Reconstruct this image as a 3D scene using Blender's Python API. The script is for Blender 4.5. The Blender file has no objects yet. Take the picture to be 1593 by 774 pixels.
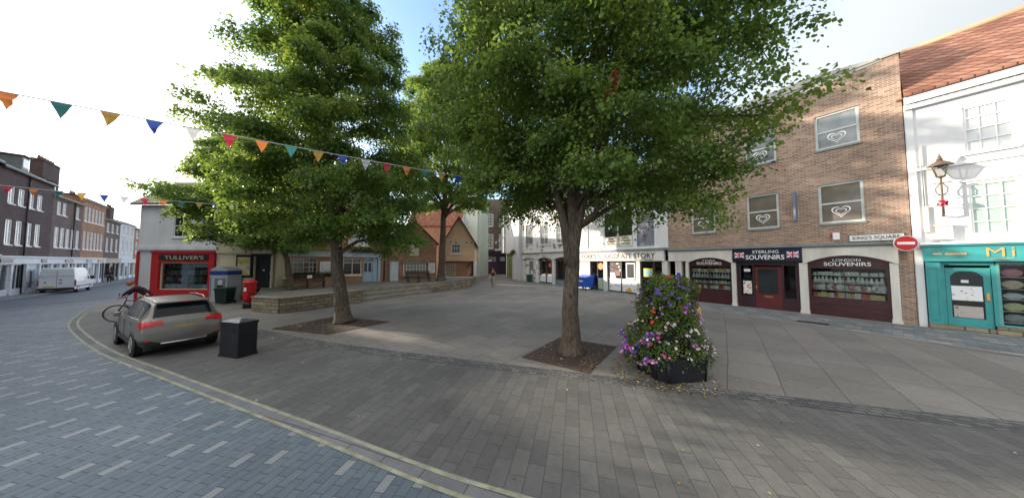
import bpy, bmesh, math, random
import numpy as np
from mathutils import Vector, Matrix
R = math.radians
SC = bpy.context.scene
COL = SC.collection
random.seed(7)

# ------------------------------------------------------------------ camera, sky, sun, exposure
cam_data = bpy.data.cameras.new("camera")
cam_data.sensor_width = 36.0
cam_data.lens = 405.0 / 1593.0 * 36.0
cam_data.clip_end = 3000.0
cam = bpy.data.objects.new("camera", cam_data)
COL.objects.link(cam)
cam.location = (0.0, 0.0, 2.5)
cam.rotation_euler = (R(90.0) + math.atan(19.0 / 405.0), 0.0, 0.0)
SC.camera = cam

SUN_AZ = math.atan2(-0.93, 0.36)          # clockwise from +Y
SUN_EL = R(14.0)
world = bpy.data.worlds.new("World")
SC.world = world
world.use_nodes = True
wn, wl = world.node_tree.nodes, world.node_tree.links
bg = wn["Background"]
sky = wn.new("ShaderNodeTexSky")
sky.sky_type = 'NISHITA'
sky.sun_disc = False
sky.sun_elevation = SUN_EL
sky.sun_rotation = SUN_AZ
sky.air_density = 1.0
sky.dust_density = 1.0
sky.ozone_density = 2.0
# thin bright cloud over most of the sky, brightest towards the sun, with one wide ragged opening of blue
def wnode(kind, **kw):
    nd = wn.new(kind)
    for k, v in kw.items(): setattr(nd, k, v)
    return nd
def wdot(vec, d):
    nd = wnode("ShaderNodeVectorMath", operation='DOT_PRODUCT'); nd.inputs[1].default_value = Vector(d).normalized()
    wl.new(vec, nd.inputs[0]); return nd.outputs["Value"]
def wrange(v, a, b, c, d):
    nd = wn.new("ShaderNodeMapRange"); nd.interpolation_type = 'SMOOTHSTEP'
    for k, x in zip(("From Min", "From Max", "To Min", "To Max"), (a, b, c, d)): nd.inputs[k].default_value = x
    wl.new(v, nd.inputs["Value"]); return nd.outputs["Result"]
def wmath(op, a, b):
    nd = wnode("ShaderNodeMath", operation=op)
    for i, x in enumerate((a, b)):
        if isinstance(x, (int, float)): nd.inputs[i].default_value = x
        else: wl.new(x, nd.inputs[i])
    return nd.outputs[0]
wtc = wn.new("ShaderNodeTexCoord"); WV = wtc.outputs["Generated"]
wno = wn.new("ShaderNodeTexNoise")
wno.inputs["Scale"].default_value = 2.2; wno.inputs["Detail"].default_value = 4.0; wno.inputs["Roughness"].default_value = 0.5
wl.new(WV, wno.inputs["Vector"])
opening = wmath('ADD', wdot(WV, (-0.05, 1.0, 1.0)), wmath('MULTIPLY', wmath('SUBTRACT', wno.outputs["Fac"], 0.5), 0.16))
cloud = wrange(opening, 0.62, 0.88, 0.97, 0.0)
bright = wrange(wdot(WV, (-0.93, 0.36, 0.25)), -0.7, 0.75, 0.0, 1.0)
wcol = wn.new("ShaderNodeMixRGB")
wcol.inputs["Color1"].default_value = (1.45, 1.56, 1.60, 1); wcol.inputs["Color2"].default_value = (5.2, 5.15, 4.95, 1)
wl.new(bright, wcol.inputs["Fac"])
wmix = wn.new("ShaderNodeMixRGB")
wl.new(cloud, wmix.inputs["Fac"]); wl.new(sky.outputs["Color"], wmix.inputs["Color1"]); wl.new(wcol.outputs["Color"], wmix.inputs["Color2"])
wl.new(wmix.outputs["Color"], bg.inputs["Color"])
bg.inputs["Strength"].default_value = 0.12

sun_data = bpy.data.lights.new("sun", 'SUN')
sun_data.energy = 2.3
sun_data.angle = R(0.6)
sun_data.color = (1.0, 0.86, 0.68)
sun = bpy.data.objects.new("sun", sun_data)
COL.objects.link(sun)
sdir = Vector((math.sin(SUN_AZ) * math.cos(SUN_EL), math.cos(SUN_AZ) * math.cos(SUN_EL), math.sin(SUN_EL)))
sun.rotation_euler = sdir.to_track_quat('Z', 'Y').to_euler()
sun.location = sdir * 60
SC.view_settings.view_transform = 'Standard'
SC.view_settings.look = 'None'
SC.view_settings.gamma = 1.0
SC.view_settings.use_curve_mapping = False
SC.view_settings.exposure = 2.05
SC.cycles.max_bounces = 8
SC.cycles.transparent_max_bounces = 12
SC.cycles.use_denoising = True


# ------------------------------------------------------------------ object helpers
def tag(o, label=None, cat=None, group=None, kind=None):
    if label: o["label"] = label
    if cat: o["category"] = cat
    if group: o["group"] = group
    if kind: o["kind"] = kind
    return o

def thing(name, label, cat, loc=(0, 0, 0), rotz=0.0, group=None):
    o = bpy.data.objects.new(name, None)
    COL.objects.link(o)
    o.location = loc
    o.rotation_euler = (0, 0, rotz)
    o.empty_display_size = 0.3
    return tag(o, label, cat, group)

def copy_tree(o, parent=None):
    c = o.copy()
    COL.objects.link(c)
    c.parent = parent
    for ch in o.children:
        copy_tree(ch, c)
    return c

class M:
    """collects shapes; build() links them as one mesh object"""
    def __init__(s):
        s.v, s.f, s.mi, s.sm = [], [], [], []
    def face(s, pts, m=0, smooth=False):
        n = len(s.v)
        s.v += [tuple(p) for p in pts]
        s.f.append(tuple(range(n, n + len(pts))))
        s.mi.append(m); s.sm.append(smooth)
    def box(s, x0, y0, z0, x1, y1, z1, m=0):
        n = len(s.v)
        s.v += [(x0, y0, z0), (x1, y0, z0), (x1, y1, z0), (x0, y1, z0), (x0, y0, z1), (x1, y0, z1), (x1, y1, z1), (x0, y1, z1)]
        for f in ((0, 3, 2, 1), (4, 5, 6, 7), (0, 1, 5, 4), (1, 2, 6, 5), (2, 3, 7, 6), (3, 0, 4, 7)):
            s.f.append(tuple(n + i for i in f)); s.mi.append(m); s.sm.append(False)
        return s
    def hexa(s, bot, top, m=0, smooth=False):
        """prism between two loops of the same length (3-D points)"""
        n = len(s.v); k = len(bot)
        s.v += [tuple(p) for p in bot] + [tuple(p) for p in top]
        s.f.append(tuple(n + i for i in reversed(range(k)))); s.mi.append(m); s.sm.append(False)
        s.f.append(tuple(n + k + i for i in range(k))); s.mi.append(m); s.sm.append(False)
        for i in range(k):
            j = (i + 1) % k
            s.f.append((n + i, n + j, n + k + j, n + k + i)); s.mi.append(m); s.sm.append(smooth)
        return s
    def prism_xz(s, poly, y0, y1, m=0):
        return s.hexa([(x, y0, z) for x, z in poly], [(x, y1, z) for x, z in poly], m)
    def prism_xy(s, poly, z0, z1, m=0):
        return s.hexa([(x, y, z0) for x, y in poly], [(x, y, z1) for x, y in poly], m)
    def prism_yz(s, poly, x0, x1, m=0):
        return s.hexa([(x0, y, z) for y, z in poly], [(x1, y, z) for y, z in poly], m)
    def tube(s, pts, rad, n=8, m=0, cap=True):
        pts = [Vector(p) for p in pts]
        if not hasattr(rad, '__len__'): rad = [rad] * len(pts)
        base = len(s.v); up = None
        for i, p in enumerate(pts):
            d = (pts[min(i + 1, len(pts) - 1)] - pts[max(i - 1, 0)]).normalized()
            if up is None:
                a = Vector((0, 0, 1)) if abs(d.z) < 0.9 else Vector((1, 0, 0))
                up = (a - d * a.dot(d)).normalized()
            else:
                up = (up - d * up.dot(d)).normalized()
            q = d.cross(up)
            for k in range(n):
                t = 2 * math.pi * k / n
                s.v.append(tuple(p + (up * math.cos(t) + q * math.sin(t)) * rad[i]))
        for i in range(len(pts) - 1):
            for k in range(n):
                a, b = base + i * n + k, base + i * n + (k + 1) % n
                s.f.append((a, b, b + n, a + n)); s.mi.append(m); s.sm.append(True)
        if cap:
            s.f.append(tuple(base + k for k in reversed(range(n)))); s.mi.append(m); s.sm.append(False)
            e = base + (len(pts) - 1) * n
            s.f.append(tuple(e + k for k in range(n))); s.mi.append(m); s.sm.append(False)
        return s
    def lathe(s, prof, n=16, c=(0, 0, 0), m=0, axis='z'):
        base = len(s.v)
        for r, z in prof:
            for k in range(n):
                t = 2 * math.pi * k / n
                a, b = r * math.cos(t), r * math.sin(t)
                p = (a, b, z) if axis == 'z' else ((a, z, b) if axis == 'y' else (z, a, b))
                s.v.append((c[0] + p[0], c[1] + p[1], c[2] + p[2]))
        for i in range(len(prof) - 1):
            for k in range(n):
                a, b = base + i * n + k, base + i * n + (k + 1) % n
                s.f.append((a, b, b + n, a + n)); s.mi.append(m); s.sm.append(True)
        s.f.append(tuple(base + k for k in range(n))); s.mi.append(m); s.sm.append(False)
        e = base + (len(prof) - 1) * n
        s.f.append(tuple(e + k for k in range(n))); s.mi.append(m); s.sm.append(False)
        return s
    def wall(s, x0, x1, z0, z1, ops, y=0.0, rev=0.14, m=0):
        """wall face in the xz plane with openings (a,b,c,d) = x0,x1,z0,z1 and their reveals"""
        xs = sorted({x0, x1} | {min(max(v, x0), x1) for o in ops for v in o[:2]})
        zs = sorted({z0, z1} | {min(max(v, z0), z1) for o in ops for v in o[2:]})
        for i in range(len(xs) - 1):
            for j in range(len(zs) - 1):
                cx, cz = (xs[i] + xs[i + 1]) / 2, (zs[j] + zs[j + 1]) / 2
                if any(o[0] < cx < o[1] and o[2] < cz < o[3] for o in ops): continue
                s.face([(xs[i], y, zs[j]), (xs[i + 1], y, zs[j]), (xs[i + 1], y, zs[j + 1]), (xs[i], y, zs[j + 1])], m)
        for a, b, c, d in ops:
            s.face([(a, y, c), (a, y + rev, c), (a, y + rev, d), (a, y, d)], m)
            s.face([(b, y, c), (b, y, d), (b, y + rev, d), (b, y + rev, c)], m)
            s.face([(a, y, d), (a, y + rev, d), (b, y + rev, d), (b, y, d)], m)
            s.face([(a, y, c), (b, y, c), (b, y + rev, c), (a, y + rev, c)], m)
        return s
    def build(s, name, mats, parent=None, bevel=0.0):
        me = bpy.data.meshes.new(name)
        me.from_pydata(s.v, [], s.f)
        if not isinstance(mats, (list, tuple)): mats = [mats]
        for m_ in mats: me.materials.append(m_)
        me.polygons.foreach_set("material_index", s.mi)
        me.polygons.foreach_set("use_smooth", s.sm)
        bm = bmesh.new(); bm.from_mesh(me)
        bmesh.ops.recalc_face_normals(bm, faces=bm.faces)
        bm.to_mesh(me); bm.free()
        me.update()
        o = bpy.data.objects.new(name, me)
        COL.objects.link(o)
        o.parent = parent
        if bevel:
            b = o.modifiers.new("bevel", 'BEVEL'); b.width = bevel; b.segments = 2; b.limit_method = 'ANGLE'; b.angle_limit = R(40)
        return o

def text(name, s, parent, x0, x1, z0, z1, y, m, bold=0.0, mats=None, idx=None, depth=0.012):
    """lettering fitted into the box x0..x1, z0..z1 on a board facing -Y at y"""
    cu = bpy.data.curves.new(name, 'FONT')
    cu.body = s; cu.size = 1.0; cu.extrude = 0.02; cu.offset = bold; cu.resolution_u = 3
    if mats:
        for mm in mats: cu.materials.append(mm)
        for i, ch in enumerate(s): cu.body_format[i].material_index = idx[i]
    else:
        cu.materials.append(m)
    tmp = bpy.data.objects.new(name, cu)
    COL.objects.link(tmp)
    dg = bpy.context.evaluated_depsgraph_get()
    me = bpy.data.meshes.new_from_object(tmp.evaluated_get(dg))
    bpy.data.objects.remove(tmp)
    n = len(me.vertices)
    co = np.empty(n * 3); me.vertices.foreach_get("co", co); co = co.reshape(-1, 3)
    lo, hi = co.min(0), co.max(0)
    out = np.empty_like(co)
    out[:, 0] = x0 + (co[:, 0] - lo[0]) / max(hi[0] - lo[0], 1e-6) * (x1 - x0)
    out[:, 2] = z0 + (co[:, 1] - lo[1]) / max(hi[1] - lo[1], 1e-6) * (z1 - z0)
    out[:, 1] = y - (co[:, 2] - lo[2]) / max(hi[2] - lo[2], 1e-6) * depth
    me.vertices.foreach_set("co", out.ravel()); me.update()
    o = bpy.data.objects.new(name, me)
    COL.objects.link(o)
    o.parent = parent
    return o


# ------------------------------------------------------------------ materials
_mats = {}
def _new(name):
    m = bpy.data.materials.new(name); m.use_nodes = True
    nt = m.node_tree
    return m, nt.nodes, nt.links, nt.nodes["Principled BSDF"]

def paint(name, c, rough=0.55, var=0.12, scale=3.0, metal=0.0, bump=0.0, bscale=40.0, spec=0.4, streak=False):
    """plain finish with uneven tone and slight dirt"""
    if name in _mats: return _mats[name]
    m, n, l, b = _new(name)
    tc = n.new("ShaderNodeTexCoord"); mp = n.new("ShaderNodeMapping")
    mp.inputs["Scale"].default_value = (1, 1, 0.25) if streak else (1, 1, 1)
    no = n.new("ShaderNodeTexNoise"); no.inputs["Scale"].default_value = scale; no.inputs["Detail"].default_value = 6
    no.inputs["Roughness"].default_value = 0.65
    rp = n.new("ShaderNodeValToRGB")
    rp.color_ramp.elements[0].position = 0.3; rp.color_ramp.elements[1].position = 0.7
    rp.color_ramp.elements[0].color = (*[x * (1 - var) for x in c], 1)
    rp.color_ramp.elements[1].color = (*[min(1, x * (1 + var * 0.6)) for x in c], 1)
    l.new(tc.outputs["Object"], mp.inputs["Vector"]); l.new(mp.outputs["Vector"], no.inputs["Vector"])
    l.new(no.outputs["Fac"], rp.inputs["Fac"]); l.new(rp.outputs["Color"], b.inputs["Base Color"])
    b.inputs["Roughness"].default_value = rough; b.inputs["Metallic"].default_value = metal
    b.inputs["Specular IOR Level"].default_value = spec
    if bump:
        nb = n.new("ShaderNodeTexNoise"); nb.inputs["Scale"].default_value = bscale; nb.inputs["Detail"].default_value = 5
        bp = n.new("ShaderNodeBump"); bp.inputs["Strength"].default_value = bump; bp.inputs["Distance"].default_value = 0.02
        l.new(mp.outputs["Vector"], nb.inputs["Vector"]); l.new(nb.outputs["Fac"], bp.inputs["Height"])
        l.new(bp.outputs["Normal"], b.inputs["Normal"])
    _mats[name] = m
    return m

def brick(name, c1, c2, mortar, bw=0.225, bh=0.075, ms=0.01, flat=False, rot=0.0, rough=0.85, var=0.3, nscale=1.2,
          bump=0.35, offset=0.5, accent=None, acc_at=0.8, lattice=False, squash=False, spec=0.3, rowvar=False):
    """courses of units in the facade plane (or on the ground when flat) with a tone of their own for each unit"""
    if name in _mats: return _mats[name]
    m, n, l, b = _new(name)
    tc = n.new("ShaderNodeTexCoord")
    if flat:
        mp = n.new("ShaderNodeMapping"); mp.inputs["Rotation"].default_value = (0, 0, rot)
        l.new(tc.outputs["Object"], mp.inputs["Vector"]); vec = mp.outputs["Vector"]
    else:
        sp = n.new("ShaderNodeSeparateXYZ"); ad = n.new("ShaderNodeMath"); ad.operation = 'ADD'
        cb = n.new("ShaderNodeCombineXYZ")
        l.new(tc.outputs["Object"], sp.inputs[0]); l.new(sp.outputs["X"], ad.inputs[0]); l.new(sp.outputs["Y"], ad.inputs[1])
        l.new(ad.outputs[0], cb.inputs["X"]); l.new(sp.outputs["Z"], cb.inputs["Y"]); vec = cb.outputs[0]
    wob = n.new("ShaderNodeTexNoise"); wob.inputs["Scale"].default_value = 3.0 / bw * 0.12; wob.inputs["Detail"].default_value = 2
    wm = n.new("ShaderNodeMixRGB"); wm.blend_type = 'LINEAR_LIGHT'; wm.inputs["Fac"].default_value = 0.035 * bh / 0.075 * 0.25
    l.new(vec, wob.inputs["Vector"]); l.new(vec, wm.inputs["Color1"]); l.new(wob.outputs["Color"], wm.inputs["Color2"])
    br = n.new("ShaderNodeTexBrick")
    br.offset = offset
    br.inputs["Scale"].default_value = 1.0
    br.inputs["Color1"].default_value = (0, 0, 0, 1); br.inputs["Color2"].default_value = (1, 1, 1, 1)
    br.inputs["Mortar"].default_value = (0.5, 0.5, 0.5, 1)
    br.inputs["Mortar Size"].default_value = ms; br.inputs["Mortar Smooth"].default_value = 0.35
    br.inputs["Brick Width"].default_value = bw; br.inputs["Row Height"].default_value = bh
    l.new(wm.outputs["Color"], br.inputs["Vector"])
    rp = n.new("ShaderNodeValToRGB")
    e = rp.color_ramp.elements
    e[0].position = 0.0; e[0].color = (*c1, 1); e[1].position = 1.0 if accent is None else acc_at - 0.01; e[1].color = (*c2, 1)
    if accent is not None:
        k = e.new(acc_at); k.color = (*accent, 1)
    l.new(br.outputs["Color"], rp.inputs["Fac"])
    tone = rp.outputs["Color"]
    if lattice:                                   # pale units laid at intervals along each course, some left out
        def mt(op, a, b_=None):
            q = n.new("ShaderNodeMath"); q.operation = op
            for i_, x_ in enumerate((a, b_)):
                if x_ is None: continue
                if isinstance(x_, (int, float)): q.inputs[i_].default_value = x_
                else: l.new(x_, q.inputs[i_])
            return q.outputs[0]
        s2 = n.new("ShaderNodeSeparateXYZ"); l.new(wm.outputs["Color"], s2.inputs[0])
        jj = mt('FLOOR', mt('DIVIDE', s2.outputs["Y"], bh))
        par = mt('FLOORED_MODULO', jj, 2.0)
        ii = mt('FLOOR', mt('DIVIDE', mt('ADD', s2.outputs["X"], mt('MULTIPLY', mt('SUBTRACT', 1.0, par), bw * offset)), bw))
        key = mt('FLOORED_MODULO', mt('ADD', ii, mt('MULTIPLY', jj, 3.0)), 8.0)
        hit_ = mt('LESS_THAN', key, 0.5)
        cv = n.new("ShaderNodeCombineXYZ"); l.new(ii, cv.inputs[0]); l.new(jj, cv.inputs[1])
        wnz = n.new("ShaderNodeTexWhiteNoise"); l.new(cv.outputs[0], wnz.inputs["Vector"])
        both = mt('MULTIPLY', hit_, mt('LESS_THAN', wnz.outputs["Value"], 0.80))
        ac = n.new("ShaderNodeMixRGB"); ac.inputs["Color2"].default_value = (*lattice, 1)
        l.new(both, ac.inputs["Fac"]); l.new(tone, ac.inputs["Color1"]); tone = ac.outputs["Color"]
    if flat:                                      # wear: small blotches and specks trodden into the surface
        wn1 = n.new("ShaderNodeTexNoise"); wn1.inputs["Scale"].default_value = 9.0; wn1.inputs["Detail"].default_value = 8; wn1.inputs["Roughness"].default_value = 0.75
        l.new(vec, wn1.inputs["Vector"])
        wr1 = n.new("ShaderNodeMapRange"); wr1.inputs["From Min"].default_value = 0.3; wr1.inputs["From Max"].default_value = 0.7
        wr1.inputs["To Min"].default_value = 0.84; wr1.inputs["To Max"].default_value = 1.12; l.new(wn1.outputs["Fac"], wr1.inputs["Value"])
        vsp = n.new("ShaderNodeTexVoronoi"); vsp.inputs["Scale"].default_value = 2.6; l.new(vec, vsp.inputs["Vector"])
        vr = n.new("ShaderNodeMapRange"); vr.inputs["From Min"].default_value = 0.035; vr.inputs["From Max"].default_value = 0.06
        vr.inputs["To Min"].default_value = 0.62; vr.inputs["To Max"].default_value = 1.0; l.new(vsp.outputs["Distance"], vr.inputs["Value"])
        big = n.new("ShaderNodeTexNoise"); big.inputs["Scale"].default_value = 0.16; big.inputs["Detail"].default_value = 4; l.new(vec, big.inputs["Vector"])
        bgr = n.new("ShaderNodeMapRange"); bgr.inputs["From Min"].default_value = 0.35; bgr.inputs["From Max"].default_value = 0.65
        bgr.inputs["To Min"].default_value = 0.86; bgr.inputs["To Max"].default_value = 1.12; l.new(big.outputs["Fac"], bgr.inputs["Value"])
        q1 = n.new("ShaderNodeMath"); q1.operation = 'MULTIPLY'; l.new(wr1.outputs[0], q1.inputs[0]); l.new(vr.outputs[0], q1.inputs[1])
        q2 = n.new("ShaderNodeMath"); q2.operation = 'MULTIPLY'; l.new(q1.outputs[0], q2.inputs[0]); l.new(bgr.outputs[0], q2.inputs[1])
        tm = n.new("ShaderNodeMixRGB"); tm.blend_type = 'MULTIPLY'; tm.inputs["Fac"].default_value = 1.0
        l.new(tone, tm.inputs["Color1"]); l.new(q2.outputs[0], tm.inputs["Color2"]); tone = tm.outputs["Color"]
    no = n.new("ShaderNodeTexNoise"); no.inputs["Scale"].default_value = nscale; no.inputs["Detail"].default_value = 7
    no.inputs["Roughness"].default_value = 0.62
    l.new(vec, no.inputs["Vector"])
    mr = n.new("ShaderNodeMapRange"); mr.inputs["From Min"].default_value = 0.25; mr.inputs["From Max"].default_value = 0.75
    mr.inputs["To Min"].default_value = 1 - var; mr.inputs["To Max"].default_value = 1 + var * 0.7
    l.new(no.outputs["Fac"], mr.inputs["Value"])
    mu = n.new("ShaderNodeMixRGB"); mu.blend_type = 'MULTIPLY'; mu.inputs["Fac"].default_value = 1.0
    mm = n.new("ShaderNodeMixRGB"); mm.inputs["Color2"].default_value = (*mortar, 1)
    l.new(br.outputs["Fac"], mm.inputs["Fac"]); l.new(tone, mm.inputs["Color1"])
    l.new(mm.outputs["Color"], mu.inputs["Color1"]); l.new(mr.outputs["Result"], mu.inputs["Color2"])
    l.new(mu.outputs["Color"], b.inputs["Base Color"])
    b.inputs["Roughness"].default_value = rough; b.inputs["Specular IOR Level"].default_value = spec
    fine = n.new("ShaderNodeTexNoise"); fine.inputs["Scale"].default_value = 30; fine.inputs["Detail"].default_value = 6
    l.new(vec, fine.inputs["Vector"])
    sb = n.new("ShaderNodeMath"); sb.operation = 'MULTIPLY_ADD'; sb.inputs[1].default_value = 0.35
    iv = n.new("ShaderNodeMath"); iv.operation = 'SUBTRACT'; iv.inputs[0].default_value = 1.0
    l.new(br.outputs["Fac"], iv.inputs[1]); l.new(fine.outputs["Fac"], sb.inputs[0]); l.new(iv.outputs[0], sb.inputs[2])
    bp = n.new("ShaderNodeBump"); bp.inputs["Strength"].default_value = bump; bp.inputs["Distance"].default_value = 0.012
    l.new(sb.outputs[0], bp.inputs["Height"]); l.new(bp.outputs["Normal"], b.inputs["Normal"])
    _mats[name] = m
    return m

def peeling(name, c_paint, c_under, thr=0.56, scale=1.3):
    m, n, l, b = _new(name)
    tc = n.new("ShaderNodeTexCoord")
    no = n.new("ShaderNodeTexNoise"); no.inputs["Scale"].default_value = scale; no.inputs["Detail"].default_value = 9; no.inputs["Roughness"].default_value = 0.66
    rp = n.new("ShaderNodeValToRGB"); rp.color_ramp.elements[0].position = thr; rp.color_ramp.elements[1].position = thr + 0.015
    rp.color_ramp.elements[0].color = (*c_paint, 1); rp.color_ramp.elements[1].color = (*c_under, 1)
    n2 = n.new("ShaderNodeTexNoise"); n2.inputs["Scale"].default_value = 14; n2.inputs["Detail"].default_value = 5
    mr = n.new("ShaderNodeMapRange"); mr.inputs["To Min"].default_value = 0.75; mr.inputs["To Max"].default_value = 1.15
    mu = n.new("ShaderNodeMixRGB"); mu.blend_type = 'MULTIPLY'; mu.inputs["Fac"].default_value = 1
    l.new(tc.outputs["Object"], no.inputs["Vector"]); l.new(tc.outputs["Object"], n2.inputs["Vector"])
    l.new(no.outputs["Fac"], rp.inputs["Fac"]); l.new(n2.outputs["Fac"], mr.inputs["Value"])
    l.new(rp.outputs["Color"], mu.inputs["Color1"]); l.new(mr.outputs["Result"], mu.inputs["Color2"])
    l.new(mu.outputs["Color"], b.inputs["Base Color"]); b.inputs["Roughness"].default_value = 0.85
    bp = n.new("ShaderNodeBump"); bp.inputs["Strength"].default_value = 0.4; bp.inputs["Distance"].default_value = 0.02
    bp.invert = True
    l.new(rp.outputs["Color"], bp.inputs["Height"]); l.new(bp.outputs["Normal"], b.inputs["Normal"])
    return m

def leaf_mat(name, dark, light, trans=0.35, yellow=False):
    m, n, l, b = _new(name)
    geo = n.new("ShaderNodeNewGeometry"); tc = n.new("ShaderNodeTexCoord")
    no = n.new("ShaderNodeTexNoise"); no.inputs["Scale"].default_value = 0.9; no.inputs["Detail"].default_value = 3
    ad = n.new("ShaderNodeMath"); ad.operation = 'MULTIPLY_ADD'; ad.inputs[1].default_value = 0.55
    sb = n.new("ShaderNodeMath"); sb.operation = 'MULTIPLY_ADD'; sb.inputs[1].default_value = 1.4; sb.inputs[2].default_value = -0.48
    l.new(tc.outputs["Object"], no.inputs["Vector"]); l.new(no.outputs["Fac"], sb.inputs[0])
    l.new(geo.outputs["Random Per Island"], ad.inputs[0]); l.new(sb.outputs[0], ad.inputs[2])
    rp = n.new("ShaderNodeValToRGB")
    rp.color_ramp.elements[0].color = (*dark, 1); rp.color_ramp.elements[1].color = (*light, 1)
    if yellow:
        rp.color_ramp.elements[1].position = 0.78; ye = rp.color_ramp.elements.new(1.0); ye.color = (light[0] * 1.55, light[1] * 1.05, light[2] * 0.9, 1)
    l.new(ad.outputs[0], rp.inputs["Fac"])
    l.new(rp.outputs["Color"], b.inputs["Base Color"]); b.inputs["Roughness"].default_value = 0.5
    b.inputs["Specular IOR Level"].default_value = 0.35
    tr = n.new("ShaderNodeBsdfTranslucent")
    hs = n.new("ShaderNodeHueSaturation"); hs.inputs["Hue"].default_value = 0.475; hs.inputs["Saturation"].default_value = 1.1; hs.inputs["Value"].default_value = 1.9
    l.new(rp.outputs["Color"], hs.inputs["Color"]); l.new(hs.outputs["Color"], tr.inputs["Color"])
    mx = n.new("ShaderNodeMixShader"); mx.inputs["Fac"].default_value = trans
    l.new(b.outputs[0], mx.inputs[1]); l.new(tr.outputs[0], mx.inputs[2])
    l.new(mx.outputs[0], n["Material Output"].inputs["Surface"])
    return m

def clear_glass(name, tint=(0.85, 0.9, 0.9), gloss=0.16):
    m, n, l, b = _new(name)
    n.remove(b)
    t = n.new("ShaderNodeBsdfTransparent"); t.inputs["Color"].default_value = (*tint, 1)
    g_ = n.new("ShaderNodeBsdfGlossy"); g_.inputs["Roughness"].default_value = 0.03
    fr = n.new("ShaderNodeFresnel"); fr.inputs["IOR"].default_value = 1.5
    ad = n.new("ShaderNodeMath"); ad.operation = 'MULTIPLY_ADD'; ad.inputs[1].default_value = 0.75; ad.inputs[2].default_value = gloss * 0.05
    l.new(fr.outputs[0], ad.inputs[0])
    mx = n.new("ShaderNodeMixShader")
    l.new(ad.outputs[0], mx.inputs[0]); l.new(t.outputs[0], mx.inputs[1]); l.new(g_.outputs[0], mx.inputs[2])
    l.new(mx.outputs[0], n["Material Output"].inputs["Surface"])
    return m

def print_mat(name, base, cols, scale=6.0, thr=0.35, dim=2):
    """printed picture: soft coloured shapes scattered on a plain base"""
    m, n, l, b = _new(name)
    tc = n.new("ShaderNodeTexCoord")
    vo = n.new("ShaderNodeTexVoronoi"); vo.inputs["Scale"].default_value = scale
    sp = n.new("ShaderNodeSeparateColor")
    rp = n.new("ShaderNodeValToRGB"); rp.color_ramp.interpolation = 'CONSTANT'
    e = rp.color_ramp.elements
    k = len(cols)
    e[0].color = (*cols[0], 1); e[1].position = 1.0 / k; e[1].color = (*cols[1 % k], 1)
    for i in range(2, k):
        q = e.new(i / k); q.color = (*cols[i], 1)
    lt = n.new("ShaderNodeMath"); lt.operation = 'LESS_THAN'; lt.inputs[1].default_value = thr
    mx = n.new("ShaderNodeMixRGB"); mx.inputs["Color1"].default_value = (*base, 1)
    l.new(tc.outputs["Object"], vo.inputs["Vector"]); l.new(vo.outputs["Color"], sp.inputs[0])
    l.new(sp.outputs["Red"], rp.inputs["Fac"]); l.new(vo.outputs["Distance"], lt.inputs[0])
    l.new(lt.outputs[0], mx.inputs["Fac"]); l.new(rp.outputs["Color"], mx.inputs["Color2"])
    l.new(mx.outputs["Color"], b.inputs["Base Color"]); b.inputs["Roughness"].default_value = 0.35
    return m

WHITE = paint("white_paint", (0.78, 0.79, 0.80), var=0.1, scale=1.2)
WHITE_R = paint("white_render", (0.68, 0.69, 0.71), rough=0.8, var=0.16, scale=0.8, bump=0.15, streak=True)
OFFW = paint("aged_white_render", (0.66, 0.67, 0.68), rough=0.85, var=0.2, scale=0.9, bump=0.2, streak=True)
STONE_W = paint("pale_stone", (0.62, 0.60, 0.55), rough=0.8, var=0.2, scale=1.6, bump=0.2, streak=True)
CREAM = paint("cream_render", (0.62, 0.55, 0.40), rough=0.85, var=0.18, scale=1.0, bump=0.2, streak=True)
PINK = paint("pink_render", (0.70, 0.48, 0.32), rough=0.85, var=0.16, scale=0.9, bump=0.2)
PALEGREEN = paint("pale_green_render", (0.58, 0.64, 0.57), rough=0.85, var=0.15, scale=0.8, streak=True)
GREY_METAL = paint("grey_green_metal", (0.32, 0.36, 0.35), rough=0.45, var=0.15)
FRAME_G = paint("pale_grey_frame", (0.50, 0.54, 0.54), rough=0.4, var=0.12)
DARKFRAME = paint("dark_frame", (0.05, 0.06, 0.07), rough=0.4)
BLACKP = paint("black_paint", (0.018, 0.018, 0.022), rough=0.4, var=0.2)
MAROON = paint("maroon_paint", (0.055, 0.016, 0.020), rough=0.35, var=0.25, scale=5)
DKMAROON = paint("dark_plum_paint", (0.045, 0.020, 0.028), rough=0.4, var=0.2)
PURPLE = paint("purple_paint", (0.045, 0.018, 0.05), rough=0.4)
TEAL = paint("teal_paint", (0.042, 0.30, 0.31), rough=0.4, var=0.16, scale=2.5)
TEAL_L = paint("pale_teal_paint", (0.10, 0.34, 0.32), rough=0.4, var=0.16, scale=2.5)
GOLD = paint("gold_lettering", (0.62, 0.42, 0.16), rough=0.35, metal=0.4)
BRASS = paint("brass", (0.6, 0.36, 0.1), rough=0.3, metal=0.9)
SIGNRED = paint("sign_red", (0.50, 0.018, 0.022), rough=0.35, var=0.08)
SHOPRED = paint("shop_red_paint", (0.50, 0.022, 0.022), rough=0.4, var=0.15)
NAVY = paint("navy_sign", (0.012, 0.016, 0.04), rough=0.35)
BLUE = paint("bright_blue_plastic", (0.02, 0.10, 0.55), rough=0.4, var=0.1)
PALEBLUE = paint("pale_blue_paint", (0.36, 0.48, 0.60), rough=0.45, var=0.1)
OLIVE = paint("olive_green_paint", (0.20, 0.24, 0.07), rough=0.5)
CREAMF = paint("cream_frame", (0.66, 0.60, 0.46), rough=0.5)
WOOD = paint("dark_wood", (0.045, 0.028, 0.018), rough=0.6, var=0.35, scale=6)
LEAD = paint("lead_grey", (0.20, 0.23, 0.23), rough=0.55, var=0.2)
GLASS = paint("dark_window_glass", (0.025, 0.03, 0.032), rough=0.06, var=0.3, scale=0.7, spec=0.6)
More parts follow.
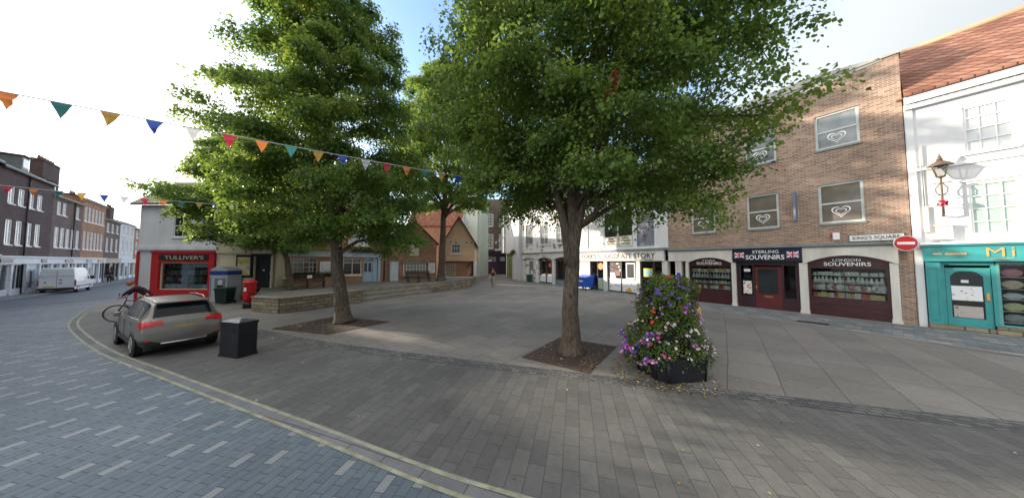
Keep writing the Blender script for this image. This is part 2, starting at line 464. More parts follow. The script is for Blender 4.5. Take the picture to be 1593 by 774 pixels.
GLASS_L = paint("curtain_and_sky_pale_glass", (0.22, 0.25, 0.27), rough=0.07, var=0.5, scale=1.2, spec=0.6)  # pale tone; also stands in for reflected sky in the brick front's top windows
GLASS_W = paint("net_curtained_glass", (0.60, 0.64, 0.66), rough=0.1, var=0.25, scale=1.6, spec=0.6)
BLIND = paint("brown_blind_behind_glass", (0.16, 0.14, 0.115), rough=0.12, var=0.25, scale=1.5, spec=0.6)
SHOPGLASS = clear_glass("clear_shop_glass")
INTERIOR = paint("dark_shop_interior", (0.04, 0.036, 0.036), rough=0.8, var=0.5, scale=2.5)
SHELF = paint("white_shelf", (0.5, 0.5, 0.5), rough=0.5)
BRICK_A = brick("brown_brick", (0.205, 0.115, 0.078), (0.40, 0.262, 0.182), (0.40, 0.36, 0.32), var=0.28, nscale=0.5, ms=0.012)
BRICK_D = brick("dark_red_brick", (0.06, 0.038, 0.040), (0.13, 0.075, 0.07), (0.11, 0.095, 0.095), var=0.3, nscale=0.5)
BRICK_O = brick("orange_brick", (0.30, 0.13, 0.07), (0.46, 0.23, 0.13), (0.38, 0.28, 0.2), var=0.22, nscale=0.5)
BRICK_R = brick("old_rough_brick", (0.20, 0.085, 0.05), (0.40, 0.20, 0.115), (0.36, 0.29, 0.22), var=0.35, nscale=0.9, bump=0.6)
BRICK_P = brick("purple_grey_brick", (0.11, 0.07, 0.065), (0.19, 0.125, 0.11), (0.19, 0.165, 0.15), var=0.25, nscale=0.5)
TILE = brick("red_pantile", (0.20, 0.085, 0.058), (0.36, 0.18, 0.125), (0.09, 0.045, 0.035), bw=0.24, bh=0.30, ms=0.022, var=0.28, nscale=0.7, offset=0.0, bump=1.0)
TILE_S = brick("plain_red_tile", (0.20, 0.07, 0.04), (0.36, 0.15, 0.09), (0.08, 0.035, 0.025), bw=0.17, bh=0.16, ms=0.012, var=0.3, nscale=0.7, bump=0.8)
SLATE = brick("dark_slate", (0.07, 0.06, 0.06), (0.13, 0.11, 0.105), (0.04, 0.035, 0.035), bw=0.3, bh=0.22, ms=0.012, var=0.3, nscale=0.7, bump=0.8)
STONE = brick("rough_stone_block", (0.20, 0.165, 0.115), (0.38, 0.32, 0.23), (0.12, 0.10, 0.075), bw=0.42, bh=0.17, ms=0.02, var=0.4, nscale=1.6, bump=1.0)
COPING = paint("worn_stone_coping", (0.26, 0.24, 0.20), rough=0.9, var=0.3, scale=2.5, bump=0.4, bscale=14)
PEEL = peeling("peeling_white_paint", (0.72, 0.72, 0.71), (0.33, 0.235, 0.15))
CONCRETE = paint("concrete", (0.45, 0.44, 0.41), rough=0.9, var=0.2, scale=1.6, bump=0.2)
# ------------------------------------------------------------------ ground
def zg(x):
    return -0.02 * min(max(0.0, -x - 14.0), 31.0)

def _clip(poly, a, sgn):
    out = []
    for i in range(len(poly)):
        p, q = poly[i], poly[(i + 1) % len(poly)]
        ip, iq = sgn * (p[0] - a) >= 0, sgn * (q[0] - a) >= 0
        if ip: out.append(p)
        if ip != iq:
            t = (a - p[0]) / (q[0] - p[0]); out.append((a, p[1] + t * (q[1] - p[1])))
    return out

def sheet(name, polys, off, mat):
    m = M()
    for poly in polys:
        for lo, hi in ((-1e5, -45.0), (-45.0, -14.0), (-14.0, 1e5)):
            pc = _clip(_clip(poly, lo, 1), hi, -1)
            if len(pc) >= 3:
                m.face([(x, y, zg(x) + off) for x, y in pc])
    o = m.build(name, mat)
    for p in o.data.polygons:
        if p.normal.z < 0: p.flip()
    return tag(o, kind="structure")

def catmull(pts, n=8):
    P = [Vector((p[0], p[1])) for p in pts]
    P = [P[0] * 2 - P[1]] + P + [P[-1] * 2 - P[-2]]
    out = []
    for i in range(1, len(P) - 2):
        for k in range(n):
            t = k / n
            a, b, c, d = P[i - 1], P[i], P[i + 1], P[i + 2]
            out.append(0.5 * ((2 * b) + (c - a) * t + (2 * a - 5 * b + 4 * c - d) * t * t + (3 * b - a - 3 * c + d) * t ** 3))
    out.append(P[-2])
    return out

def offset(pts, d):
    out = []
    for i, p in enumerate(pts):
        t = (pts[min(i + 1, len(pts) - 1)] - pts[max(i - 1, 0)]).normalized()
        out.append(p + Vector((-t.y, t.x)) * d)
    return out

def band(pts, d0, d1):
    a, b = offset(pts, d0), offset(pts, d1)
    return [[tuple(a[i]), tuple(a[i + 1]), tuple(b[i + 1]), tuple(b[i])] for i in range(len(a) - 1)]

SLAB = brick("square_paving_slabs", (0.176, 0.162, 0.148), (0.222, 0.204, 0.186), (0.085, 0.08, 0.078), bw=1.25, bh=0.85, ms=0.010,
             flat=True, rot=R(-51), var=0.2, nscale=0.45, bump=0.12, rough=0.75)
NEAR = brick("near_paving_courses", (0.100, 0.098, 0.096), (0.132, 0.130, 0.126), (0.060, 0.060, 0.060), bw=0.44, bh=0.205, ms=0.006,
             flat=True, rot=R(-76), var=0.22, nscale=0.5, bump=0.15, rough=0.72)
ROADB = brick("road_block_paving", (0.112, 0.140, 0.170), (0.145, 0.176, 0.206), (0.066, 0.08, 0.096), bw=0.24, bh=0.125, ms=0.007,
              flat=True, rot=R(-80), var=0.2, nscale=0.5, bump=0.2, rough=0.7, lattice=(0.25, 0.262, 0.275))
BANDB = brick("shop_front_setts", (0.13, 0.145, 0.155), (0.20, 0.21, 0.215), (0.08, 0.08, 0.085), bw=0.42, bh=0.20, ms=0.010,
              flat=True, rot=R(56), var=0.2, nscale=0.6, bump=0.2, rough=0.7, lattice=(0.30, 0.295, 0.28))
SETT = brick("drain_sett_strip", (0.085, 0.085, 0.09), (0.165, 0.163, 0.162), (0.05, 0.05, 0.05), bw=0.20, bh=0.105, ms=0.012,
             flat=True, rot=R(17), var=0.25, nscale=1.2, bump=0.5, rough=0.75)
ASPH = paint("street_asphalt", (0.085, 0.10, 0.125), rough=0.75, var=0.22, scale=0.6, bump=0.2, bscale=60)
FLAG = brick("terrace_flags", (0.15, 0.14, 0.125), (0.21, 0.195, 0.17), (0.08, 0.075, 0.065), bw=0.9, bh=0.6, ms=0.014,
             flat=True, rot=R(-40), var=0.3, nscale=0.8, bump=0.3)
PAVE = brick("pavement_flags", (0.17, 0.17, 0.17), (0.23, 0.225, 0.22), (0.10, 0.1, 0.1), bw=0.75, bh=0.6, ms=0.012, flat=True, rot=R(-46), var=0.2, bump=0.2)
YEL = paint("worn_yellow_line", (0.30, 0.295, 0.215), rough=0.8, var=0.45, scale=4.0)
GUT = brick("gutter_setts", (0.135, 0.138, 0.15), (0.175, 0.176, 0.185), (0.08, 0.08, 0.085), bw=0.6, bh=0.3, ms=0.01, flat=True, rot=R(20), var=0.2, bump=0.2)
SOIL = paint("bark_mulch", (0.075, 0.052, 0.042), rough=0.95, var=0.6, scale=28, bump=1.0, bscale=70)

sheet("ground", [[(-900, -300), (900, -300), (900, 900), (-900, 900)]], 0.0, SLAB)
EDGE = catmull([(-29.5, 21.0), (-26.6, 17.4), (-23.6, 14.6), (-18.9, 11.25), (-15.0, 9.05), (-11.2, 7.2), (-7.9, 5.85), (-5.3, 4.80), (-3.3, 4.0),
                (-1.9, 3.42), (-0.95, 3.03), (-0.1, 2.74), (2.2, 2.05), (7.0, 0.8), (16.0, -1.6), (30.0, -5)], 6)
STRIP = catmull([(-9.3, 9.55), (-6.4, 8.3), (-3.5, 7.3), (-0.9, 6.5), (0.5, 6.1), (2.2, 5.6), (3.8, 5.15), (5.6, 4.62), (7.8, 4.05), (13, 2.9), (26, 0.2)], 6)
e_ = [tuple(p) for p in EDGE]
sheet("road", [[(-29.5, 12.0), (-29.5, 21.0)] + e_ + [(30, -60), (-29.5, -60)]], 0.004, ROADB)
sheet("street", [[(-29.6, -60), (-29.6, 21.0), (-33.0, 24.6), (-95.0, 84.0), (-160, 84), (-160, -60)]], 0.004, ASPH)
sub = [p for p in EDGE if p.x > -22.5]
near_poly = [tuple(p) for p in offset(sub, 0.24)] + [tuple(p) for p in reversed(STRIP)] + [(-12.5, 11.2), (-19.5, 14.5)]
sheet("pavement", [near_poly], 0.004, NEAR)
sheet("drain_strip", band(STRIP, -0.20, 0.16), 0.008, SETT)
low = [p for p in EDGE if p.x > -24.5]
sheet("gutter", band(low, 0.0, 0.24), 0.006, GUT)
sheet("yellow_line_marking", band(low, -0.02, 0.034) + band(low, 0.168, 0.222), 0.010, YEL)
sheet("shop_front_paving", [[(10.9, 17.0), (2.6, 31.4), (0.7, 31.0), (9.5, 14.5), (12.2, 9.7), (13.4, 7.2), (18.0, 1.0), (22.0, 3.0), (14.9, 10.9)]], 0.006, BANDB)
kerb = [Vector((0.7, 31.0)), Vector((9.5, 14.5)), Vector((12.2, 9.7)), Vector((13.4, 7.2)), Vector((18.0, 1.0))]
sheet("kerb_line", band(kerb, -0.10, 0.10), 0.010, paint("kerb_granite", (0.24, 0.235, 0.225), rough=0.8, var=0.25))
# pavement along the old street, with a real kerb
ROW_P, ROW_A = (-43.0, 21.9), R(136)
ru = Vector((math.cos(ROW_A), math.sin(ROW_A))); rn = Vector((-ru.y, ru.x))
def rp_(s, d): q = Vector(ROW_P) + ru * s + rn * d; return (q.x, q.y)
mm_ = M()
for s0, s1 in ((-26.0, -10.4), (-10.4, 2.7), (2.7, 60.0)):
    a = [rp_(s0, 0.3), rp_(s1, 0.3), rp_(s1, -1.5), rp_(s0, -1.5)]
    mm_.hexa([(x, y, zg(x) - 0.05) for x, y in a], [(x, y, zg(x) + 0.11) for x, y in a], 0)
    a = [rp_(s0, -1.5), rp_(s1, -1.5), rp_(s1, -1.64), rp_(s0, -1.64)]
    mm_.hexa([(x, y, zg(x) - 0.05) for x, y in a], [(x, y, zg(x) + 0.118) for x, y in a], 1)
tag(mm_.build("street_pavement", [PAVE, COPING]), kind="structure")
# tree pits
PIT1 = [(-9.5, 9.4), (-7.9, 11.75), (-5.75, 10.75), (-7.1, 8.8)]
PIT1 = [(-8.9, 9.75), (-8.0, 11.9), (-5.0, 10.9), (-6.3, 9.0)]
PIT2 = [(0.24, 6.9), (1.57, 8.64), (3.08, 7.75), (1.71, 5.92)]
for pit in (PIT1, PIT2):
    sheet("soil", [pit], 0.012, SOIL)
# raised terrace
ZT = 0.7
TERR = [(-11.1, 12.6), (-13.0, 13.15), (-17.3, 18.2), (-16.6, 18.6), (-11.3, 23.9), (-7.4, 26.7), (-8.2, 31.3), (-4.4, 31.6), (-4.15, 26.2), (-6.45, 20.85), (-7.05, 21.1), (-10.0, 16.45), (-9.35, 16.1)]
m = M(); m.prism_xy(TERR, -0.1, ZT)
tag(m.build("terrace_ground", FLAG), kind="structure")

# ------------------------------------------------------------------ building helpers
def sash(parent, x0, x1, z0, z1, y=0.09, nx=2, nz=2, fm=None, gm=None, fw=0.055, bw=0.028, bars_x=None, bars_z=None, sill=None, name="window", label=None):
    m = M(); fm = fm or WHITE; gm = gm or GLASS
    a = y - 0.04
    m.box(x0, a, z0, x0 + fw, y + 0.04, z1); m.box(x1 - fw, a, z0, x1, y + 0.04, z1)
    m.box(x0 + fw, a, z0, x1 - fw, y + 0.04, z0 + fw); m.box(x0 + fw, a, z1 - fw, x1 - fw, y + 0.04, z1)
    bx = bars_x if bars_x is not None else [x0 + (x1 - x0) * i / nx for i in range(1, nx)]
    bz = bars_z if bars_z is not None else [z0 + (z1 - z0) * i / nz for i in range(1, nz)]
    for b in bx: m.box(b - bw / 2, y - 0.022, z0 + fw, b + bw / 2, y + 0.022, z1 - fw)
    for b in bz: m.box(x0 + fw, y - 0.030, b - bw / 2, x1 - fw, y + 0.030, b + bw / 2)
    o = m.build(name, fm, parent)
    if label: o["label"] = label
    g_ = M(); g_.box(x0 + fw * 0.5, y + 0.004, z0 + fw * 0.5, x1 - fw * 0.5, y + 0.014, z1 - fw * 0.5)
    g_.build("pane", gm, o)
    if sill:
        s_ = M(); s_.box(x0 - 0.08, -0.07, z0 - 0.10, x1 + 0.08, 0.10, z0 - 0.003)
        s_.build("sill", sill, o)
    return o

def heart(parent, cx, cz, w, y):
    pts = []
    for i in range(40):
        t = 2 * math.pi * i / 40
        pts.append((16 * math.sin(t) ** 3, 13 * math.cos(t) - 5 * math.cos(2 * t) - 2 * math.cos(3 * t) - math.cos(4 * t)))
    m = M()
    for sc, th in ((1.0, 0.16), (0.60, 0.20)):
        for i in range(40):
            j = (i + 1) % 40
            def P(q, k): return (cx + q[0] / 32 * w * sc * k, y, cz + (q[1] + 2.5) / 32 * w * sc * k)
            m.face([P(pts[i], 1), P(pts[j], 1), P(pts[j], 1 - th), P(pts[i], 1 - th)])
    return m.build("heart_decal", WHITE, parent)

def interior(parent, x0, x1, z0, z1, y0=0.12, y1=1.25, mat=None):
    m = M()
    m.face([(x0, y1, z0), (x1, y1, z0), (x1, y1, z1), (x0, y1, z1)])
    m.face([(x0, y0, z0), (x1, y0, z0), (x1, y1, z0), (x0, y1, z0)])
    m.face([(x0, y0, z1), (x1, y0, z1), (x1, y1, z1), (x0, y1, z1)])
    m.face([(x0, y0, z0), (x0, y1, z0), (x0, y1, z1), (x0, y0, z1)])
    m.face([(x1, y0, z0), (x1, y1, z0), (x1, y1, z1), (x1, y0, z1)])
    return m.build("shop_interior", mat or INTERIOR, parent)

def pane_only(parent, x0, x1, z0, z1, y, mat=None, name="shop_window"):
    m = M(); m.box(x0, y, z0, x1, y + 0.012, z1)
    return m.build(name, mat or SHOPGLASS, parent)

def frame_only(parent, x0, x1, z0, z1, y0, y1, fw, mat, name="shop_window_frame", xs=(), zs=(), bw=0.05):
    m = M()
    m.box(x0, y0, z0, x0 + fw, y1, z1); m.box(x1 - fw, y0, z0, x1, y1, z1)
    m.box(x0 + fw, y0, z0, x1 - fw, y1, z0 + fw); m.box(x0 + fw, y0, z1 - fw, x1 - fw, y1, z1)
    for b in xs: m.box(b - bw / 2, y0 + 0.01, z0 + fw, b + bw / 2, y1 - 0.01, z1 - fw)
    for b in zs: m.box(x0 + fw, y0 + 0.013, b - bw / 2, x1 - fw, y1 - 0.013, b + bw / 2)
    return m.build(name, mat, parent)

def door_leaf(parent, x0, x1, z0, z1, y, mat, glass=None, handle_side=1, panels=True, gl=(0.16, 0.45, 0.14), name="door"):
    """gl = stile width, bottom rail height, top rail"""
    m = M()
    if glass:
        st, br, tr = gl
        m.box(x0, y, z0, x0 + st, y + 0.05, z1); m.box(x1 - st, y, z0, x1, y + 0.05, z1)
        m.box(x0 + st, y, z0, x1 - st, y + 0.05, z0 + br); m.box(x0 + st, y, z1 - tr, x1 - st, y + 0.05, z1)
    else:
        m.box(x0, y, z0, x1, y + 0.05, z1)
        if panels:
            w, h = x1 - x0, z1 - z0
            for a, b in ((0.10, 0.46), (0.54, 0.90)):
                for c, d in ((0.08, 0.40), (0.47, 0.93)):
                    X0, X1, Z0, Z1 = x0 + a * w, x0 + b * w, z0 + c * h, z0 + d * h
                    for q in ((X0, Z0, X1, Z0 + 0.025), (X0, Z1 - 0.025, X1, Z1), (X0, Z0 + 0.025, X0 + 0.025, Z1 - 0.025), (X1 - 0.025, Z0 + 0.025, X1, Z1 - 0.025)):
                        m.box(q[0], y - 0.015, q[1], q[2], y - 0.001, q[3])
    o = m.build(name, mat, parent)
    if glass:
        g_ = M(); g_.box(x0 + gl[0] * 0.8, y + 0.02, z0 + gl[1] * 0.9, x1 - gl[0] * 0.8, y + 0.03, z1 - gl[2] * 0.8)
        g_.build("pane", glass, o)
    h = M(); hx = x1 - 0.07 if handle_side > 0 else x0 + 0.07
    h.tube([(hx, y - 0.05, z0 + 0.85), (hx, y - 0.05, z0 + 1.15)], 0.014, 6)
    h.box(hx - 0.012, y - 0.05, z0 + 0.87, hx + 0.012, y, z0 + 0.89); h.box(hx - 0.012, y - 0.05, z0 + 1.11, hx + 0.012, y, z0 + 1.13)
    h.build("handle", BRASS, o)
    return o

def gable_roof(parent, x0, x1, y0, y1, z0, zr, mat, over=0.2, name="roof", th=0.12):
    """ridge along local x"""
    m = M(); ym = (y0 + y1) / 2
    s = (zr - z0) / (ym - y0)
    for a, b in ((y0 - over, ym), (y1 + over, ym)):
        za = z0 - over * s
        m.hexa([(x0, a, za), (x1, a, za), (x1, b, zr), (x0, b, zr)], [(x0, a, za + th), (x1, a, za + th), (x1, b, zr + th), (x0, b, zr + th)])
    o = m.build(name, mat, parent)
    e = M()
    for x in (x0 + 0.01, x1 - 0.21):
        e.hexa([(x, y0 + 0.05, z0 - 0.01), (x, y1 - 0.05, z0 - 0.01), (x, ym, zr - 0.03)], [(x + 0.2, y0 + 0.05, z0 - 0.01), (x + 0.2, y1 - 0.05, z0 - 0.01), (x + 0.2, ym, zr - 0.03)])
    return o, e

def chimney(parent, x, y, z0, z1, w=0.9, d=0.6, pots=3, mat=None):
    m = M(); m.box(x - w / 2, y - d / 2, z0, x + w / 2, y + d / 2, z1)
    m.box(x - w / 2 - 0.06, y - d / 2 - 0.06, z1 - 0.22, x + w / 2 + 0.06, y + d / 2 + 0.06, z1 - 0.08)
    c = m.build("chimney", mat or BRICK_D, parent)
    for i in range(pots):
        p = M(); px = x - w / 2 + w * (i + 0.5) / pots
        p.lathe([(0.11, z1 + 0.002), (0.09, z1 + 0.35), (0.12, z1 + 0.38), (0.12, z1 + 0.44)], 8, (px, y, 0))
        p.build("chimney_pot", paint("terracotta", (0.36, 0.19, 0.12)), c)
    return c

def downpipe(parent, x, z0, z1, mat=None, y=-0.07, r=0.045):
    m = M(); m.tube([(x, y, z0), (x, y, z1)], r, 8)
    m.lathe([(0.05, z1 - 0.005), (0.12, z1 + 0.16), (0.13, z1 + 0.25)], 8, (x, y, 0))
    z = z0 + 0.8
    while z < z1:
        m.box(x - 0.07, y - 0.055, z, x + 0.07, 0.0, z + 0.05); z += 1.9
    return m.build("downpipe", mat or BLACKP, parent)
# ------------------------------------------------------------------ brick souvenir building (right)
A_P, A_A = (12.61, 14.84, 0.0), R(-55)
def local(root, p):
    return Matrix.Translation(root.location) @ Matrix.Rotation(root.rotation_euler.z, 4, 'Z') @ Vector(p)

bA = thing("souvenir_shop_building", "three storey brown brick building with white shopfront arches over the souvenir shops", "building", A_P, A_A)
m = M()
WX = [(-2.03, -0.79), (0.67, 1.92), (3.25, 4.53)]
ops = [(a, b, 4.24, 6.06) for a, b in WX] + [(a, b, 7.72, 9.35) for a, b in WX]
m.wall(-3.44, 5.58, 3.31, 11.0, ops, rev=0.16)
m.box(-3.44, 0.28, 3.31, 5.58, 9.5, 11.0)
m.box(-3.44, 1.3, 0.0, 5.58, 9.5, 3.31)
m.box(5.26, 0.0, 0.0, 5.585, 1.3, 3.31); m.box(-3.44, 0.05, 3.30, 5.58, 1.3, 3.33)
m.build("wall", BRICK_A, bA)
m = M(); m.prism_xz([(-3.46, 11.0), (5.62, 11.0), (5.62, 11.06), (4.9, 11.12), (3.4, 11.34), (2.6, 11.34), (-3.46, 11.34)], -0.06, 0.5, 0)
m.prism_xz([(-3.46, 10.72), (3.2, 10.72), (5.2, 10.93), (5.2, 10.998), (-3.46, 10.998)], -0.02, 0.1, 0)
m.build("coping", CONCRETE, bA)
for (a, b) in WX:
    for z0, z1 in ((4.24, 6.06), (7.72, 9.35)):
        w = sash(bA, a, b, z0, z1, y=0.09, bars_x=[], bars_z=[z0 + (z1 - z0) * 0.5], fm=FRAME_G, gm=BLIND if z0 < 5 else GLASS_L, fw=0.085, bw=0.08)
        heart(w, (a + b) / 2, z0 + (z1 - z0) * 0.27, 0.56, 0.078)
        s_ = M(); s_.box(a - 0.03, -0.05, z0 - 0.09, b + 0.03, 0.12, z0 - 0.003); s_.build("sill", LEAD, w)
# projecting blade sign
m = M(); m.box(2.50, -0.62, 4.45, 2.58, -0.08, 5.85); m.build("blade_sign", paint("blue_grey_sign", (0.16, 0.2, 0.28)), bA)
m = M(); m.tube([(2.54, 0.0, 5.7), (2.54, -0.1, 5.7)], 0.02, 6); m.tube([(2.54, 0.0, 4.6), (2.54, -0.1, 4.6)], 0.02, 6); m.build("bracket", BLACKP, bA)
# gutter and fascia with arches
m = M(); m.box(-3.44, -0.22, 3.20, 5.55, -0.002, 3.31); m.box(-3.44, -0.16, 3.13, 5.5, -0.002, 3.198); m.build("gutter", LEAD, bA)
def arch_piece(x0, x1, zt, zs, rise, n=14):
    pts = [(x0, zt), (x0, zs)]
    for i in range(n + 1):
        t = i / n; pts.append((x0 + 0.06 + (x1 - x0 - 0.12) * t, zs + rise * (1 - (2 * t - 1) ** 2)))
    pts += [(x1, zs), (x1, zt)]
    return pts
m = M()
m.prism_xz(arch_piece(-2.34, 0.0, 3.128, 2.40, 0.32), -0.13, 0.02); m.prism_xz(arch_piece(2.66, 5.26, 3.128, 2.40, 0.36), -0.13, 0.02)
m.box(-3.42, -0.13, 2.50, -2.343, 0.02, 3.128); m.box(0.003, -0.12, 2.72, 2.657, 0.02, 3.126)
m.build("fascia", STONE_W, bA)
m_l = [(-3.02, -2.66), (-2.42, -2.26), (-0.09, 0.10), (2.53, 2.80), (5.04, 5.25)]
for a, b in m_l:
    m = M(); m.box(a, -0.09, 0.0, b, 0.22, 2.42 if a > -2.6 else 2.50); m.box(a - 0.02, -0.11, 0.0, b + 0.02, 0.23, 0.14)
    m.build("pillar", STONE_W, bA)
# bays
def souvenir_bay(x0, x1, word, mx):
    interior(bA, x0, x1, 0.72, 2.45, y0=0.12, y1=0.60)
    m = M(); m.box(x0, 0.06, 0.0, x1, 0.16, 0.72)
    for i in range(3): m.box(x0 + 0.02, 0.045, 0.08 + i * 0.21, x1 - 0.02, 0.059, 0.26 + i * 0.21)
    m.build("stall_riser", MAROON, bA)
    m = M(); m.box(x0, 0.05, 2.26, x1, 0.14, 2.80); b = m.build("sign_panel", MAROON, bA)
    w = x1 - x0
    text("lettering", "SOUVENIRS", b, mx - w * 0.29, mx + w * 0.29, 2.29, 2.455, 0.045, WHITE, 0.012)
    text("lettering", word, b, mx - w * 0.17, mx + w * 0.17, 2.495, 2.61, 0.045, WHITE, 0.004)
    fr = frame_only(bA, x0, x1, 0.72, 2.26, 0.06, 0.14, 0.09, MAROON, xs=[(x0 + x1) / 2 - 0.05], bw=0.02)
    pane_only(fr, x0 + 0.08, x1 - 0.08, 0.80, 2.18, 0.10, name="pane")
    m = M()
    zs = [0.84, 1.16, 1.48, 1.83]
    for z in zs: m.box(x0 + 0.1, 0.13, z, x1 - 0.1, 0.42, z + 0.02)
    m.build("display_shelf", SHELF, bA)
    return zs
zs_y = souvenir_bay(-2.26, -0.09, "YORK", -1.2)
zs_l = souvenir_bay(2.80, 5.04, "LONDON", 3.95)
# door bay
m = M(); m.box(0.0, -0.17, 2.50, 2.66, -0.125, 3.17); sb_ = m.build("sign_board", NAVY, bA)
text("lettering", "STERLING", sb_, 0.86, 1.86, 2.91, 3.07, -0.172, WHITE, 0.006)
text("lettering", "SOUVENIRS", sb_, 0.58, 2.06, 2.59, 2.83, -0.172, WHITE, 0.014)
for fx in (0.10, 2.14):
    m = M(); x0, x1, z0, z1 = fx, fx + 0.42, 2.68, 2.98
    cx, cz = (x0 + x1) / 2, (z0 + z1) / 2
    m.box(x0, -0.178, z0, x1, -0.171, z1, 0)
    for sx in (1, -1):
        d = 0.035
        m.prism_xz([(cx - sx * 0.21, z0), (cx - sx * 0.21 + sx * d * 1.4, z0), (cx + sx * 0.21, z1 - d), (cx + sx * 0.21, z1), (cx + sx * 0.21 - sx * d * 1.4, z1), (cx - sx * 0.21, z0 + d)], -0.183 - (0.001 if sx > 0 else 0), -0.1785, 1)
    m.box(cx - 0.05, -0.188, z0, cx + 0.05, -0.1842, z1, 1); m.box(x0, -0.1876, cz - 0.05, x1, -0.1844, cz + 0.05, 1)
    m.box(cx - 0.03, -0.193, z0, cx + 0.03, -0.1882, z1, 2); m.box(x0, -0.1926, cz - 0.03, x1, -0.1884, cz + 0.03, 2)
    m.build("flag_emblem", [paint("flag_blue", (0.03, 0.06, 0.32)), WHITE, SIGNRED], sb_)
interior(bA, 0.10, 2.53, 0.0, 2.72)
m = M(); m.box(0.10, 0.05, 2.28, 2.53, 0.2, 2.72); m.box(0.10, 0.06, 0.0, 0.28, 0.2, 2.28); m.box(2.38, 0.06, 0.0, 2.53, 0.2, 2.28)
m.box(0.28, 0.08, 0.0, 0.85, 0.2, 0.62); m.box(1.90, 0.08, 0.0, 2.38, 0.2, 0.62); m.box(0.78, 0.07, 0.62, 0.85, 0.2, 2.28); m.box(1.90, 0.07, 0.62, 1.97, 0.2, 2.28)
for i in range(5): m.box(0.31 + i * 0.1, 0.065, 0.06, 0.37 + i * 0.1, 0.079, 0.57)
for i in range(4): m.box(2.0 + i * 0.09, 0.065, 0.06, 2.05 + i * 0.09, 0.079, 0.57)
m.build("door_surround", DKMAROON, bA)
pane_only(bA, 0.28, 0.78, 0.62, 2.28, 0.13); pane_only(bA, 1.97, 2.38, 0.62, 2.28, 0.13)
dl = door_leaf(bA, 0.86, 1.89, 0.03, 2.20, 0.09, paint("door_maroon", (0.11, 0.022, 0.026), rough=0.35, var=0.2), GLASS, handle_side=-1, gl=(0.14, 0.74, 0.12))
m = M(); m.box(1.22, 0.075, 0.60, 1.54, 0.088, 0.68); m.build("letterbox", BRASS, dl)
m = M(); m.box(0.36, 0.117, 0.72, 0.72, 0.127, 1.42); m.build("poster", print_mat("red_printed_poster", (0.75, 0.74, 0.7), [(0.5, 0.05, 0.04), (0.3, 0.3, 0.3), (0.6, 0.2, 0.1)], 9, 0.4), bA)
m = M(); m.box(0.42, 0.117, 1.93, 0.68, 0.127, 2.08); m.build("notice", WHITE, bA)

# goods on the shelves, every one a thing of its own
def proto_mesh(kind):
    m = M()
    if kind == 0:
        m.lathe([(0.036, 0), (0.04, 0.01), (0.04, 0.1), (0.035, 0.1), (0.033, 0.02)], 10)
        m.tube([(0.038, 0, 0.08), (0.065, 0, 0.075), (0.068, 0, 0.04), (0.038, 0, 0.025)], 0.007, 5)
    elif kind == 1:
        m.box(-0.045, -0.03, 0, 0.045, 0.03, 0.13); m.box(-0.047, -0.032, 0.09, 0.047, 0.032, 0.105)
    elif kind == 2:
        m.lathe([(0.025, 0), (0.045, 0.02), (0.055, 0.06), (0.03, 0.11), (0.018, 0.12), (0.03, 0.15), (0.012, 0.175)], 10)
    else:
        m.lathe([(0.03, 0.0), (0.08, 0.012), (0.085, 0.018), (0.08, 0.016)], 14, (0, 0, 0.085), axis='y')
        m.box(-0.03, -0.01, 0, 0.03, 0.03, 0.012)
    return m
GOODC = [(0.75, 0.73, 0.68), (0.68, 0.66, 0.6), (0.55, 0.1, 0.07), (0.62, 0.5, 0.2), (0.25, 0.33, 0.45), (0.6, 0.58, 0.55), (0.5, 0.22, 0.2), (0.3, 0.4, 0.3)]
GOODM = [paint("glazed_ware_%d" % i, c, rough=0.25, var=0.15, scale=20) for i, c in enumerate(GOODC)]
_good = {}
GN = ["souvenir_mug", "souvenir_box", "souvenir_figurine", "souvenir_plate"]
GC = ["mug", "box", "figurine", "plate"]
def good(root, x, y, z, kind, col, shelf_text, group):
    key = (kind, col)
    if key not in _good:
        o = proto_mesh(kind).build(GN[kind], GOODM[col]); _good[key] = o
    else:
        o = _good[key].copy(); COL.objects.link(o)
    o.location = local(root, (x, y, z))
    o.rotation_euler = (0, 0, root.rotation_euler.z + random.uniform(-0.3, 0.3))
    s = random.uniform(1.35, 1.75); o.scale = (s, s, s)
    return tag(o, shelf_text, GC[kind], group)
CN = ["cream", "ivory", "red", "mustard", "blue grey", "pale grey", "rust", "sage"]
random.seed(11)
PALS = {"Y": [[5, 2, 0], [1, 7, 3, 0], [0, 1, 5], [3, 0]], "L": [[3, 5, 3, 2], [6, 0, 5, 0], [0, 5, 1], [0, 1]]}
SHELFN = ["bottom", "second lowest", "second highest", "top"]
for (zs, xa, xb, nn, wn_, kinds) in ((zs_y, -2.12, -0.22, 13, "York souvenirs", (1, 0, 2, 1)), (zs_l, 2.93, 4.90, 16, "London souvenirs", (1, 3, 2, 0))):
    for si, z in enumerate(zs):
        kd = kinds[si]
        pal = PALS[wn_[0]][si]
        for i in range(nn):
            c = random.choice(pal)
            x = xa + (xb - xa) * (i + 0.5) / nn + random.uniform(-0.02, 0.02)
            good(bA, x, 0.21, z + 0.021, kd, c, "%s souvenir %s on the %s shelf of the %s window" % (CN[c], GC[kd], SHELFN[si], wn_), "goods on the shelves of the %s window" % wn_)

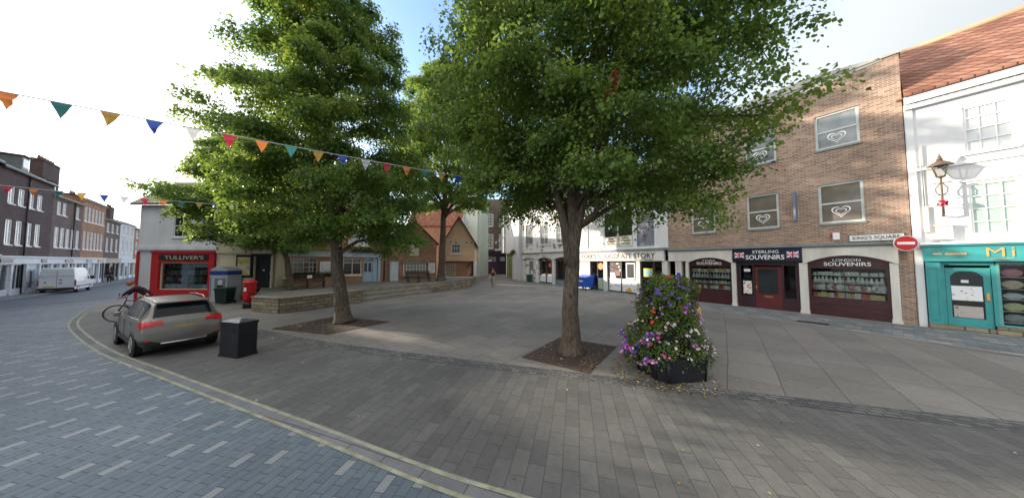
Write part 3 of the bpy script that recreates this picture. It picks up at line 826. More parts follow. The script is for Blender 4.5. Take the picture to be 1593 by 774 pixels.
# signs and fittings on the brick front
def on_A(name, label, cat, group=None): return thing(name, label, cat, A_P, A_A, group)
t = on_A("street_name_sign", "white street name plate on the brown brick wall above the london souvenirs window", "sign")
m = M(); m.box(4.08, -0.05, 3.37, 5.42, -0.02, 3.62, 0); m.box(4.06, -0.04, 3.35, 5.44, -0.003, 3.64, 1); m.build("plate", [WHITE, BLACKP], t)
text("lettering", "KING'S SQUARE", t, 4.17, 5.33, 3.415, 3.575, -0.052, BLACKP, 0.0)
t = on_A("alarm_box", "small white and red alarm box on the brick wall left of the street name plate", "alarm box")
m = M(); m.box(3.62, -0.12, 3.46, 3.82, -0.002, 3.78); m.build("case", WHITE, t, 0.015)
m = M(); m.box(3.56, -0.10, 3.60, 3.617, -0.002, 3.76); m.build("strobe", SIGNRED, t)
t = on_A("no_entry_sign", "round red no entry sign with white bar fixed to the brick pier", "road sign")
t.location = local(bA, (5.43, -0.42, 3.20)); t.rotation_euler = (0, 0, A_A + R(22))
m = M(); m.lathe([(0.30, -0.012), (0.30, 0.012)], 28, axis='y'); m.build("disc", paint("sign_back_white", (0.7, 0.7, 0.7), rough=0.4), t)
m = M(); m.lathe([(0.277, -0.018), (0.277, -0.0125)], 28, axis='y'); m.build("red_face", SIGNRED, t)
m = M(); m.box(-0.21, -0.024, -0.05, 0.21, -0.0185, 0.05); m.build("white_bar", WHITE, t)
m = M(); m.box(-0.03, 0.013, -0.2, 0.03, 0.05, 0.2); m.tube([(0.0, 0.03, 0.1), (0.05, 0.42, 0.1)], 0.02, 6); m.tube([(0.0, 0.03, -0.1), (0.05, 0.42, -0.1)], 0.02, 6); m.build("bracket", LEAD, t)
t = on_A("attraction_plaque", "small blue square plaque on the pale pillar between chocolate shop and souvenir shop", "plaque")
m = M(); m.box(-2.98, -0.125, 1.35, -2.66, -0.112, 1.80, 0); m.box(-2.94, -0.13, 1.39, -2.70, -0.1255, 1.76, 1); m.lathe([(0.07, -0.136), (0.07, -0.131)], 14, (-2.82, 0, 1.57), 2, axis='y')
m.build("plate", [WHITE, BLUE, SIGNRED], t)

# ------------------------------------------------------------------ white rendered building with teal shop
bW = thing("teal_shop_building", "white rendered building with red pantiled roof and turquoise shopfront", "building", A_P, A_A)
m = M()
WW = [(6.77, 7.62), (9.4, 10.25)]
ops = [(a, b, 3.45, 5.28) for a, b in WW] + [(a, b, 6.42, 8.08) for a, b in WW]
m.wall(5.60, 13.0, 3.12, 8.75, ops, rev=0.12)
m.box(5.60, 0.25, 3.12, 13.0, 8.0, 8.75); m.box(5.60, 1.3, 0.0, 13.0, 8.0, 3.12); m.box(5.60, 0.02, 0.0, 5.80, 1.3, 3.12)
m.box(5.60, 0.02, 3.10, 13.0, 1.3, 3.125)
m.box(5.62, -0.05, 0.0, 5.79, -0.002, 8.5)
wl_ = m.build("wall", WHITE_R, bW)
m = M(); m.box(5.7, -0.05, 6.02, 13.0, -0.002, 6.12); m.box(6.6, -0.04, 5.36, 13.0, -0.002, 5.42); m.build("string_course", WHITE, wl_)
m = M(); m.box(5.62, -0.24, 8.72, 13.0, 0.0, 9.0); m.box(5.62, -0.16, 8.52, 13.0, 0.0, 8.69); m.build("cornice", WHITE, bW)
m = M()
for i in range(46): m.box(5.8 + i * 0.155, -0.20, 8.69, 5.87 + i * 0.155, -0.01, 8.72)
m.build("dentils", LEAD, bW)
rf = M()
rf.hexa([(5.62, -0.28, 8.99), (13.0, -0.28, 8.99), (13.0, 3.2, 12.25), (5.62, 3.2, 12.25)], [(5.62, -0.30, 9.10), (13.0, -0.30, 9.10), (13.0, 3.2, 12.38), (5.62, 3.2, 12.38)])
rf.hexa([(5.62, 8.2, 8.75), (13.0, 8.2, 8.75), (13.0, 3.2, 12.25), (5.62, 3.2, 12.25)], [(5.62, 8.2, 8.87), (13.0, 8.2, 8.87), (13.0, 3.2, 12.38), (5.62, 3.2, 12.38)])
ro = rf.build("roof", TILE, bW)
m = M(); m.tube([(4.9, 3.2, 12.38), (13.0, 3.2, 12.38)], 0.14, 8); m.box(5.45, -0.2, 9.0, 5.615, 3.2, 9.0 + 0.02); m.build("ridge_tiles", paint("ridge_tile", (0.34, 0.25, 0.16)), ro)
m = M(); m.hexa([(5.60, 0.0, 8.76), (5.60, 7.9, 8.76), (5.60, 3.2, 12.2)], [(5.80, 0.0, 8.76), (5.80, 7.9, 8.76), (5.80, 3.2, 12.2)]); m.build("gable", BRICK_A, bW)
GREENISH = paint("green_tinted_glass", (0.36, 0.50, 0.45), rough=0.1, var=0.3, scale=1.5, spec=0.6)
for a, b in WW:
    sash(bW, a, b, 3.45, 5.28, y=0.07, nx=3, nz=4, gm=GREENISH, fw=0.05, bw=0.03, sill=WHITE)
    sash(bW, a, b, 6.42, 8.08, y=0.07, nx=3, nz=4, gm=GLASS_W, fw=0.05, bw=0.03, sill=WHITE)
# shopfront
m = M(); m.box(5.78, -0.24, 2.50, 13.0, -0.002, 3.06); m.box(5.74, -0.32, 3.062, 13.0, -0.002, 3.12)
fa = m.build("fascia", TEAL, bW)
m = M(); m.box(5.74, -0.36, 3.125, 13.0, -0.002, 3.19); m.build("fascia_cap", WHITE, fa)
text("lettering", "M", fa, 6.96, 7.26, 2.66, 2.96, -0.245, GOLD, 0.0); text("lettering", "i", fa, 7.37, 7.42, 2.66, 2.96, -0.245, GOLD, 0.0)
for q in ((5.98, 2.74, 6.16, 2.80), (6.22, 2.73, 6.62, 2.80), (7.02, 2.58, 7.40, 2.60)):
    m = M(); m.box(q[0], -0.252, q[1], q[2], -0.241, q[3]); m.build("small_gilt_line", GOLD, fa)
m = M(); m.box(5.82, -0.12, 0.16, 6.12, 0.1, 2.48)
for q in ((5.87, 0.3, 6.07, 0.33), (5.87, 2.25, 6.07, 2.28), (5.87, 0.33, 5.895, 2.25), (6.045, 0.33, 6.07, 2.25)): m.box(q[0], -0.14, q[1], q[2], -0.121, q[3])
m.build("pilaster", TEAL, bW)
m = M(); m.box(5.80, -0.14, 0.0, 6.20, 0.15, 0.158); m.box(7.06, -0.10, 0.0, 13.0, 0.2, 0.26); m.box(6.202, 0.0, 0.0, 7.058, 0.9, 0.14); m.build("plinth", STONE, bW)
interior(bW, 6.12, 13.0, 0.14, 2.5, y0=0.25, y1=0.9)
m = M(); m.box(6.12, 0.0, 2.36, 7.10, 0.2, 2.48); m.box(6.12, 0.0, 0.16, 6.20, 0.2, 2.36); m.box(7.04, 0.0, 0.27, 7.12, 0.2, 2.36); m.build("door_frame", TEAL, bW)
dd = M()
x0, x1, z0, z1 = 6.21, 7.03, 0.15, 2.26
dd.box(x0, 0.05, z0, x0 + 0.09, 0.10, z1); dd.box(x1 - 0.13, 0.05, z0, x1, 0.10, z1); dd.box(x0 + 0.09, 0.05, z0, x1 - 0.13, 0.10, z0 + 0.30)
pts = [(x0 + 0.09, z1)]
for i in range(13):
    t_ = i / 12; xx = x0 + 0.09 + (x1 - x0 - 0.22) * t_
    pts.append((xx, z1 - 0.32 + 0.20 * (1 - abs(2 * t_ - 1) ** 3.5)))
pts.append((x1 - 0.13, z1))
dd.prism_xz(pts, 0.05, 0.10)
do = dd.build("door", TEAL, bW)
m = M(); m.box(x0 + 0.08, 0.07, z0 + 0.28, x1 - 0.12, 0.08, z1 - 0.1); m.build("pane", GLASS, do)
m = M(); m.box(x1 - 0.10, 0.02, 1.12, x1 - 0.04, 0.049, 1.38); m.build("handle", BRASS, do)
m = M(); m.box(6.31, 0.052, 1.08, 6.87, 0.066, 1.60); m.build("poster", print_mat("white_shop_poster", (0.76, 0.77, 0.8), [(0.45, 0.45, 0.5), (0.75, 0.6, 0.4), (0.3, 0.28, 0.3), (0.76, 0.77, 0.8), (0.76, 0.77, 0.8)], 9, 0.30), do)
m = M(); m.box(6.50, 0.052, 1.72, 6.64, 0.066, 1.82); m.build("open_notice", WHITE, do)
m = M(); m.box(6.33, 0.052, 0.47, 6.86, 0.066, 0.88); m.build("lower_poster", print_mat("pink_grey_poster", (0.42, 0.38, 0.36), [(0.2, 0.1, 0.06), (0.5, 0.42, 0.36), (0.35, 0.33, 0.3)], 8, 0.35), do)
fr = frame_only(bW, 7.12, 9.6, 0.27, 2.48, 0.0, 0.12, 0.06, TEAL_L, xs=[8.4], bw=0.05)
pane_only(fr, 7.17, 9.55, 0.32, 2.43, 0.06, name="pane")
m = M()
TZ = [0.42, 0.80, 1.20, 1.56, 1.96]
for z in TZ[1:]: m.box(7.2, 0.14, z - 0.02, 9.5, 0.5, z)
m.box(7.2, 0.13, 0.40, 9.5, 0.85, 0.42)
m.build("display_shelf", SHELF, bW)
PLC = [("grey", (0.35, 0.36, 0.38)), ("yellow", (0.66, 0.58, 0.33)), ("pale", (0.6, 0.6, 0.58)), ("tan", (0.66, 0.48, 0.34)), ("pink", (0.66, 0.25, 0.32))]
for zi, z in enumerate(TZ):
    cn, cc = PLC[zi]
    first = None
    for i in range(4):
        if first is None:
            p = M(); p.lathe([(0.05, 0.0), (0.17, 0.01), (0.185, 0.02), (0.17, 0.025)], 20, (0, 0, 0), axis='y')
            p.box(-0.05, -0.01, -0.185, 0.05, 0.05, -0.170)
            o = p.build("display_plate", paint("plate_%s" % cn, cc, rough=0.4, var=0.3, scale=9)); first = o
        else:
            o = first.copy(); COL.objects.link(o)
        o.scale = (1.0, 1, 0.78 if zi != 2 else 0.6)
        o.location = local(bW, (7.40 + i * 0.40, 0.24, z + 0.186 * o.scale[2])); o.rotation_euler = (0, 0, A_A)
        tag(o, "%s round sweet tin on a shelf in the turquoise shop window" % cn, "tin", "round tins in the turquoise shop window")
# lantern on the white wall
t = thing("wall_lantern", "ornate iron lantern on a bracket with a red flower on the white wall", "lantern", local(bW, (6.25, -0.30, 0.0)), A_A)
IRON = paint("bronzed_iron", (0.13, 0.09, 0.06), rough=0.5, var=0.3)
m = M(); m.tube([(0, 0, 4.25), (0, 0, 5.60)], [0.03, 0.022], 8)
for z, w in ((4.95, 0.16), (5.40, 0.2)): m.tube([(-w, 0, z), (w, 0, z)], 0.014, 6)
for sx in (-1, 1):
    m.tube([(sx * 0.03, 0, 4.95), (sx * 0.11, 0, 5.05), (sx * 0.12, 0, 5.2), (sx * 0.06, 0, 5.32), (sx * 0.02, 0, 5.4)], 0.014, 6)
m.tube([(0, 0.30, 4.2), (0, 0.12, 4.18), (0, 0, 4.28)], 0.03, 8); m.tube([(-0.3, 0, 4.62), (0.0, 0, 4.55)], 0.014, 6)
m.build("bracket", IRON, t)
m = M()
for k in range(4):
    a = math.pi / 4 + k * math.pi / 2
    m.tube([(0.11 * math.cos(a), 0.11 * math.sin(a), 5.64), (0.22 * math.cos(a), 0.22 * math.sin(a), 6.05)], 0.013, 5)
m.lathe([(0.02, 5.58), (0.10, 5.62), (0.115, 5.65)], 12); m.lathe([(0.29, 6.04), (0.28, 6.07), (0.17, 6.17), (0.09, 6.22), (0.06, 6.27)], 4)
m.lathe([(0.05, 6.26), (0.075, 6.30), (0.04, 6.34), (0.05, 6.38), (0.02, 6.43), (0.012, 6.50)], 8)
m.build("lantern_frame", IRON, t)
m = M()
m.hexa([(-0.075, -0.075, 5.655), (0.075, -0.075, 5.655), (0.075, 0.075, 5.655), (-0.075, 0.075, 5.655)], [(-0.15, -0.15, 6.04), (0.15, -0.15, 6.04), (0.15, 0.15, 6.04), (-0.15, 0.15, 6.04)])
m.build("lantern_glass", clear_glass("lantern_glass", (0.8, 0.82, 0.8), 0.5), t)
m = M()
for i in range(40):
    a, b = random.uniform(0, 6.3), random.uniform(-0.08, 0.12)
    p = Vector((0.10 * math.cos(a) * random.random(), 0.10 * math.sin(a) * random.random() - 0.05, 4.62 + b))
    q = Vector((random.uniform(-1, 1), random.uniform(-1, 1), random.uniform(-1, 1))).normalized() * 0.05
    r_ = q.cross(Vector((0.3, 0.5, 0.8))).normalized() * 0.04
    m.face([p - q, p + r_, p + q, p - r_])
m.build("red_flower", paint("geranium_red", (0.55, 0.03, 0.09)), t)
t = thing("meter_box", "square pale box on the white wall under the iron lantern", "utility box", A_P, A_A)
m = M(); m.box(6.08, -0.16, 3.30, 6.42, -0.002, 3.80); m.build("case", STONE_W, t, 0.01)
m = M(); m.box(6.05, -0.19, 3.803, 6.45, -0.002, 3.85); m.build("lid", STONE_W, t)
t = thing("cable_box", "narrow grey vertical boxes down the left edge of the white wall", "utility box", A_P, A_A)
m = M(); m.box(5.85, -0.08, 3.6, 5.97, -0.002, 4.6); m.build("trunking", STONE_W, t)
m = M(); m.box(5.86, -0.07, 6.2, 5.93, -0.002, 7.0); m.build("trunking", STONE_W, t)
m = M(); m.tube([(5.9, -0.04, 4.603), (5.9, -0.04, 6.197)], 0.015, 6); m.build("cable", LEAD, t)
# ------------------------------------------------------------------ chocolate attraction and its neighbour
B_P, B_A = (1.38, 33.69, 0.0), R(-60)
bC = thing("chocolate_attraction_building", "white fronted chocolate attraction with a long fascia sign and upper window band", "building", B_P, B_A)
m = M()
ops = [(11.23, 12.68, 3.66, 6.2), (13.02, 15.85, 3.60, 6.6), (16.15, 17.52, 3.60, 6.25), (11.3, 12.6, 7.4, 8.9), (13.6, 15.2, 7.4, 8.9), (16.2, 17.5, 7.4, 8.9)]
m.wall(9.32, 18.50, 3.36, 9.6, ops, rev=0.16)
m.box(9.32, 0.3, 3.36, 18.50, 8.5, 9.6); m.box(9.32, 1.6, 0.0, 18.5, 8.5, 3.36); m.box(9.32, 0.03, 3.33, 18.5, 1.6, 3.362)
m.box(9.32, 0.0, 0.0, 11.5, 0.3, 2.5)
m.build("wall", WHITE_R, bC)
m = M(); m.box(9.3, -0.1, 9.6, 18.52, 0.4, 9.8); m.build("coping", CONCRETE, bC)
sash(bC, 11.23, 12.68, 3.66, 6.2, y=0.08, nx=1, nz=1, fm=FRAME_G, gm=print_mat("pale_poster_window", (0.60, 0.60, 0.58), [(0.35, 0.34, 0.33), (0.6, 0.6, 0.58), (0.45, 0.40, 0.36)], 1.6, 0.25))
w = sash(bC, 13.02, 15.85, 3.60, 6.6, y=0.08, nx=2, nz=1, fm=FRAME_G, bw=0.14, fw=0.10)
for (a, b) in ((13.16, 14.33), (14.55, 15.72)):
    m = M(); m.box(a, 0.065, 3.72, b, 0.08, 4.52); p = m.build("notice_board", paint("cream_board", (0.70, 0.68, 0.55)), w)
    for i, s in enumerate(("VISITOR", "ATTRACTION", "OPEN DAILY")):
        wd = 0.28 if i == 0 else 0.42
        text("lettering", s, p, (a + b) / 2 - wd, (a + b) / 2 + wd, 4.29 - i * 0.22, 4.42 - i * 0.22, 0.064, BLACKP, 0.02)
m = M(); m.box(13.5, 0.05, 5.2, 13.85, 0.079, 5.5); m.build("small_notice", WHITE, w)
sash(bC, 16.15, 17.52, 3.60, 6.25, y=0.08, nx=1, nz=1, fm=LEAD, gm=print_mat("grey_picture_window", (0.20, 0.21, 0.25), [(0.34, 0.34, 0.40), (0.14, 0.14, 0.17), (0.28, 0.26, 0.30)], 2.6, 0.5))
for a, b in ((11.3, 12.6), (13.6, 15.2), (16.2, 17.5)): sash(bC, a, b, 7.4, 8.9, y=0.08, nx=2, nz=1, fm=WHITE)
m = M(); m.box(9.34, -0.28, 3.26, 18.46, -0.002, 3.42); m.build("gutter", LEAD, bC)
m = M(); m.box(9.34, -0.22, 2.52, 18.28, 0.02, 3.255); fa = m.build("fascia", paint("fascia_white", (0.72, 0.71, 0.69), var=0.08), bC)
LC = [paint("chocolate_brown_letter", (0.05, 0.028, 0.03)), paint("letter_pink", (0.55, 0.12, 0.22)), paint("letter_grey", (0.30, 0.34, 0.36)),
      paint("letter_purple", (0.24, 0.06, 0.26)), paint("letter_plum", (0.13, 0.06, 0.13)), paint("letter_olive", (0.26, 0.30, 0.22)),
      paint("letter_umber", (0.22, 0.13, 0.07)), paint("letter_orange", (0.62, 0.14, 0.07)), paint("letter_teal", (0.10, 0.30, 0.42))]
S = "YORK'S CHOCOLATE STORY"
ix = [0] * 7 + [1, 2, 3, 4, 0, 5, 6, 7, 8] + [0] * 6
text("lettering", S, fa, 10.60, 17.70, 2.72, 3.12, -0.225, None, 0.010, LC, ix)
text("small_lettering", "Attraction Entrance", fa, 16.0, 17.55, 2.58, 2.68, -0.225, LC[0], 0.01)
PW = [(13.05, 13.42), (16.12, 16.42), (11.32, 11.52)]
for a, b in PW:
    m = M(); m.box(a, -0.10, 0.0, b, 0.25, 2.52); m.build("pillar", STONE_W, bC)
m = M(); m.box(18.10, -0.12, 0.0, 18.46, 0.25, 2.52); m.build("pillar", STONE_W, bC)
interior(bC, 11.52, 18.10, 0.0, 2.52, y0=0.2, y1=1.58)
VIN = print_mat("white_vinyl_with_drawings", (0.70, 0.71, 0.72), [(0.15, 0.32, 0.36), (0.12, 0.1, 0.12), (0.62, 0.40, 0.06), (0.40, 0.42, 0.46), (0.45, 0.12, 0.16), (0.70, 0.71, 0.72), (0.30, 0.45, 0.60)], 3.6, 0.27)
VIN2 = print_mat("vinyl_of_flowers", (0.04, 0.035, 0.04), [(0.6, 0.62, 0.64), (0.30, 0.12, 0.2), (0.55, 0.57, 0.6), (0.3, 0.05, 0.04), (0.05, 0.05, 0.05)], 5.0, 0.42)
fr = frame_only(bC, 11.54, 13.04, 0.03, 2.5, 0.02, 0.12, 0.06, DARKFRAME, xs=[12.3])
pane_only(fr, 11.6, 12.98, 0.09, 2.44, 0.07, name="pane")
m = M(); m.lathe([(0.30, 0.045), (0.30, 0.052)], 24, (12.62, 0, 2.06), axis='y'); m.build("round_sticker", paint("sticker_orange", (0.62, 0.24, 0.10)), fr)
m = M(); m.box(12.32, 0.05, 0.1, 12.97, 0.062, 1.05); m.build("pale_vinyl", paint("pale_green_vinyl", (0.42, 0.50, 0.42), var=0.3), fr)
fr = frame_only(bC, 13.44, 16.10, 0.03, 2.5, 0.02, 0.12, 0.06, DARKFRAME, xs=[14.72], bw=0.1)
pane_only(fr, 13.5, 16.04, 0.09, 2.44, 0.08, name="pane")
m = M(); m.box(13.5, 0.05, 0.1, 14.66, 0.062, 1.12); m.box(14.78, 0.05, 0.1, 16.04, 0.062, 1.10); m.box(13.62, 0.045, 1.1, 14.2, 0.061, 1.58); m.build("window_vinyl", VIN, fr)
m = M(); m.box(13.5, 0.05, 1.6, 14.66, 0.062, 2.44); m.build("flower_vinyl", VIN2, fr)
m = M(); m.prism_xz([(15.05, 0.1), (15.75, 0.1), (15.42, 0.48)], 0.04, 0.049); m.build("yellow_mountain_sticker", paint("sticker_yellow", (0.60, 0.36, 0.03)), fr)
m = M(); m.box(15.15, 0.03, 1.12, 15.95, 0.049, 2.38, 0); m.box(15.25, 0.02, 1.22, 15.85, 0.0295, 2.28, 1); m.build("menu_screen", [WHITE, BLACKP], fr)
m = M(); m.box(14.1, 0.04, 1.3, 14.6, 0.049, 1.75); m.build("brown_photograph", print_mat("brown_photo", (0.22, 0.12, 0.09), [(0.4, 0.26, 0.2), (0.12, 0.03, 0.1), (0.3, 0.1, 0.05)], 5, 0.4), fr)
fr = frame_only(bC, 16.44, 18.08, 0.03, 2.5, 0.02, 0.12, 0.07, DARKFRAME, xs=[17.42], bw=0.12)
pane_only(fr, 16.5, 18.0, 0.09, 2.44, 0.08, name="pane")
m = M()
for (a, b, c, d, k) in ((16.62, 17.32, 1.36, 1.98, 0), (16.72, 17.22, 1.46, 1.88, 1)): m.box(a, 0.05 - k * 0.008, c, b, 0.062 - k * 0.013, d, k)
m.build("yellow_framed_notice", [paint("notice_gold", (0.66, 0.42, 0.06)), paint("notice_cyan", (0.20, 0.52, 0.56))], fr)
m = M(); m.lathe([(0.02, 0), (0.22, 0.05), (0.24, 0.12), (0.14, 0.2), (0.02, 0.22)], 12, (17.5, 0.5, 1.3)); m.build("red_display", SIGNRED, fr)
m = M(); m.box(16.7, 1.0, 2.0, 17.3, 1.2, 2.3); m.box(17.5, 0.9, 1.2, 18.0, 1.1, 1.35); m.build("dull_red_display", paint("dull_red", (0.25, 0.03, 0.03)), fr)  # plain dull red boxes at the back of the window

bP = thing("peeling_arched_building", "old building with white paint peeling off brown render above two arches", "building", B_P, B_A)
m = M()
ops = [(0.77, 2.3, 4.6, 7.0), (3.8, 5.3, 4.4, 6.7), (6.7, 8.0, 4.4, 6.6)]
m.wall(0.0, 9.30, 3.5, 8.8, ops, rev=0.14); m.box(0.0, 0.3, 3.5, 9.30, 7.5, 8.8); m.box(0.0, 1.4, 0.0, 9.3, 7.5, 3.5); m.box(0, 0.03, 3.47, 9.3, 1.4, 3.502)
m.build("wall", PEEL, bP)
for a, b, c, d in ops: sash(bP, a, b, c, d, y=0.08, nx=2, nz=2, fm=LEAD if a < 1 else WHITE, gm=GLASS_L, sill=OFFW)
m = M(); m.box(0.02, -0.2, 3.40, 9.28, -0.002, 3.52); m.build("gutter", LEAD, bP)
def fpoly(x0, x1): return arch_piece(x0, x1, 3.395, 2.62, 0.30)
m = M(); m.prism_xz(fpoly(0.0, 3.2), -0.12, 0.02); m.prism_xz(fpoly(3.203, 6.2), -0.12, 0.02); m.prism_xz(fpoly(6.203, 9.3), -0.12, 0.02)
fa = m.build("fascia", STONE_W, bP)
text("lettering", "hall of fame", fa, 4.1, 5.5, 3.05, 3.17, -0.125, BLACKP, 0.012) if False else None
m = M(); m.box(4.2, -0.135, 3.06, 5.4, -0.121, 3.13); m.build("illegible_sign_line", LEAD, fa)
for a, b in ((0.0, 0.35), (3.0, 3.5), (6.05, 6.5), (9.0, 9.3)):
    m = M(); m.box(a, -0.08, 0.0, b, 0.25, 2.64); m.build("pier", PEEL if a < 4 else STONE_W, bP)
m = M(); m.box(0.35, 0.1, 0.0, 1.3, 0.3, 3.0); m.box(2.3, 0.1, 0.0, 3.0, 0.3, 3.0); m.box(1.3, 0.1, 2.5, 2.3, 0.3, 3.0); m.build("infill_wall", PEEL, bP)
d = door_leaf(bP, 1.3, 2.3, 0.0, 2.5, 0.2, LEAD); m = M(); m.box(1.65, 0.16, 0.9, 2.0, 0.184, 1.4); m.build("door_notice", WHITE, d)
interior(bP, 3.5, 6.05, 0.0, 3.0, y0=0.3, y1=1.3)
for a, b in ((3.52, 4.76), (4.80, 6.03)):
    d = door_leaf(bP, a, b, 0.02, 2.9, 0.15, DARKFRAME, SHOPGLASS, gl=(0.09, 0.12, 0.1), handle_side=1 if a < 4 else -1)
    m = M(); m.box(a + 0.1, 0.145, 0.16, b - 0.1, 0.155, 0.86); m.build("white_vinyl", WHITE, d)
m = M(); m.lathe([(0.27, 0.13), (0.27, 0.138)], 20, (5.45, 0, 2.05), axis='y'); m.build("round_sticker", paint("sticker_coral", (0.6, 0.12, 0.10)), bP)
interior(bP, 6.5, 9.0, 0.0, 3.0, y0=0.3, y1=1.3)
fr = frame_only(bP, 6.5, 9.0, 0.5, 2.9, 0.1, 0.2, 0.08, DARKFRAME, xs=[7.75]); pane_only(fr, 6.55, 8.95, 0.55, 2.85, 0.14, name="pane")
m = M(); m.box(6.5, 0.1, 0.0, 9.0, 0.25, 0.5); m.build("stall_riser", LEAD, bP)
downpipe(bP, 0.15, 0.0, 7.8, PEEL)
t = thing("wall_flower_basket", "small flower basket hung on an iron bracket on the white wall by the green door", "flower basket", (0.35, 36.2, 0), 0)
# ------------------------------------------------------------------ white gable wall with green door, at the mouth of the lane
H_P, H_A = (-0.95, 42.0, 0.0), math.atan2(33.7 - 42.0, 0.90 + 0.95)
bH = thing("white_lane_building", "tall blank white wall with an olive green door at the mouth of the lane", "building", H_P, H_A)
L_ = 8.45
m = M(); m.box(0.0, 0.0, 0.0, L_, 5.5, 11.0); m.box(-9.0, 0.6, 4.0, 0.0, 5.5, 11.0); m.box(-9.0, 1.6, 0.0, 0.0, 5.5, 4.0)
m.build("wall", OFFW, bH)
m = M(); m.box(1.0, -0.08, 0.0, 4.6, -0.002, 3.55); m.build("door_surround", OLIVE, bH)
door_leaf(bH, 2.0, 3.6, 0.05, 2.9, -0.14, OLIVE)
m = M(); m.box(0.6, -0.32, 3.56, 5.6, -0.002, 3.72); m.build("door_hood", paint("weathered_timber", (0.26, 0.2, 0.13), var=0.4), bH)
m = M(); m.box(-9.05, -0.1, 11.0, L_ + 0.05, 5.55, 11.15); m.build("roof", SLATE, bH)
bpos = Vector((0.62, 35.4, 0.0))
t.location = bpos
m = M(); m.tube([(0.0, 0.0, 4.05), (-0.55, -0.12, 4.1)], 0.02, 6); m.tube([(0.0, 0, 3.6), (-0.4, -0.09, 4.05)], 0.015, 6); m.build("bracket", BLACKP, t)
m = M()
random.seed(3)
for i in range(260):
    q = Vector((random.gauss(0, 1), random.gauss(0, 1), random.gauss(0, 1))).normalized() * 0.36 * random.random() ** 0.4 + Vector((-0.5, -0.1, 3.7))
    d1 = Vector((random.uniform(-1, 1), random.uniform(-1, 1), random.uniform(-1, 1))).normalized() * 0.07; d2 = d1.cross(Vector((0.2, 0.7, 0.4))).normalized() * 0.05
    m.face([q - d1, q + d2, q + d1, q - d2], 1 if i % 7 == 0 else 0)
m.build("flowers", [leaf_mat("basket_leaf", (0.03, 0.05, 0.012), (0.12, 0.13, 0.04)), paint("basket_yellow", (0.5, 0.33, 0.06))], t)

# ------------------------------------------------------------------ purple fronted brick building closing the lane
bG = thing("purple_shop_building", "brick building with white sashes over a dark purple shopfront closing the lane", "building", (-6.5, 50.0, 0.0), 0.0)
m = M()
ops = [(0.41, 1.15, 4.97, 7.7), (1.78, 2.9, 4.97, 7.7), (0.41, 1.15, 9.2, 11.6), (1.78, 2.9, 9.2, 11.6), (4.0, 5.0, 4.97, 7.7), (4.0, 5.0, 9.2, 11.6)]
m.wall(-0.3, 9.0, 4.42, 14.5, ops, rev=0.1); m.box(-0.3, 0.3, 4.42, 9.0, 8, 14.5); m.box(-0.3, 1.3, 0, 9.0, 8, 4.42)
m.build("wall", BRICK_P, bG)
for o_ in ops: sash(bG, *o_, y=0.06, nx=3, nz=4, gm=GLASS_L, fw=0.13, bw=0.05, sill=WHITE)
m = M(); m.box(-0.2, -0.3, 3.7, 7.5, 0.0, 4.38); m.box(-0.25, -0.42, 4.385, 7.6, 0.0, 4.47); m.box(-0.2, -0.05, 0, 0.5, 0.3, 3.7); m.box(3.5, -0.05, 0, 4.0, 0.3, 3.7); m.box(0.5, 0.0, 0.0, 3.5, 0.3, 2.35); m.box(4.0, 0.2, 0.0, 7.5, 0.5, 3.7); m.box(0.5, 0, 3.5, 3.5, 0.3, 3.69)
fs = m.build("shopfront", PURPLE, bG)
fr = frame_only(fs, 0.5, 3.5, 2.35, 3.5, 0.02, 0.14, 0.09, PURPLE, xs=[1.0, 1.5, 2.0, 2.5, 3.0], bw=0.06); pane_only(fr, 0.55, 3.45, 2.4, 3.45, 0.08, GLASS_L, name="pane")
m = M(); m.box(1.4, -0.02, 2.5, 2.6, 0.015, 2.72); m.build("window_notice", WHITE, fs)
fr = frame_only(fs, 4.1, 5.2, 2.45, 3.4, 0.12, 0.198, 0.07, PURPLE); pane_only(fr, 4.15, 5.15, 2.5, 3.35, 0.15, GLASS_L, name="pane")
m = M(); m.box(3.2, -0.05, 4.5, 5.6, -0.003, 4.85); m.build("name_plate", WHITE, bG)
# pale green building left of the lane
bF = thing("pale_green_building", "tall pale green rendered building with a dark lamp bracket left of the lane", "building", (-9.2, 43.5, 0.0), R(-12))
m = M(); ops = [(1.1, 2.0, 5.2, 7.0), (1.1, 2.0, 8.4, 10.4)]
m.wall(-1.0, 3.6, 0.0, 14.0, ops + [(2.0, 2.9, 0.0, 2.6), (0.1, 1.7, 0.9, 2.7)], rev=0.15); m.box(-1.0, 0.4, 0.0, 3.6, 6, 14.0)
m.build("wall", PALEGREEN, bF)
for o_ in ops: sash(bF, *o_, y=0.08, nx=2, nz=4, gm=GLASS_W, sill=WHITE)
sash(bF, 0.1, 1.7, 0.9, 2.7, y=0.08, nx=5, nz=4, gm=GLASS_L, fm=CREAMF)
door_leaf(bF, 2.0, 2.9, 0.0, 2.6, 0.1, BLACKP)
m = M(); m.box(-0.2, -0.2, 2.9, 3.6, 0.0, 3.3); m.build("fascia", DARKFRAME, bF)
m = M(); m.box(3.1, -0.2, 0.0, 3.5, -0.002, 2.9); m.build("pilaster", OFFW, bF)
m = M(); m.tube([(1.0, 0, 6.9), (1.0, -0.8, 7.0), (0.9, -1.0, 6.7)], 0.04, 6); m.box(0.75, -1.15, 6.1, 1.05, -0.85, 6.7); m.build("lamp_bracket", BLACKP, bF)
# tiled house behind
bK = thing("tiled_roof_house", "house with a steep red tiled roof and white gable rising behind the pink gable", "house", (-16.5, 41.0, 0.0), R(0))
m = M(); m.box(0.0, 0.0, 0.0, 8.2, 8, 8.2); m.build("wall", BRICK_O, bK)
ro, e = gable_roof(bK, -0.2, 8.4, 0, 8, 8.2, 12.6, TILE_S); e.build("gable", WHITE_R, bK)
chimney(bK, 7.6, 4.0, 9.0, 14.5, 0.9, 0.8, 2, BRICK_O)

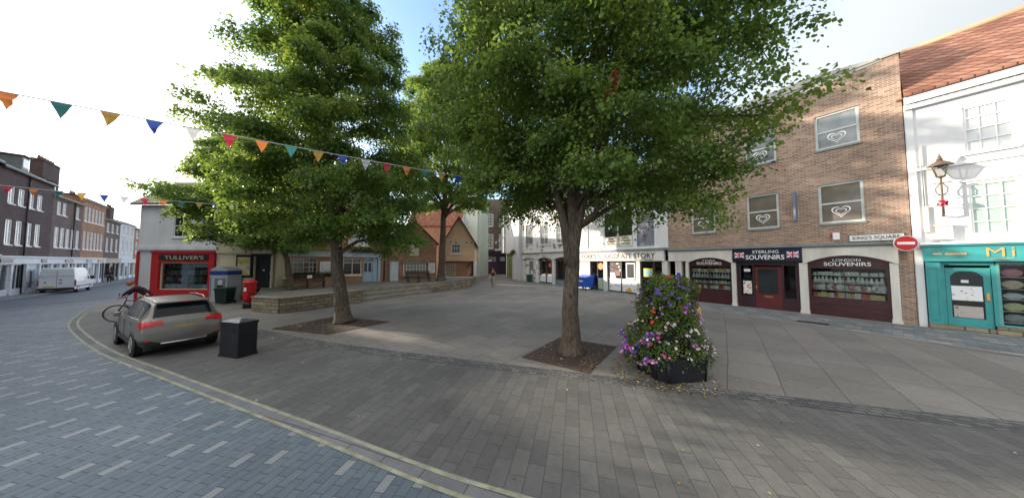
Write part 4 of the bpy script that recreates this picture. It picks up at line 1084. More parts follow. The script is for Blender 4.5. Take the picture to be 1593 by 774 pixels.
# ------------------------------------------------------------------ pink gabled house
bE = thing("pink_gable_house", "small pink rendered house with a pointed gable jettied over a brick ground floor", "house", (-8.15, 31.0, 0.55), R(5))
m = M()
m.wall(0.0, 3.65, 1.95, 4.25, [(0.89, 2.04, 2.87, 4.02)], rev=0.1)
m.face([(0.0, 0.0, 4.25), (3.65, 0.0, 4.25), (1.80, 0.0, 7.15)])
m.box(0.0, 0.3, 1.95, 3.65, 8.0, 4.25); m.hexa([(0.02, 0.3, 4.2), (3.63, 0.3, 4.2), (1.8, 0.3, 7.05)], [(0.02, 8, 4.2), (3.63, 8, 4.2), (1.8, 8, 7.05)])
m.face([(0.0, 0.0, 1.95), (0.0, 0.3, 1.95), (0.0, 0.3, 4.25), (0.0, 0.0, 4.25)]); m.face([(3.65, 0, 1.95), (3.65, 0.3, 1.95), (3.65, 0.3, 4.25), (3.65, 0, 4.25)]); m.face([(0, 0, 1.95), (3.65, 0, 1.95), (3.65, 0.3, 1.95), (0, 0.3, 1.95)])
m.build("upper_wall", PINK, bE)
m = M()
for a, b in ((-0.32, 1.8), (3.97, 1.8)):
    za = 3.72
    m.hexa([(a, -0.22, za), (a, 8.1, za), (b, 8.1, 7.2), (b, -0.22, 7.2)], [(a, -0.22, za + 0.14), (a, 8.1, za + 0.14), (b, 8.1, 7.36), (b, -0.22, 7.36)])
m.build("roof", TILE_S, bE)
m = M()
for a in (-0.30, 3.95): m.hexa([(a, -0.30, 3.66), (a, -0.224, 3.66), (1.8, -0.224, 7.14), (1.8, -0.30, 7.14)], [(a, -0.30, 3.86), (a, -0.224, 3.86), (1.8, -0.224, 7.36), (1.8, -0.30, 7.36)])
m.build("barge_board", WOOD, bE)
sash(bE, 0.89, 2.04, 2.87, 4.02, y=0.05, nx=6, nz=2, gm=GLASS, fw=0.07, bw=0.05, bars_z=[3.5], sill=WHITE)
m = M(); m.wall(-0.05, 2.75, 0.0, 1.93, [(0.16, 1.45, 0.34, 1.64)], y=0.25, rev=0.12); m.box(-0.05, 0.45, 0.0, 2.75, 8, 1.94); m.build("lower_wall", BRICK_O, bE)
sash(bE, 0.16, 1.45, 0.34, 1.64, y=0.32, nx=6, nz=4, fm=CREAMF, gm=GLASS_L, bw=0.035)
m = M(); m.box(0.0, -0.1, 1.86, 3.65, 0.02, 1.948); m.tube([(2.72, 0.2, 1.2), (3.3, 0.1, 1.85)], 0.07, 6); m.build("jetty_beam", WOOD, bE)
# ------------------------------------------------------------------ low brick gable
bD = thing("brick_gable_house", "low rough brick house with a wide plain gable and white bay window on the terrace", "house", (-11.1, 23.5, 0.7), R(35.5))
m = M()
ops = [(0.11, 0.85, 0.0, 1.80), (1.27, 3.24, 0.48, 1.66)]
m.wall(0.0, 4.35, 0.0, 3.6, ops, rev=0.12); m.face([(0.0, 0, 3.6), (4.35, 0, 3.6), (2.2, 0, 5.5)])
m.box(0, 0.3, 0, 4.35, 7, 3.6); m.hexa([(0.02, 0.3, 3.55), (4.33, 0.3, 3.55), (2.2, 0.3, 5.4)], [(0.02, 7, 3.55), (4.33, 7, 3.55), (2.2, 7, 5.4)])
m.face([(0, 0, 0), (0, 0.3, 0), (0, 0.3, 3.6), (0, 0, 3.6)]); m.face([(4.35, 0, 0), (4.35, 0.3, 0), (4.35, 0.3, 3.6), (4.35, 0, 3.6)])
m.box(-0.01, -0.04, 2.80, 4.36, -0.002, 2.87); m.build("wall", BRICK_R, bD)
m = M()
for a, b in ((-0.2, 2.2), (4.55, 2.2)): m.hexa([(a, -0.12, 3.42), (a, 7.1, 3.42), (b, 7.1, 5.56), (b, -0.12, 5.56)], [(a, -0.12, 3.54), (a, 7.1, 3.54), (b, 7.1, 5.70), (b, -0.12, 5.70)])
m.build("roof", SLATE, bD)
m = M(); m.hexa([(-0.5, 2.0, 3.2), (-0.5, 4.0, 3.2), (0.3, 4.0, 3.9), (0.3, 2.0, 3.9)], [(-0.5, 2.0, 3.26), (-0.5, 4.0, 3.26), (0.3, 4.0, 4.0), (0.3, 2.0, 4.0)]); m.build("skylight", GLASS_W, bD)
door_leaf(bD, 0.13, 0.83, 0.0, 1.78, 0.05, paint("pale_door", (0.55, 0.62, 0.68)))
sash(bD, 1.22, 3.29, 0.46, 1.68, y=-0.06, nx=7, nz=4, fm=CREAMF, gm=GLASS_L, fw=0.07, bw=0.04)
m = M(); m.box(1.12, -0.32, 1.70, 3.40, -0.002, 1.80); m.box(1.15, -0.2, 0.36, 3.36, -0.002, 0.455); m.build("bay_hood", LEAD, bD)
m = M(); m.box(3.55, -0.07, 0.65, 4.2, -0.002, 1.62, 0); m.box(3.62, -0.075, 0.72, 4.13, -0.0705, 1.55, 1); m.build("menu_case", [WHITE, GLASS_W], bD)
m = M(); m.box(1.72, -0.06, 2.30, 2.62, -0.002, 3.36); m.build("stone_tablet", print_mat("carved_stone_tablet", (0.50, 0.44, 0.34), [(0.34, 0.29, 0.22), (0.44, 0.38, 0.30)], 7, 0.3), bD)
# ------------------------------------------------------------------ cafe
bQ = thing("brick_cafe_building", "tall orange brick cafe building with pale blue fascia and blue door on the terrace", "building", (-16.7, 18.3, 0.7), R(44.4))
m = M()
ops = [(0.14, 2.46, 0.62, 2.04), (4.15, 5.50, 0.66, 2.06), (5.60, 6.75, 0.0, 2.2), (4.5, 5.95, 3.15, 5.05), (1.3, 2.7, 3.15, 5.05), (4.5, 5.95, 6.4, 8.0), (1.3, 2.7, 6.4, 8.0)]
m.wall(-0.1, 7.65, 0.0, 9.3, ops, rev=0.14)
m.box(-0.1, 1.2, 0.0, 7.65, 8, 2.6); m.box(-0.1, 0.3, 2.6, 7.65, 8, 9.3)
for x in (-0.1, 7.65): m.face([(x, 0, 0), (x, 1.2, 0), (x, 1.2, 2.6), (x, 0, 2.6)]); m.face([(x, 0, 2.6), (x, 0.3, 2.6), (x, 0.3, 9.3), (x, 0, 9.3)])
m.build("wall", BRICK_O, bQ)
m = M(); m.box(-0.3, -0.3, 9.3, 7.85, 8.2, 9.5); m.build("roof_edge", SLATE, bQ)
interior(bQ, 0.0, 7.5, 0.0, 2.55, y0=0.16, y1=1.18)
w = sash(bQ, 0.14, 2.46, 0.62, 2.04, y=0.08, bars_x=[0.52, 0.9, 1.05, 1.28, 1.63, 1.98, 2.2], bars_z=[1.0, 1.35, 1.7], fm=CREAMF, gm=SHOPGLASS, sill=CREAMF)
w = sash(bQ, 4.15, 5.50, 0.66, 2.06, y=0.08, bars_x=[4.82], bars_z=[1.66], fm=CREAMF, gm=SHOPGLASS, sill=CREAMF, fw=0.07, bw=0.05)
m = M(); m.box(4.25, 0.3, 1.70, 4.75, 0.34, 1.98); m.box(4.95, 0.3, 1.72, 5.4, 0.34, 2.0); m.build("red_blind", paint("red_blind", (0.4, 0.08, 0.05)), w)
for a, b in ((4.5, 5.95), (1.3, 2.7)):
    sash(bQ, a, b, 3.15, 5.05, y=0.08, nx=2, nz=2, gm=GLASS_W, sill=WHITE, fw=0.08); sash(bQ, a, b, 6.4, 8.0, y=0.08, nx=2, nz=2, gm=GLASS_L, sill=WHITE, fw=0.08)
m = M(); m.box(0.0, -0.16, 2.14, 6.98, -0.002, 2.46); m.box(-0.02, -0.2, 2.463, 7.0, -0.002, 2.52); m.build("fascia", paint("pale_grey_blue_fascia", (0.42, 0.50, 0.54)), bQ)
m = M(); m.box(6.78, -0.14, 0.0, 6.96, 0.1, 2.14); m.build("blue_pilaster", PALEBLUE, bQ)
m = M(); m.box(3.98, -0.1, 0.0, 4.1, 0.05, 2.14); m.build("blue_pilaster", PALEBLUE, bQ)
m = M(); m.box(6.41, 0.06, 0.0, 6.76, 0.14, 2.14); m.build("side_panel", PALEBLUE, bQ)
d = door_leaf(bQ, 5.62, 6.40, 0.02, 1.78, 0.12, PALEBLUE, panels=True)
for a in (5.74, 6.06): 
    m = M(); m.box(a, 0.085, 0.9, a + 0.2, 0.10, 1.65); m.build("glass_panel", GLASS, d)
m = M(); m.box(5.62, 0.10, 1.80, 6.40, 0.17, 2.14); m.build("fanlight", GLASS_L, bQ)
m = M(); m.box(2.62, -0.08, 0.66, 3.5, -0.002, 1.76, 0); m.box(2.70, -0.088, 0.74, 3.42, -0.0805, 1.68, 1); m.build("menu_case", [WHITE, GLASS_W], bQ)
downpipe(bQ, 7.3, 0.0, 9.0)

# ------------------------------------------------------------------ corner shop and cream building
bT = thing("red_corner_shop", "white rendered corner shop with a red framed window full of goods and slate roof", "building", (-25.5, 17.75, -0.24), 0.0)
m = M()
m.wall(0.0, 5.45, 0.0, 6.6, [(1.14, 5.38, 0.30, 3.40), (2.3, 3.5, 4.4, 5.9)], rev=0.12)
m.hexa([(0, 0.3, 3.5), (5.45, 0.3, 3.5), (5.45, 9, 3.5), (-7.4, 9, 3.5)], [(0, 0.3, 6.6), (5.45, 0.3, 6.6), (5.45, 9, 6.6), (-7.4, 9, 6.6)])
m.hexa([(0, 1.3, 0.0), (5.45, 1.3, 0.0), (5.45, 9, 0), (-7.4, 9, 0)], [(0, 1.3, 3.5), (5.45, 1.3, 3.5), (5.45, 9, 3.5), (-7.4, 9, 3.5)])
m.face([(0, 0, 0), (-1.1, 1.3, 0), (-1.1, 1.3, 3.5), (0, 0, 3.5)]); m.face([(0, 0, 3.5), (-0.3, 0.3, 3.5), (-0.3, 0.3, 6.6), (0, 0, 6.6)])
m.build("wall", OFFW, bT)
m = M(); m.hexa([(-0.35, -0.3, 6.55), (5.6, -0.3, 6.55), (5.6, 4.5, 9.4), (-3.5, 4.5, 9.4)], [(-0.35, -0.3, 6.68), (5.6, -0.3, 6.68), (5.6, 4.5, 9.55), (-3.5, 4.5, 9.55)])
m.hexa([(-7.5, 9.2, 6.55), (5.6, 9.2, 6.55), (5.6, 4.5, 9.4), (-3.5, 4.5, 9.4)], [(-7.5, 9.2, 6.68), (5.6, 9.2, 6.68), (5.6, 4.5, 9.55), (-3.5, 4.5, 9.55)]); ro = m.build("roof", SLATE, bT)
chimney(bT, 2.0, 3.2, 7.5, 10.6, 0.9, 0.7, 3, BRICK_D)
sash(bT, 2.3, 3.5, 4.4, 5.9, y=0.07, nx=2, nz=2, sill=WHITE)
m = M(); m.box(0.0, -0.14, 3.50, 5.45, -0.002, 3.72); m.build("moulding", OFFW, bT)
m = M()
m.box(1.14, -0.16, 0.30, 1.66, 0.1, 3.40); m.box(5.02, -0.16, 0.30, 5.38, 0.1, 3.40); m.box(1.66, -0.16, 0.30, 5.02, 0.1, 0.83); m.box(1.66, -0.16, 2.64, 5.02, 0.1, 3.40); m.box(1.10, -0.22, 3.30, 5.42, 0.02, 3.42)
fs = m.build("shopfront", SHOPRED, bT)
m = M(); m.box(1.68, -0.19, 2.78, 5.0, -0.161, 3.18); sb_ = m.build("sign_board", BLACKP, fs)
text("lettering", "TULLIVER'S", sb_, 2.08, 4.72, 2.85, 3.11, -0.195, paint("pale_gilt", (0.45, 0.42, 0.34)), 0.01)
fr = frame_only(fs, 1.66, 5.02, 0.83, 2.64, -0.03, 0.07, 0.05, CREAMF); pane_only(fr, 1.70, 4.98, 0.87, 2.60, 0.02, name="pane")
interior(bT, 1.4, 5.2, 0.8, 2.75, y0=0.10, y1=0.66, mat=paint("display_back_panel", (0.10, 0.085, 0.075), rough=0.8, var=0.6, scale=4))
m = M()
for z in (0.88, 1.35, 1.80): m.box(1.70, 0.09, z, 4.98, 0.42, z + 0.02)
m.build("display_shelf", SHELF, bT)
m = M(); m.tube([(1.75, 0.2, 2.52), (2.6, 0.2, 2.38), (3.3, 0.2, 2.46), (4.1, 0.2, 2.36), (4.95, 0.2, 2.5)], 0.01, 4)
for i in range(11):
    x = 1.9 + i * 0.28; m.face([(x, 0.19, 2.42), (x + 0.14, 0.19, 2.42), (x + 0.07, 0.19, 2.25)])
m.build("window_bunting", OFFW, bT)
random.seed(5)
TC = [2, 4, 7, 1, 3, 5, 6]
for zi, z in enumerate((0.90, 1.37, 1.82)):
    for i in range(11):
        c = random.choice(TC)
        o = good(bT, 1.95 + i * 0.28 + random.uniform(-0.04, 0.04), 0.19, z + 0.021, 1, c, "%s packet on the %s shelf of the red framed shop window" % (CN[c], ("lowest", "middle", "upper")[zi]), "packets in the red framed shop window")
        o.scale = (2.3, 2.0, random.uniform(1.7, 2.6))
m = M(); m.box(0.0, -0.08, 0.0, 0.14, 0.05, 3.4); m.build("corner_strip", SHOPRED, bT)

bM = thing("cream_plaster_building", "cream plaster building with a black framed notice board and black door", "building", (-20.03, 17.75, 0.0), 0.0)
m = M(); m.wall(0.0, 3.7, 0.0, 7.0, [(2.48, 3.62, 0.7, 2.9)], y=-0.02, rev=0.2); m.box(0.0, 0.3, 0.0, 3.7, 8, 7.0); m.build("wall", CREAM, bM)
m = M(); m.hexa([(-0.1, -0.35, 6.95), (3.85, -0.35, 6.95), (3.85, 4, 9.3), (-0.1, 4, 9.3)], [(-0.1, -0.35, 7.08), (3.85, -0.35, 7.08), (3.85, 4, 9.45), (-0.1, 4, 9.45)]); m.build("roof", SLATE, bM)
m = M(); m.box(0.0, -0.15, 3.05, 3.72, -0.022, 3.25); m.build("moulding", CREAM, bM)
d = door_leaf(bM, 2.5, 3.60, 0.7, 2.85, 0.1, BLACKP, panels=False); m = M(); m.box(3.0, 0.085, 1.85, 3.12, 0.098, 1.93); m.build("door_label", WHITE, d)
m = M(); m.box(2.3, -0.1, 2.86, 3.68, 0.0, 3.0); m.build("lintel", BLACKP, bM)
t = thing("notice_board", "black framed notice board with a yellow poster on the cream wall beside the black door", "notice board", (-20.03, 17.75, 0.0), 0.0)
m = M(); m.box(1.38, -0.14, 1.40, 2.46, -0.022, 2.93); m.build("frame", BLACKP, t)
m = M(); m.box(1.50, -0.15, 1.55, 2.34, -0.141, 2.78, 0); m.build("poster", print_mat("yellow_map_poster", (0.58, 0.48, 0.28), [(0.5, 0.44, 0.36), (0.55, 0.40, 0.08), (0.45, 0.47, 0.44), (0.3, 0.28, 0.25)], 4.0, 0.42), t)
m = M(); m.box(1.52, -0.155, 2.36, 2.32, -0.1505, 2.62); m.build("poster_banner", paint("banner_yellow", (0.55, 0.40, 0.10), var=0.3), t)
# ------------------------------------------------------------------ terraced row along the old street
def row_house(label, s0, s1, zb, eave, ridge, wall, roof, floors, shop, depth=9.0, chims=(), dormers=(), mirror=False):
    t = thing("street_house", label, "house", (ROW_P[0] + ru.x * s0, ROW_P[1] + ru.y * s0, zb), ROW_A, "houses along the old street")
    W = s1 - s0
    m = M(); ops = [o for f in floors for o in f[0]]
    m.wall(0.0, W, 3.5, eave, ops, rev=0.12); m.box(0.0, 0.3, 3.5, W, depth, eave); m.box(0, 1.2, 0, W, depth, 3.5)
    for x in (0.0, W): m.face([(x, 0, 3.5), (x, 0.3, 3.5), (x, 0.3, eave), (x, 0, eave)])
    m.build("wall", wall, t)
    for ol, nx, nz, gm in floors:
        for o in ol: sash(t, *o, y=0.07, nx=nx, nz=nz, gm=gm, fw=0.10, bw=0.05, sill=WHITE)
    ro, e = gable_roof(t, 0.0, W, 0.0, depth, eave, ridge, roof, 0.25); e.build("gable", wall, t)
    m = M(); m.box(0.0, -0.22, eave - 0.12, W, -0.002, eave + 0.06); m.build("eaves", DARKFRAME if wall is BRICK_D else OFFW, t)
    for c in chims: chimney(t, c[0], c[1], ridge - 1.2, c[2], c[3], 0.8, c[4], BRICK_D)
    for dx in dormers:
        m = M(); zr = eave + (ridge - eave) * 0.35; m.box(dx - 0.6, 1.0, zr - 0.3, dx + 0.6, 3.2, zr + 1.0); d = m.build("dormer", LEAD, t)
        m = M(); m.box(dx - 0.5, 0.97, zr - 0.05, dx + 0.5, 0.999, zr + 0.8); m.build("pane", GLASS_W, d)
        m = M(); m.box(dx - 0.75, 0.85, zr + 1.003, dx + 0.75, 3.4, zr + 1.12); m.build("dormer_roof", SLATE, d)
    # shopfront: pilasters, fascia, windows
    fm, bays, sg = shop
    m = M(); m.box(0.0, -0.28, 2.85, W, -0.002, 3.42); m.box(0.0, -0.40, 3.423, W, -0.002, 3.56); m.build("fascia", fm, t)
    n = len(bays)
    interior(t, 0.05, W - 0.05, 0.0, 2.85, y0=0.15, y1=1.15)
    x = 0.0; bw_ = W / n
    for i, b in enumerate(bays):
        xa, xb = i * bw_, (i + 1) * bw_
        m = M(); m.box(xa, -0.16, 0.0, xa + 0.30, 0.12, 2.85); m.box(xa - 0.0, -0.2, 0.0, xa + 0.34, 0.13, 0.25); m.build("pilaster", fm, t)
        if b == 'w':
            m = M(); m.box(xa + 0.3, -0.05, 0.0, xb, 0.1, 0.55); m.build("stall_riser", fm, t)
            fr = frame_only(t, xa + 0.3, xb, 0.55, 2.85, -0.03, 0.1, 0.1, fm, xs=[(xa + 0.3 + xb) / 2], bw=0.06); pane_only(fr, xa + 0.38, xb - 0.08, 0.63, 2.77, 0.03, GLASS if i % 2 else SHOPGLASS, name="pane")
        else:
            m = M(); m.box(xa + 0.3, -0.03, 2.3, xb, 0.1, 2.85); m.box(xb - 0.25, -0.03, 0.0, xb, 0.1, 2.3); m.build("door_frame", fm, t)
            door_leaf(t, xa + 0.32, xb - 0.26, 0.02, 2.3, 0.05, fm if b == 'd' else BLACKP, GLASS, gl=(0.12, 0.5, 0.12))
    for (a, b) in sg:
        m = M(); m.box(a, -0.33, 2.98, b, -0.281, 3.30); m.build("dark_sign_board", NAVY, t)
    return t
def wins(xs, w, z0, z1): return [(x - w / 2, x + w / 2, z0, z1) for x in xs]
BLUEW = paint("cool_white_paint", (0.66, 0.70, 0.76), var=0.12)
ZB = -0.60
def F(xs, w, z0, z1, nx=2, nz=2, gm=None): return (wins(xs, w, z0 - ZB, z1 - ZB), nx, nz, gm or GLASS_W)
row_house("long brick house added out of view to the left to shade the road", -34.0, -9.5, -0.3, 11.6, 15.0, BRICK_D, SLATE,  # unseen house, added so that its shadow covers the road
          [F([3, 7, 11, 15, 19], 1.1, 3.9, 5.9), F([3, 7, 11, 15, 19], 1.1, 7.5, 9.1)], (BLUEW, "wdwwdww", []))
row_house("dark brick street house with slate roof, mostly cut off at the left edge", -9.5, -1.2, -0.5, 11.2, 15.2, BRICK_D, SLATE,
          [F([1.4, 3.4, 5.4, 7.2], 1.1, 3.9, 5.9), F([1.4, 3.4, 5.4, 7.2], 1.1, 7.5, 9.1)], (BLUEW, "wdww", [(1.0, 4.0)]), chims=[(7.0, 4.5, 16.4, 1.6, 4)])
hA = row_house("dark brick street house with paired sash windows and a tall plain chimney stack", -1.2, 7.9, ZB, 11.1, 14.4, BRICK_D, SLATE,
          [F([1.9, 3.4, 5.0, 6.5], 0.95, 3.95, 6.1), F([1.9, 3.4, 5.0, 6.5], 0.95, 7.5, 9.0)], (BLUEW, "wwdw", [(0.2, 1.9), (6.6, 7.6)]), chims=[(4.0, 4.5, 16.6, 2.6, 3)], dormers=[7.0])
downpipe(hA, 4.25, 0.0, 10.9)
hB = row_house("brown brick street house with two dormers and a row of five tall first floor windows", 7.9, 15.4, ZB, 10.1, 12.6, BRICK_P, SLATE,
          [F([1.2, 2.5, 3.8, 5.1, 6.4], 0.95, 4.0, 6.2, 2, 3), F([1.3, 2.6, 6.0], 0.9, 7.6, 9.0)], (BLUEW, "wwdw", [(2.5, 4.4)]), dormers=[1.2, 3.4], chims=[])
downpipe(hB, 4.9, 0.0, 9.9)
row_house("orange brown brick street house with a wide chimney of six pots", 15.4, 23.0, ZB, 11.0, 12.3, BRICK_O, SLATE,
          [F([0.9, 2.05, 3.2, 4.35, 5.5, 6.7], 0.85, 4.0, 6.3, 2, 3), F([0.9, 2.05, 3.2, 4.35, 5.5, 6.7], 0.85, 7.6, 9.5)], (BLUEW, "wdww", [(0.8, 2.4), (4.6, 6.6)]), chims=[(1.4, 3.0, 15.2, 4.0, 6)])
row_house("brown brick street house with bay like white window strips, beyond the wide chimney", 23.0, 30.0, -0.62, 9.3, 11.5, BRICK_P, SLATE,
          [F([1.4, 3.4, 5.6], 1.0, 4.0, 6.0), F([1.4, 3.4, 5.6], 1.0, 6.9, 8.2)], (DARKFRAME, "wdw", []), chims=[(5.5, 4.0, 13.2, 1.8, 3)])
row_house("white rendered street house with a moulded parapet in the distance", 30.0, 38.0, -0.62, 9.6, 11.2, OFFW, SLATE,
          [F([1.5, 4.0, 6.5], 1.2, 4.0, 6.2), F([1.5, 4.0, 6.5], 1.2, 6.9, 8.6)], (BLUEW, "wdw", []))
row_house("orange brick street house at the far end of the old street", 38.0, 58.0, -0.62, 9.2, 11.6, BRICK_O, SLATE,
          [F([2, 5, 8, 11, 14, 17], 1.3, 4.0, 6.2), F([2, 5, 8, 11, 14, 17], 1.3, 6.9, 8.4)], (OFFW, "wdww", []), chims=[(6.0, 4.0, 13.5, 2.0, 4)])

# ------------------------------------------------------------------ retaining wall, steps
def seg_wall(name, label, a, b, th, z1, cope=0.07, inner=1):
    a, b = Vector(a), Vector(b); L = (b - a).length; ang = math.atan2(b.y - a.y, b.x - a.x)
    t = thing(name, label, "wall", (a.x, a.y, 0.0), ang)
    m = M(); m.box(0.0, 0.0, -0.05, L, th * inner, z1 - cope) if inner > 0 else m.box(0.0, -th, -0.05, L, 0, z1 - cope)
    m.build("stonework", STONE, t)
    m = M(); x = 0.0; random.seed(int(L * 100))
    while x < L - 0.05:
        w = min(random.uniform(0.55, 0.95), L - x)
        m.box(x + 0.004, -0.05, z1 - cope + 0.001, x + w - 0.004, th + 0.02, z1 + random.uniform(-0.006, 0.006)); x += w
    m.build("coping", COPING, t, 0.012)
    return t
seg_wall("retaining_wall", "low rough stone retaining wall of the terrace facing the red post box", (-13.0, 13.10), (-11.14, 12.52), 0.36, 0.76)
seg_wall("retaining_wall", "long low stone retaining wall between the terrace corner and the steps", (-11.05, 12.56), (-9.22, 16.15), 0.36, 0.75)
seg_wall("retaining_wall", "low stone kerb wall beyond the steps in front of the bench", (-6.28, 20.72), (-4.1, 26.0), 0.36, 0.55)
sa, sb2 = Vector((-9.30, 16.05)), Vector((-6.35, 20.80)); sd = (sb2 - sa).normalized(); sn_ = Vector((sd.y, -sd.x))
t = thing("stone_steps", "broad worn stone steps up to the terrace behind the leaning lime tree", "steps", (sa.x, sa.y, 0), math.atan2(sd.y, sd.x))
L = (sb2 - sa).length
for i in range(3):
    m = M(); m.box(0.0, 0.0 + 0.36 * i, 0.0 if i == 0 else 0.231 * i + 0.002, L, 1.15, 0.231 * (i + 1)); m.build("step", COPING, t, 0.015)

# ------------------------------------------------------------------ post box, cash machine, bins, benches
g1 = lambda x: zg(x)
t = thing("post_box", "red cylindrical pillar post box with black base beside the terrace wall", "post box", (-14.15, 14.15, zg(-14.15)))
PBR = paint("post_box_red", (0.48, 0.016, 0.016), rough=0.3, var=0.1)
m = M(); m.lathe([(0.25, 0.30), (0.245, 1.28), (0.25, 1.30)], 28); b = m.build("barrel", PBR, t)
m = M(); m.lathe([(0.268, 0.0), (0.268, 0.24), (0.252, 0.298)], 28); m.build("base", BLACKP, t)
m = M(); m.lathe([(0.252, 1.302), (0.295, 1.33), (0.305, 1.36), (0.295, 1.40), (0.20, 1.46), (0.06, 1.50), (0.01, 1.505)], 28); m.build("cap", PBR, t)
m = M(); m.box(-0.10, -0.262, 1.16, 0.10, -0.23, 1.20); m.build("posting_slot", BLACKP, t)
m = M(); m.box(-0.07, -0.262, 0.92, 0.05, -0.235, 1.10); m.build("collection_plate", WHITE, t)
m = M(); m.box(-0.13, -0.258, 0.50, 0.13, -0.225, 0.86); m.build("door", PBR, t, 0.01)

t = thing("cash_machine_kiosk", "grey cash machine kiosk with rounded top and blue band beside the red shop", "cash machine", (-18.75, 17.05, zg(-19)), 0.0)
GK = paint("kiosk_grey", (0.42, 0.45, 0.47), rough=0.45, var=0.12)
m = M(); m.prism_xz([(-0.56, 0.0), (0.56, 0.0), (0.56, 2.0)] + [(0.56 - 1.12 * i / 10, 2.0 + 0.28 * (1 - (2 * i / 10 - 1) ** 2)) for i in range(1, 10)] + [(-0.56, 2.0)], -0.35, 0.55); m.build("body", GK, t, 0.02)
m = M(); m.box(-0.58, -0.37, 1.72, 0.58, 0.5, 1.98); m.build("blue_band", paint("kiosk_blue", (0.015, 0.05, 0.25)), t)
m = M(); m.box(-0.2, -0.385, 0.80, 0.45, -0.352, 1.52); m.build("panel", paint("brushed_steel", (0.3, 0.3, 0.29), metal=0.6, rough=0.4), t)
m = M(); m.box(0.02, -0.395, 1.12, 0.30, -0.386, 1.40); m.build("screen", GLASS_W, t)
m = M(); m.box(-0.02, -0.40, 0.92, 0.34, -0.386, 1.06); m.build("keypad", BLACKP, t)
m = M(); m.box(-0.50, -0.36, 0.3, -0.46, -0.351, 1.6); m.build("blue_stripe", paint("kiosk_blue2", (0.02, 0.07, 0.3)), t)

def wheelie(name, label, loc, w, d, h, mat, rz=0.0):
    t = thing(name, label, "bin", loc, rz)
    m = M(); m.hexa([(-w * 0.42, -d * 0.42, 0.05), (w * 0.42, -d * 0.42, 0.05), (w * 0.42, d * 0.42, 0.05), (-w * 0.42, d * 0.42, 0.05)],
                    [(-w / 2, -d / 2, h - 0.08), (w / 2, -d / 2, h - 0.08), (w / 2, d / 2, h - 0.08), (-w / 2, d / 2, h - 0.08)]); m.build("body", mat, t, 0.02)
    m = M(); m.box(-w / 2 - 0.04, -d / 2 - 0.05, h - 0.078, w / 2 + 0.04, d / 2 + 0.03, h - 0.03); m.hexa([(-w / 2 - 0.02, -d / 2 - 0.03, h - 0.029), (w / 2 + 0.02, -d / 2 - 0.03, h - 0.029), (w / 2 + 0.02, d / 2 + 0.02, h - 0.029), (-w / 2 - 0.02, d / 2 + 0.02, h - 0.029)], [(-w / 2 + 0.08, -d / 2 + 0.08, h), (w / 2 - 0.08, -d / 2 + 0.08, h), (w / 2 - 0.08, d / 2, h), (-w / 2 + 0.08, d / 2, h)]); m.build("lid", mat, t, 0.01)
    for sx in (-1, 1):
        m = M(); m.lathe([(0.09, -0.025), (0.09, 0.025)], 14, (0, d * 0.44, 0.09), axis='x'); o = m.build("wheel", BLACKP, t); o.location = (sx * w * 0.44, 0, 0)
    return t
DKG = paint("dark_green_plastic", (0.012, 0.03, 0.026), rough=0.45)
wheelie("wheelie_bin", "dark green bin in front of the cash machine kiosk", (-17.45, 15.95, zg(-17.4)), 0.66, 0.66, 0.98, DKG, R(8))
wheelie("wheelie_bin", "small black bin between the dark green bin and the red post box", (-16.45, 16.6, zg(-16.4)), 0.55, 0.55, 0.88, BLACKP, R(-10))
wheelie("litter_bin", "small green litter bin beside the arched doorway of the peeling building", (2.05, 31.5, 0.0), 0.5, 0.5, 0.9, paint("mid_green_plastic", (0.02, 0.07, 0.04)), R(-60))

# big blue wheeled bin
t = thing("blue_waste_bin", "large blue four wheeled waste bin outside the chocolate attraction", "bin", local(bC, (11.55, -0.85, 0.0)), B_A)
m = M(); m.hexa([(-0.58, -0.42, 0.22), (0.58, -0.42, 0.22), (0.58, 0.42, 0.22), (-0.58, 0.42, 0.22)], [(-0.68, -0.52, 1.05), (0.68, -0.52, 1.05), (0.68, 0.52, 1.05), (-0.68, 0.52, 1.05)]); m.build("body", BLUE, t, 0.03)
m = M(); m.hexa([(-0.72, -0.56, 1.055), (0.72, -0.56, 1.055), (0.72, 0.56, 1.055), (-0.72, 0.56, 1.055)], [(-0.70, -0.50, 1.12), (0.70, -0.50, 1.12), (0.66, 0.5, 1.28), (-0.66, 0.5, 1.28)]); m.build("lid", BLUE, t, 0.03)
m = M(); m.box(-0.22, -0.50, 0.72, 0.30, -0.478, 0.82); m.build("white_label", WHITE, t)
m = M(); m.box(-0.55, -0.50, 0.78, -0.42, -0.478, 0.98); m.build("sticker", WHITE, t)
for x in (-0.5, 0.5):
    for y in (-0.36, 0.36):
        m = M(); m.lathe([(0.09, -0.022), (0.09, 0.022)], 14, (0, 0, 0.092), axis='x'); m.box(-0.03, -0.03, 0.10, 0.03, 0.03, 0.22); o = m.build("castor", BLACKP, t); o.location = (x, y, 0)
for s in (-1, 1):
    m = M(); m.tube([(s * 0.66, -0.3, 0.9), (s * 0.78, -0.3, 0.92), (s * 0.78, 0.3, 0.92), (s * 0.66, 0.3, 0.9)], 0.02, 6); m.build("handle", BLUE, t)

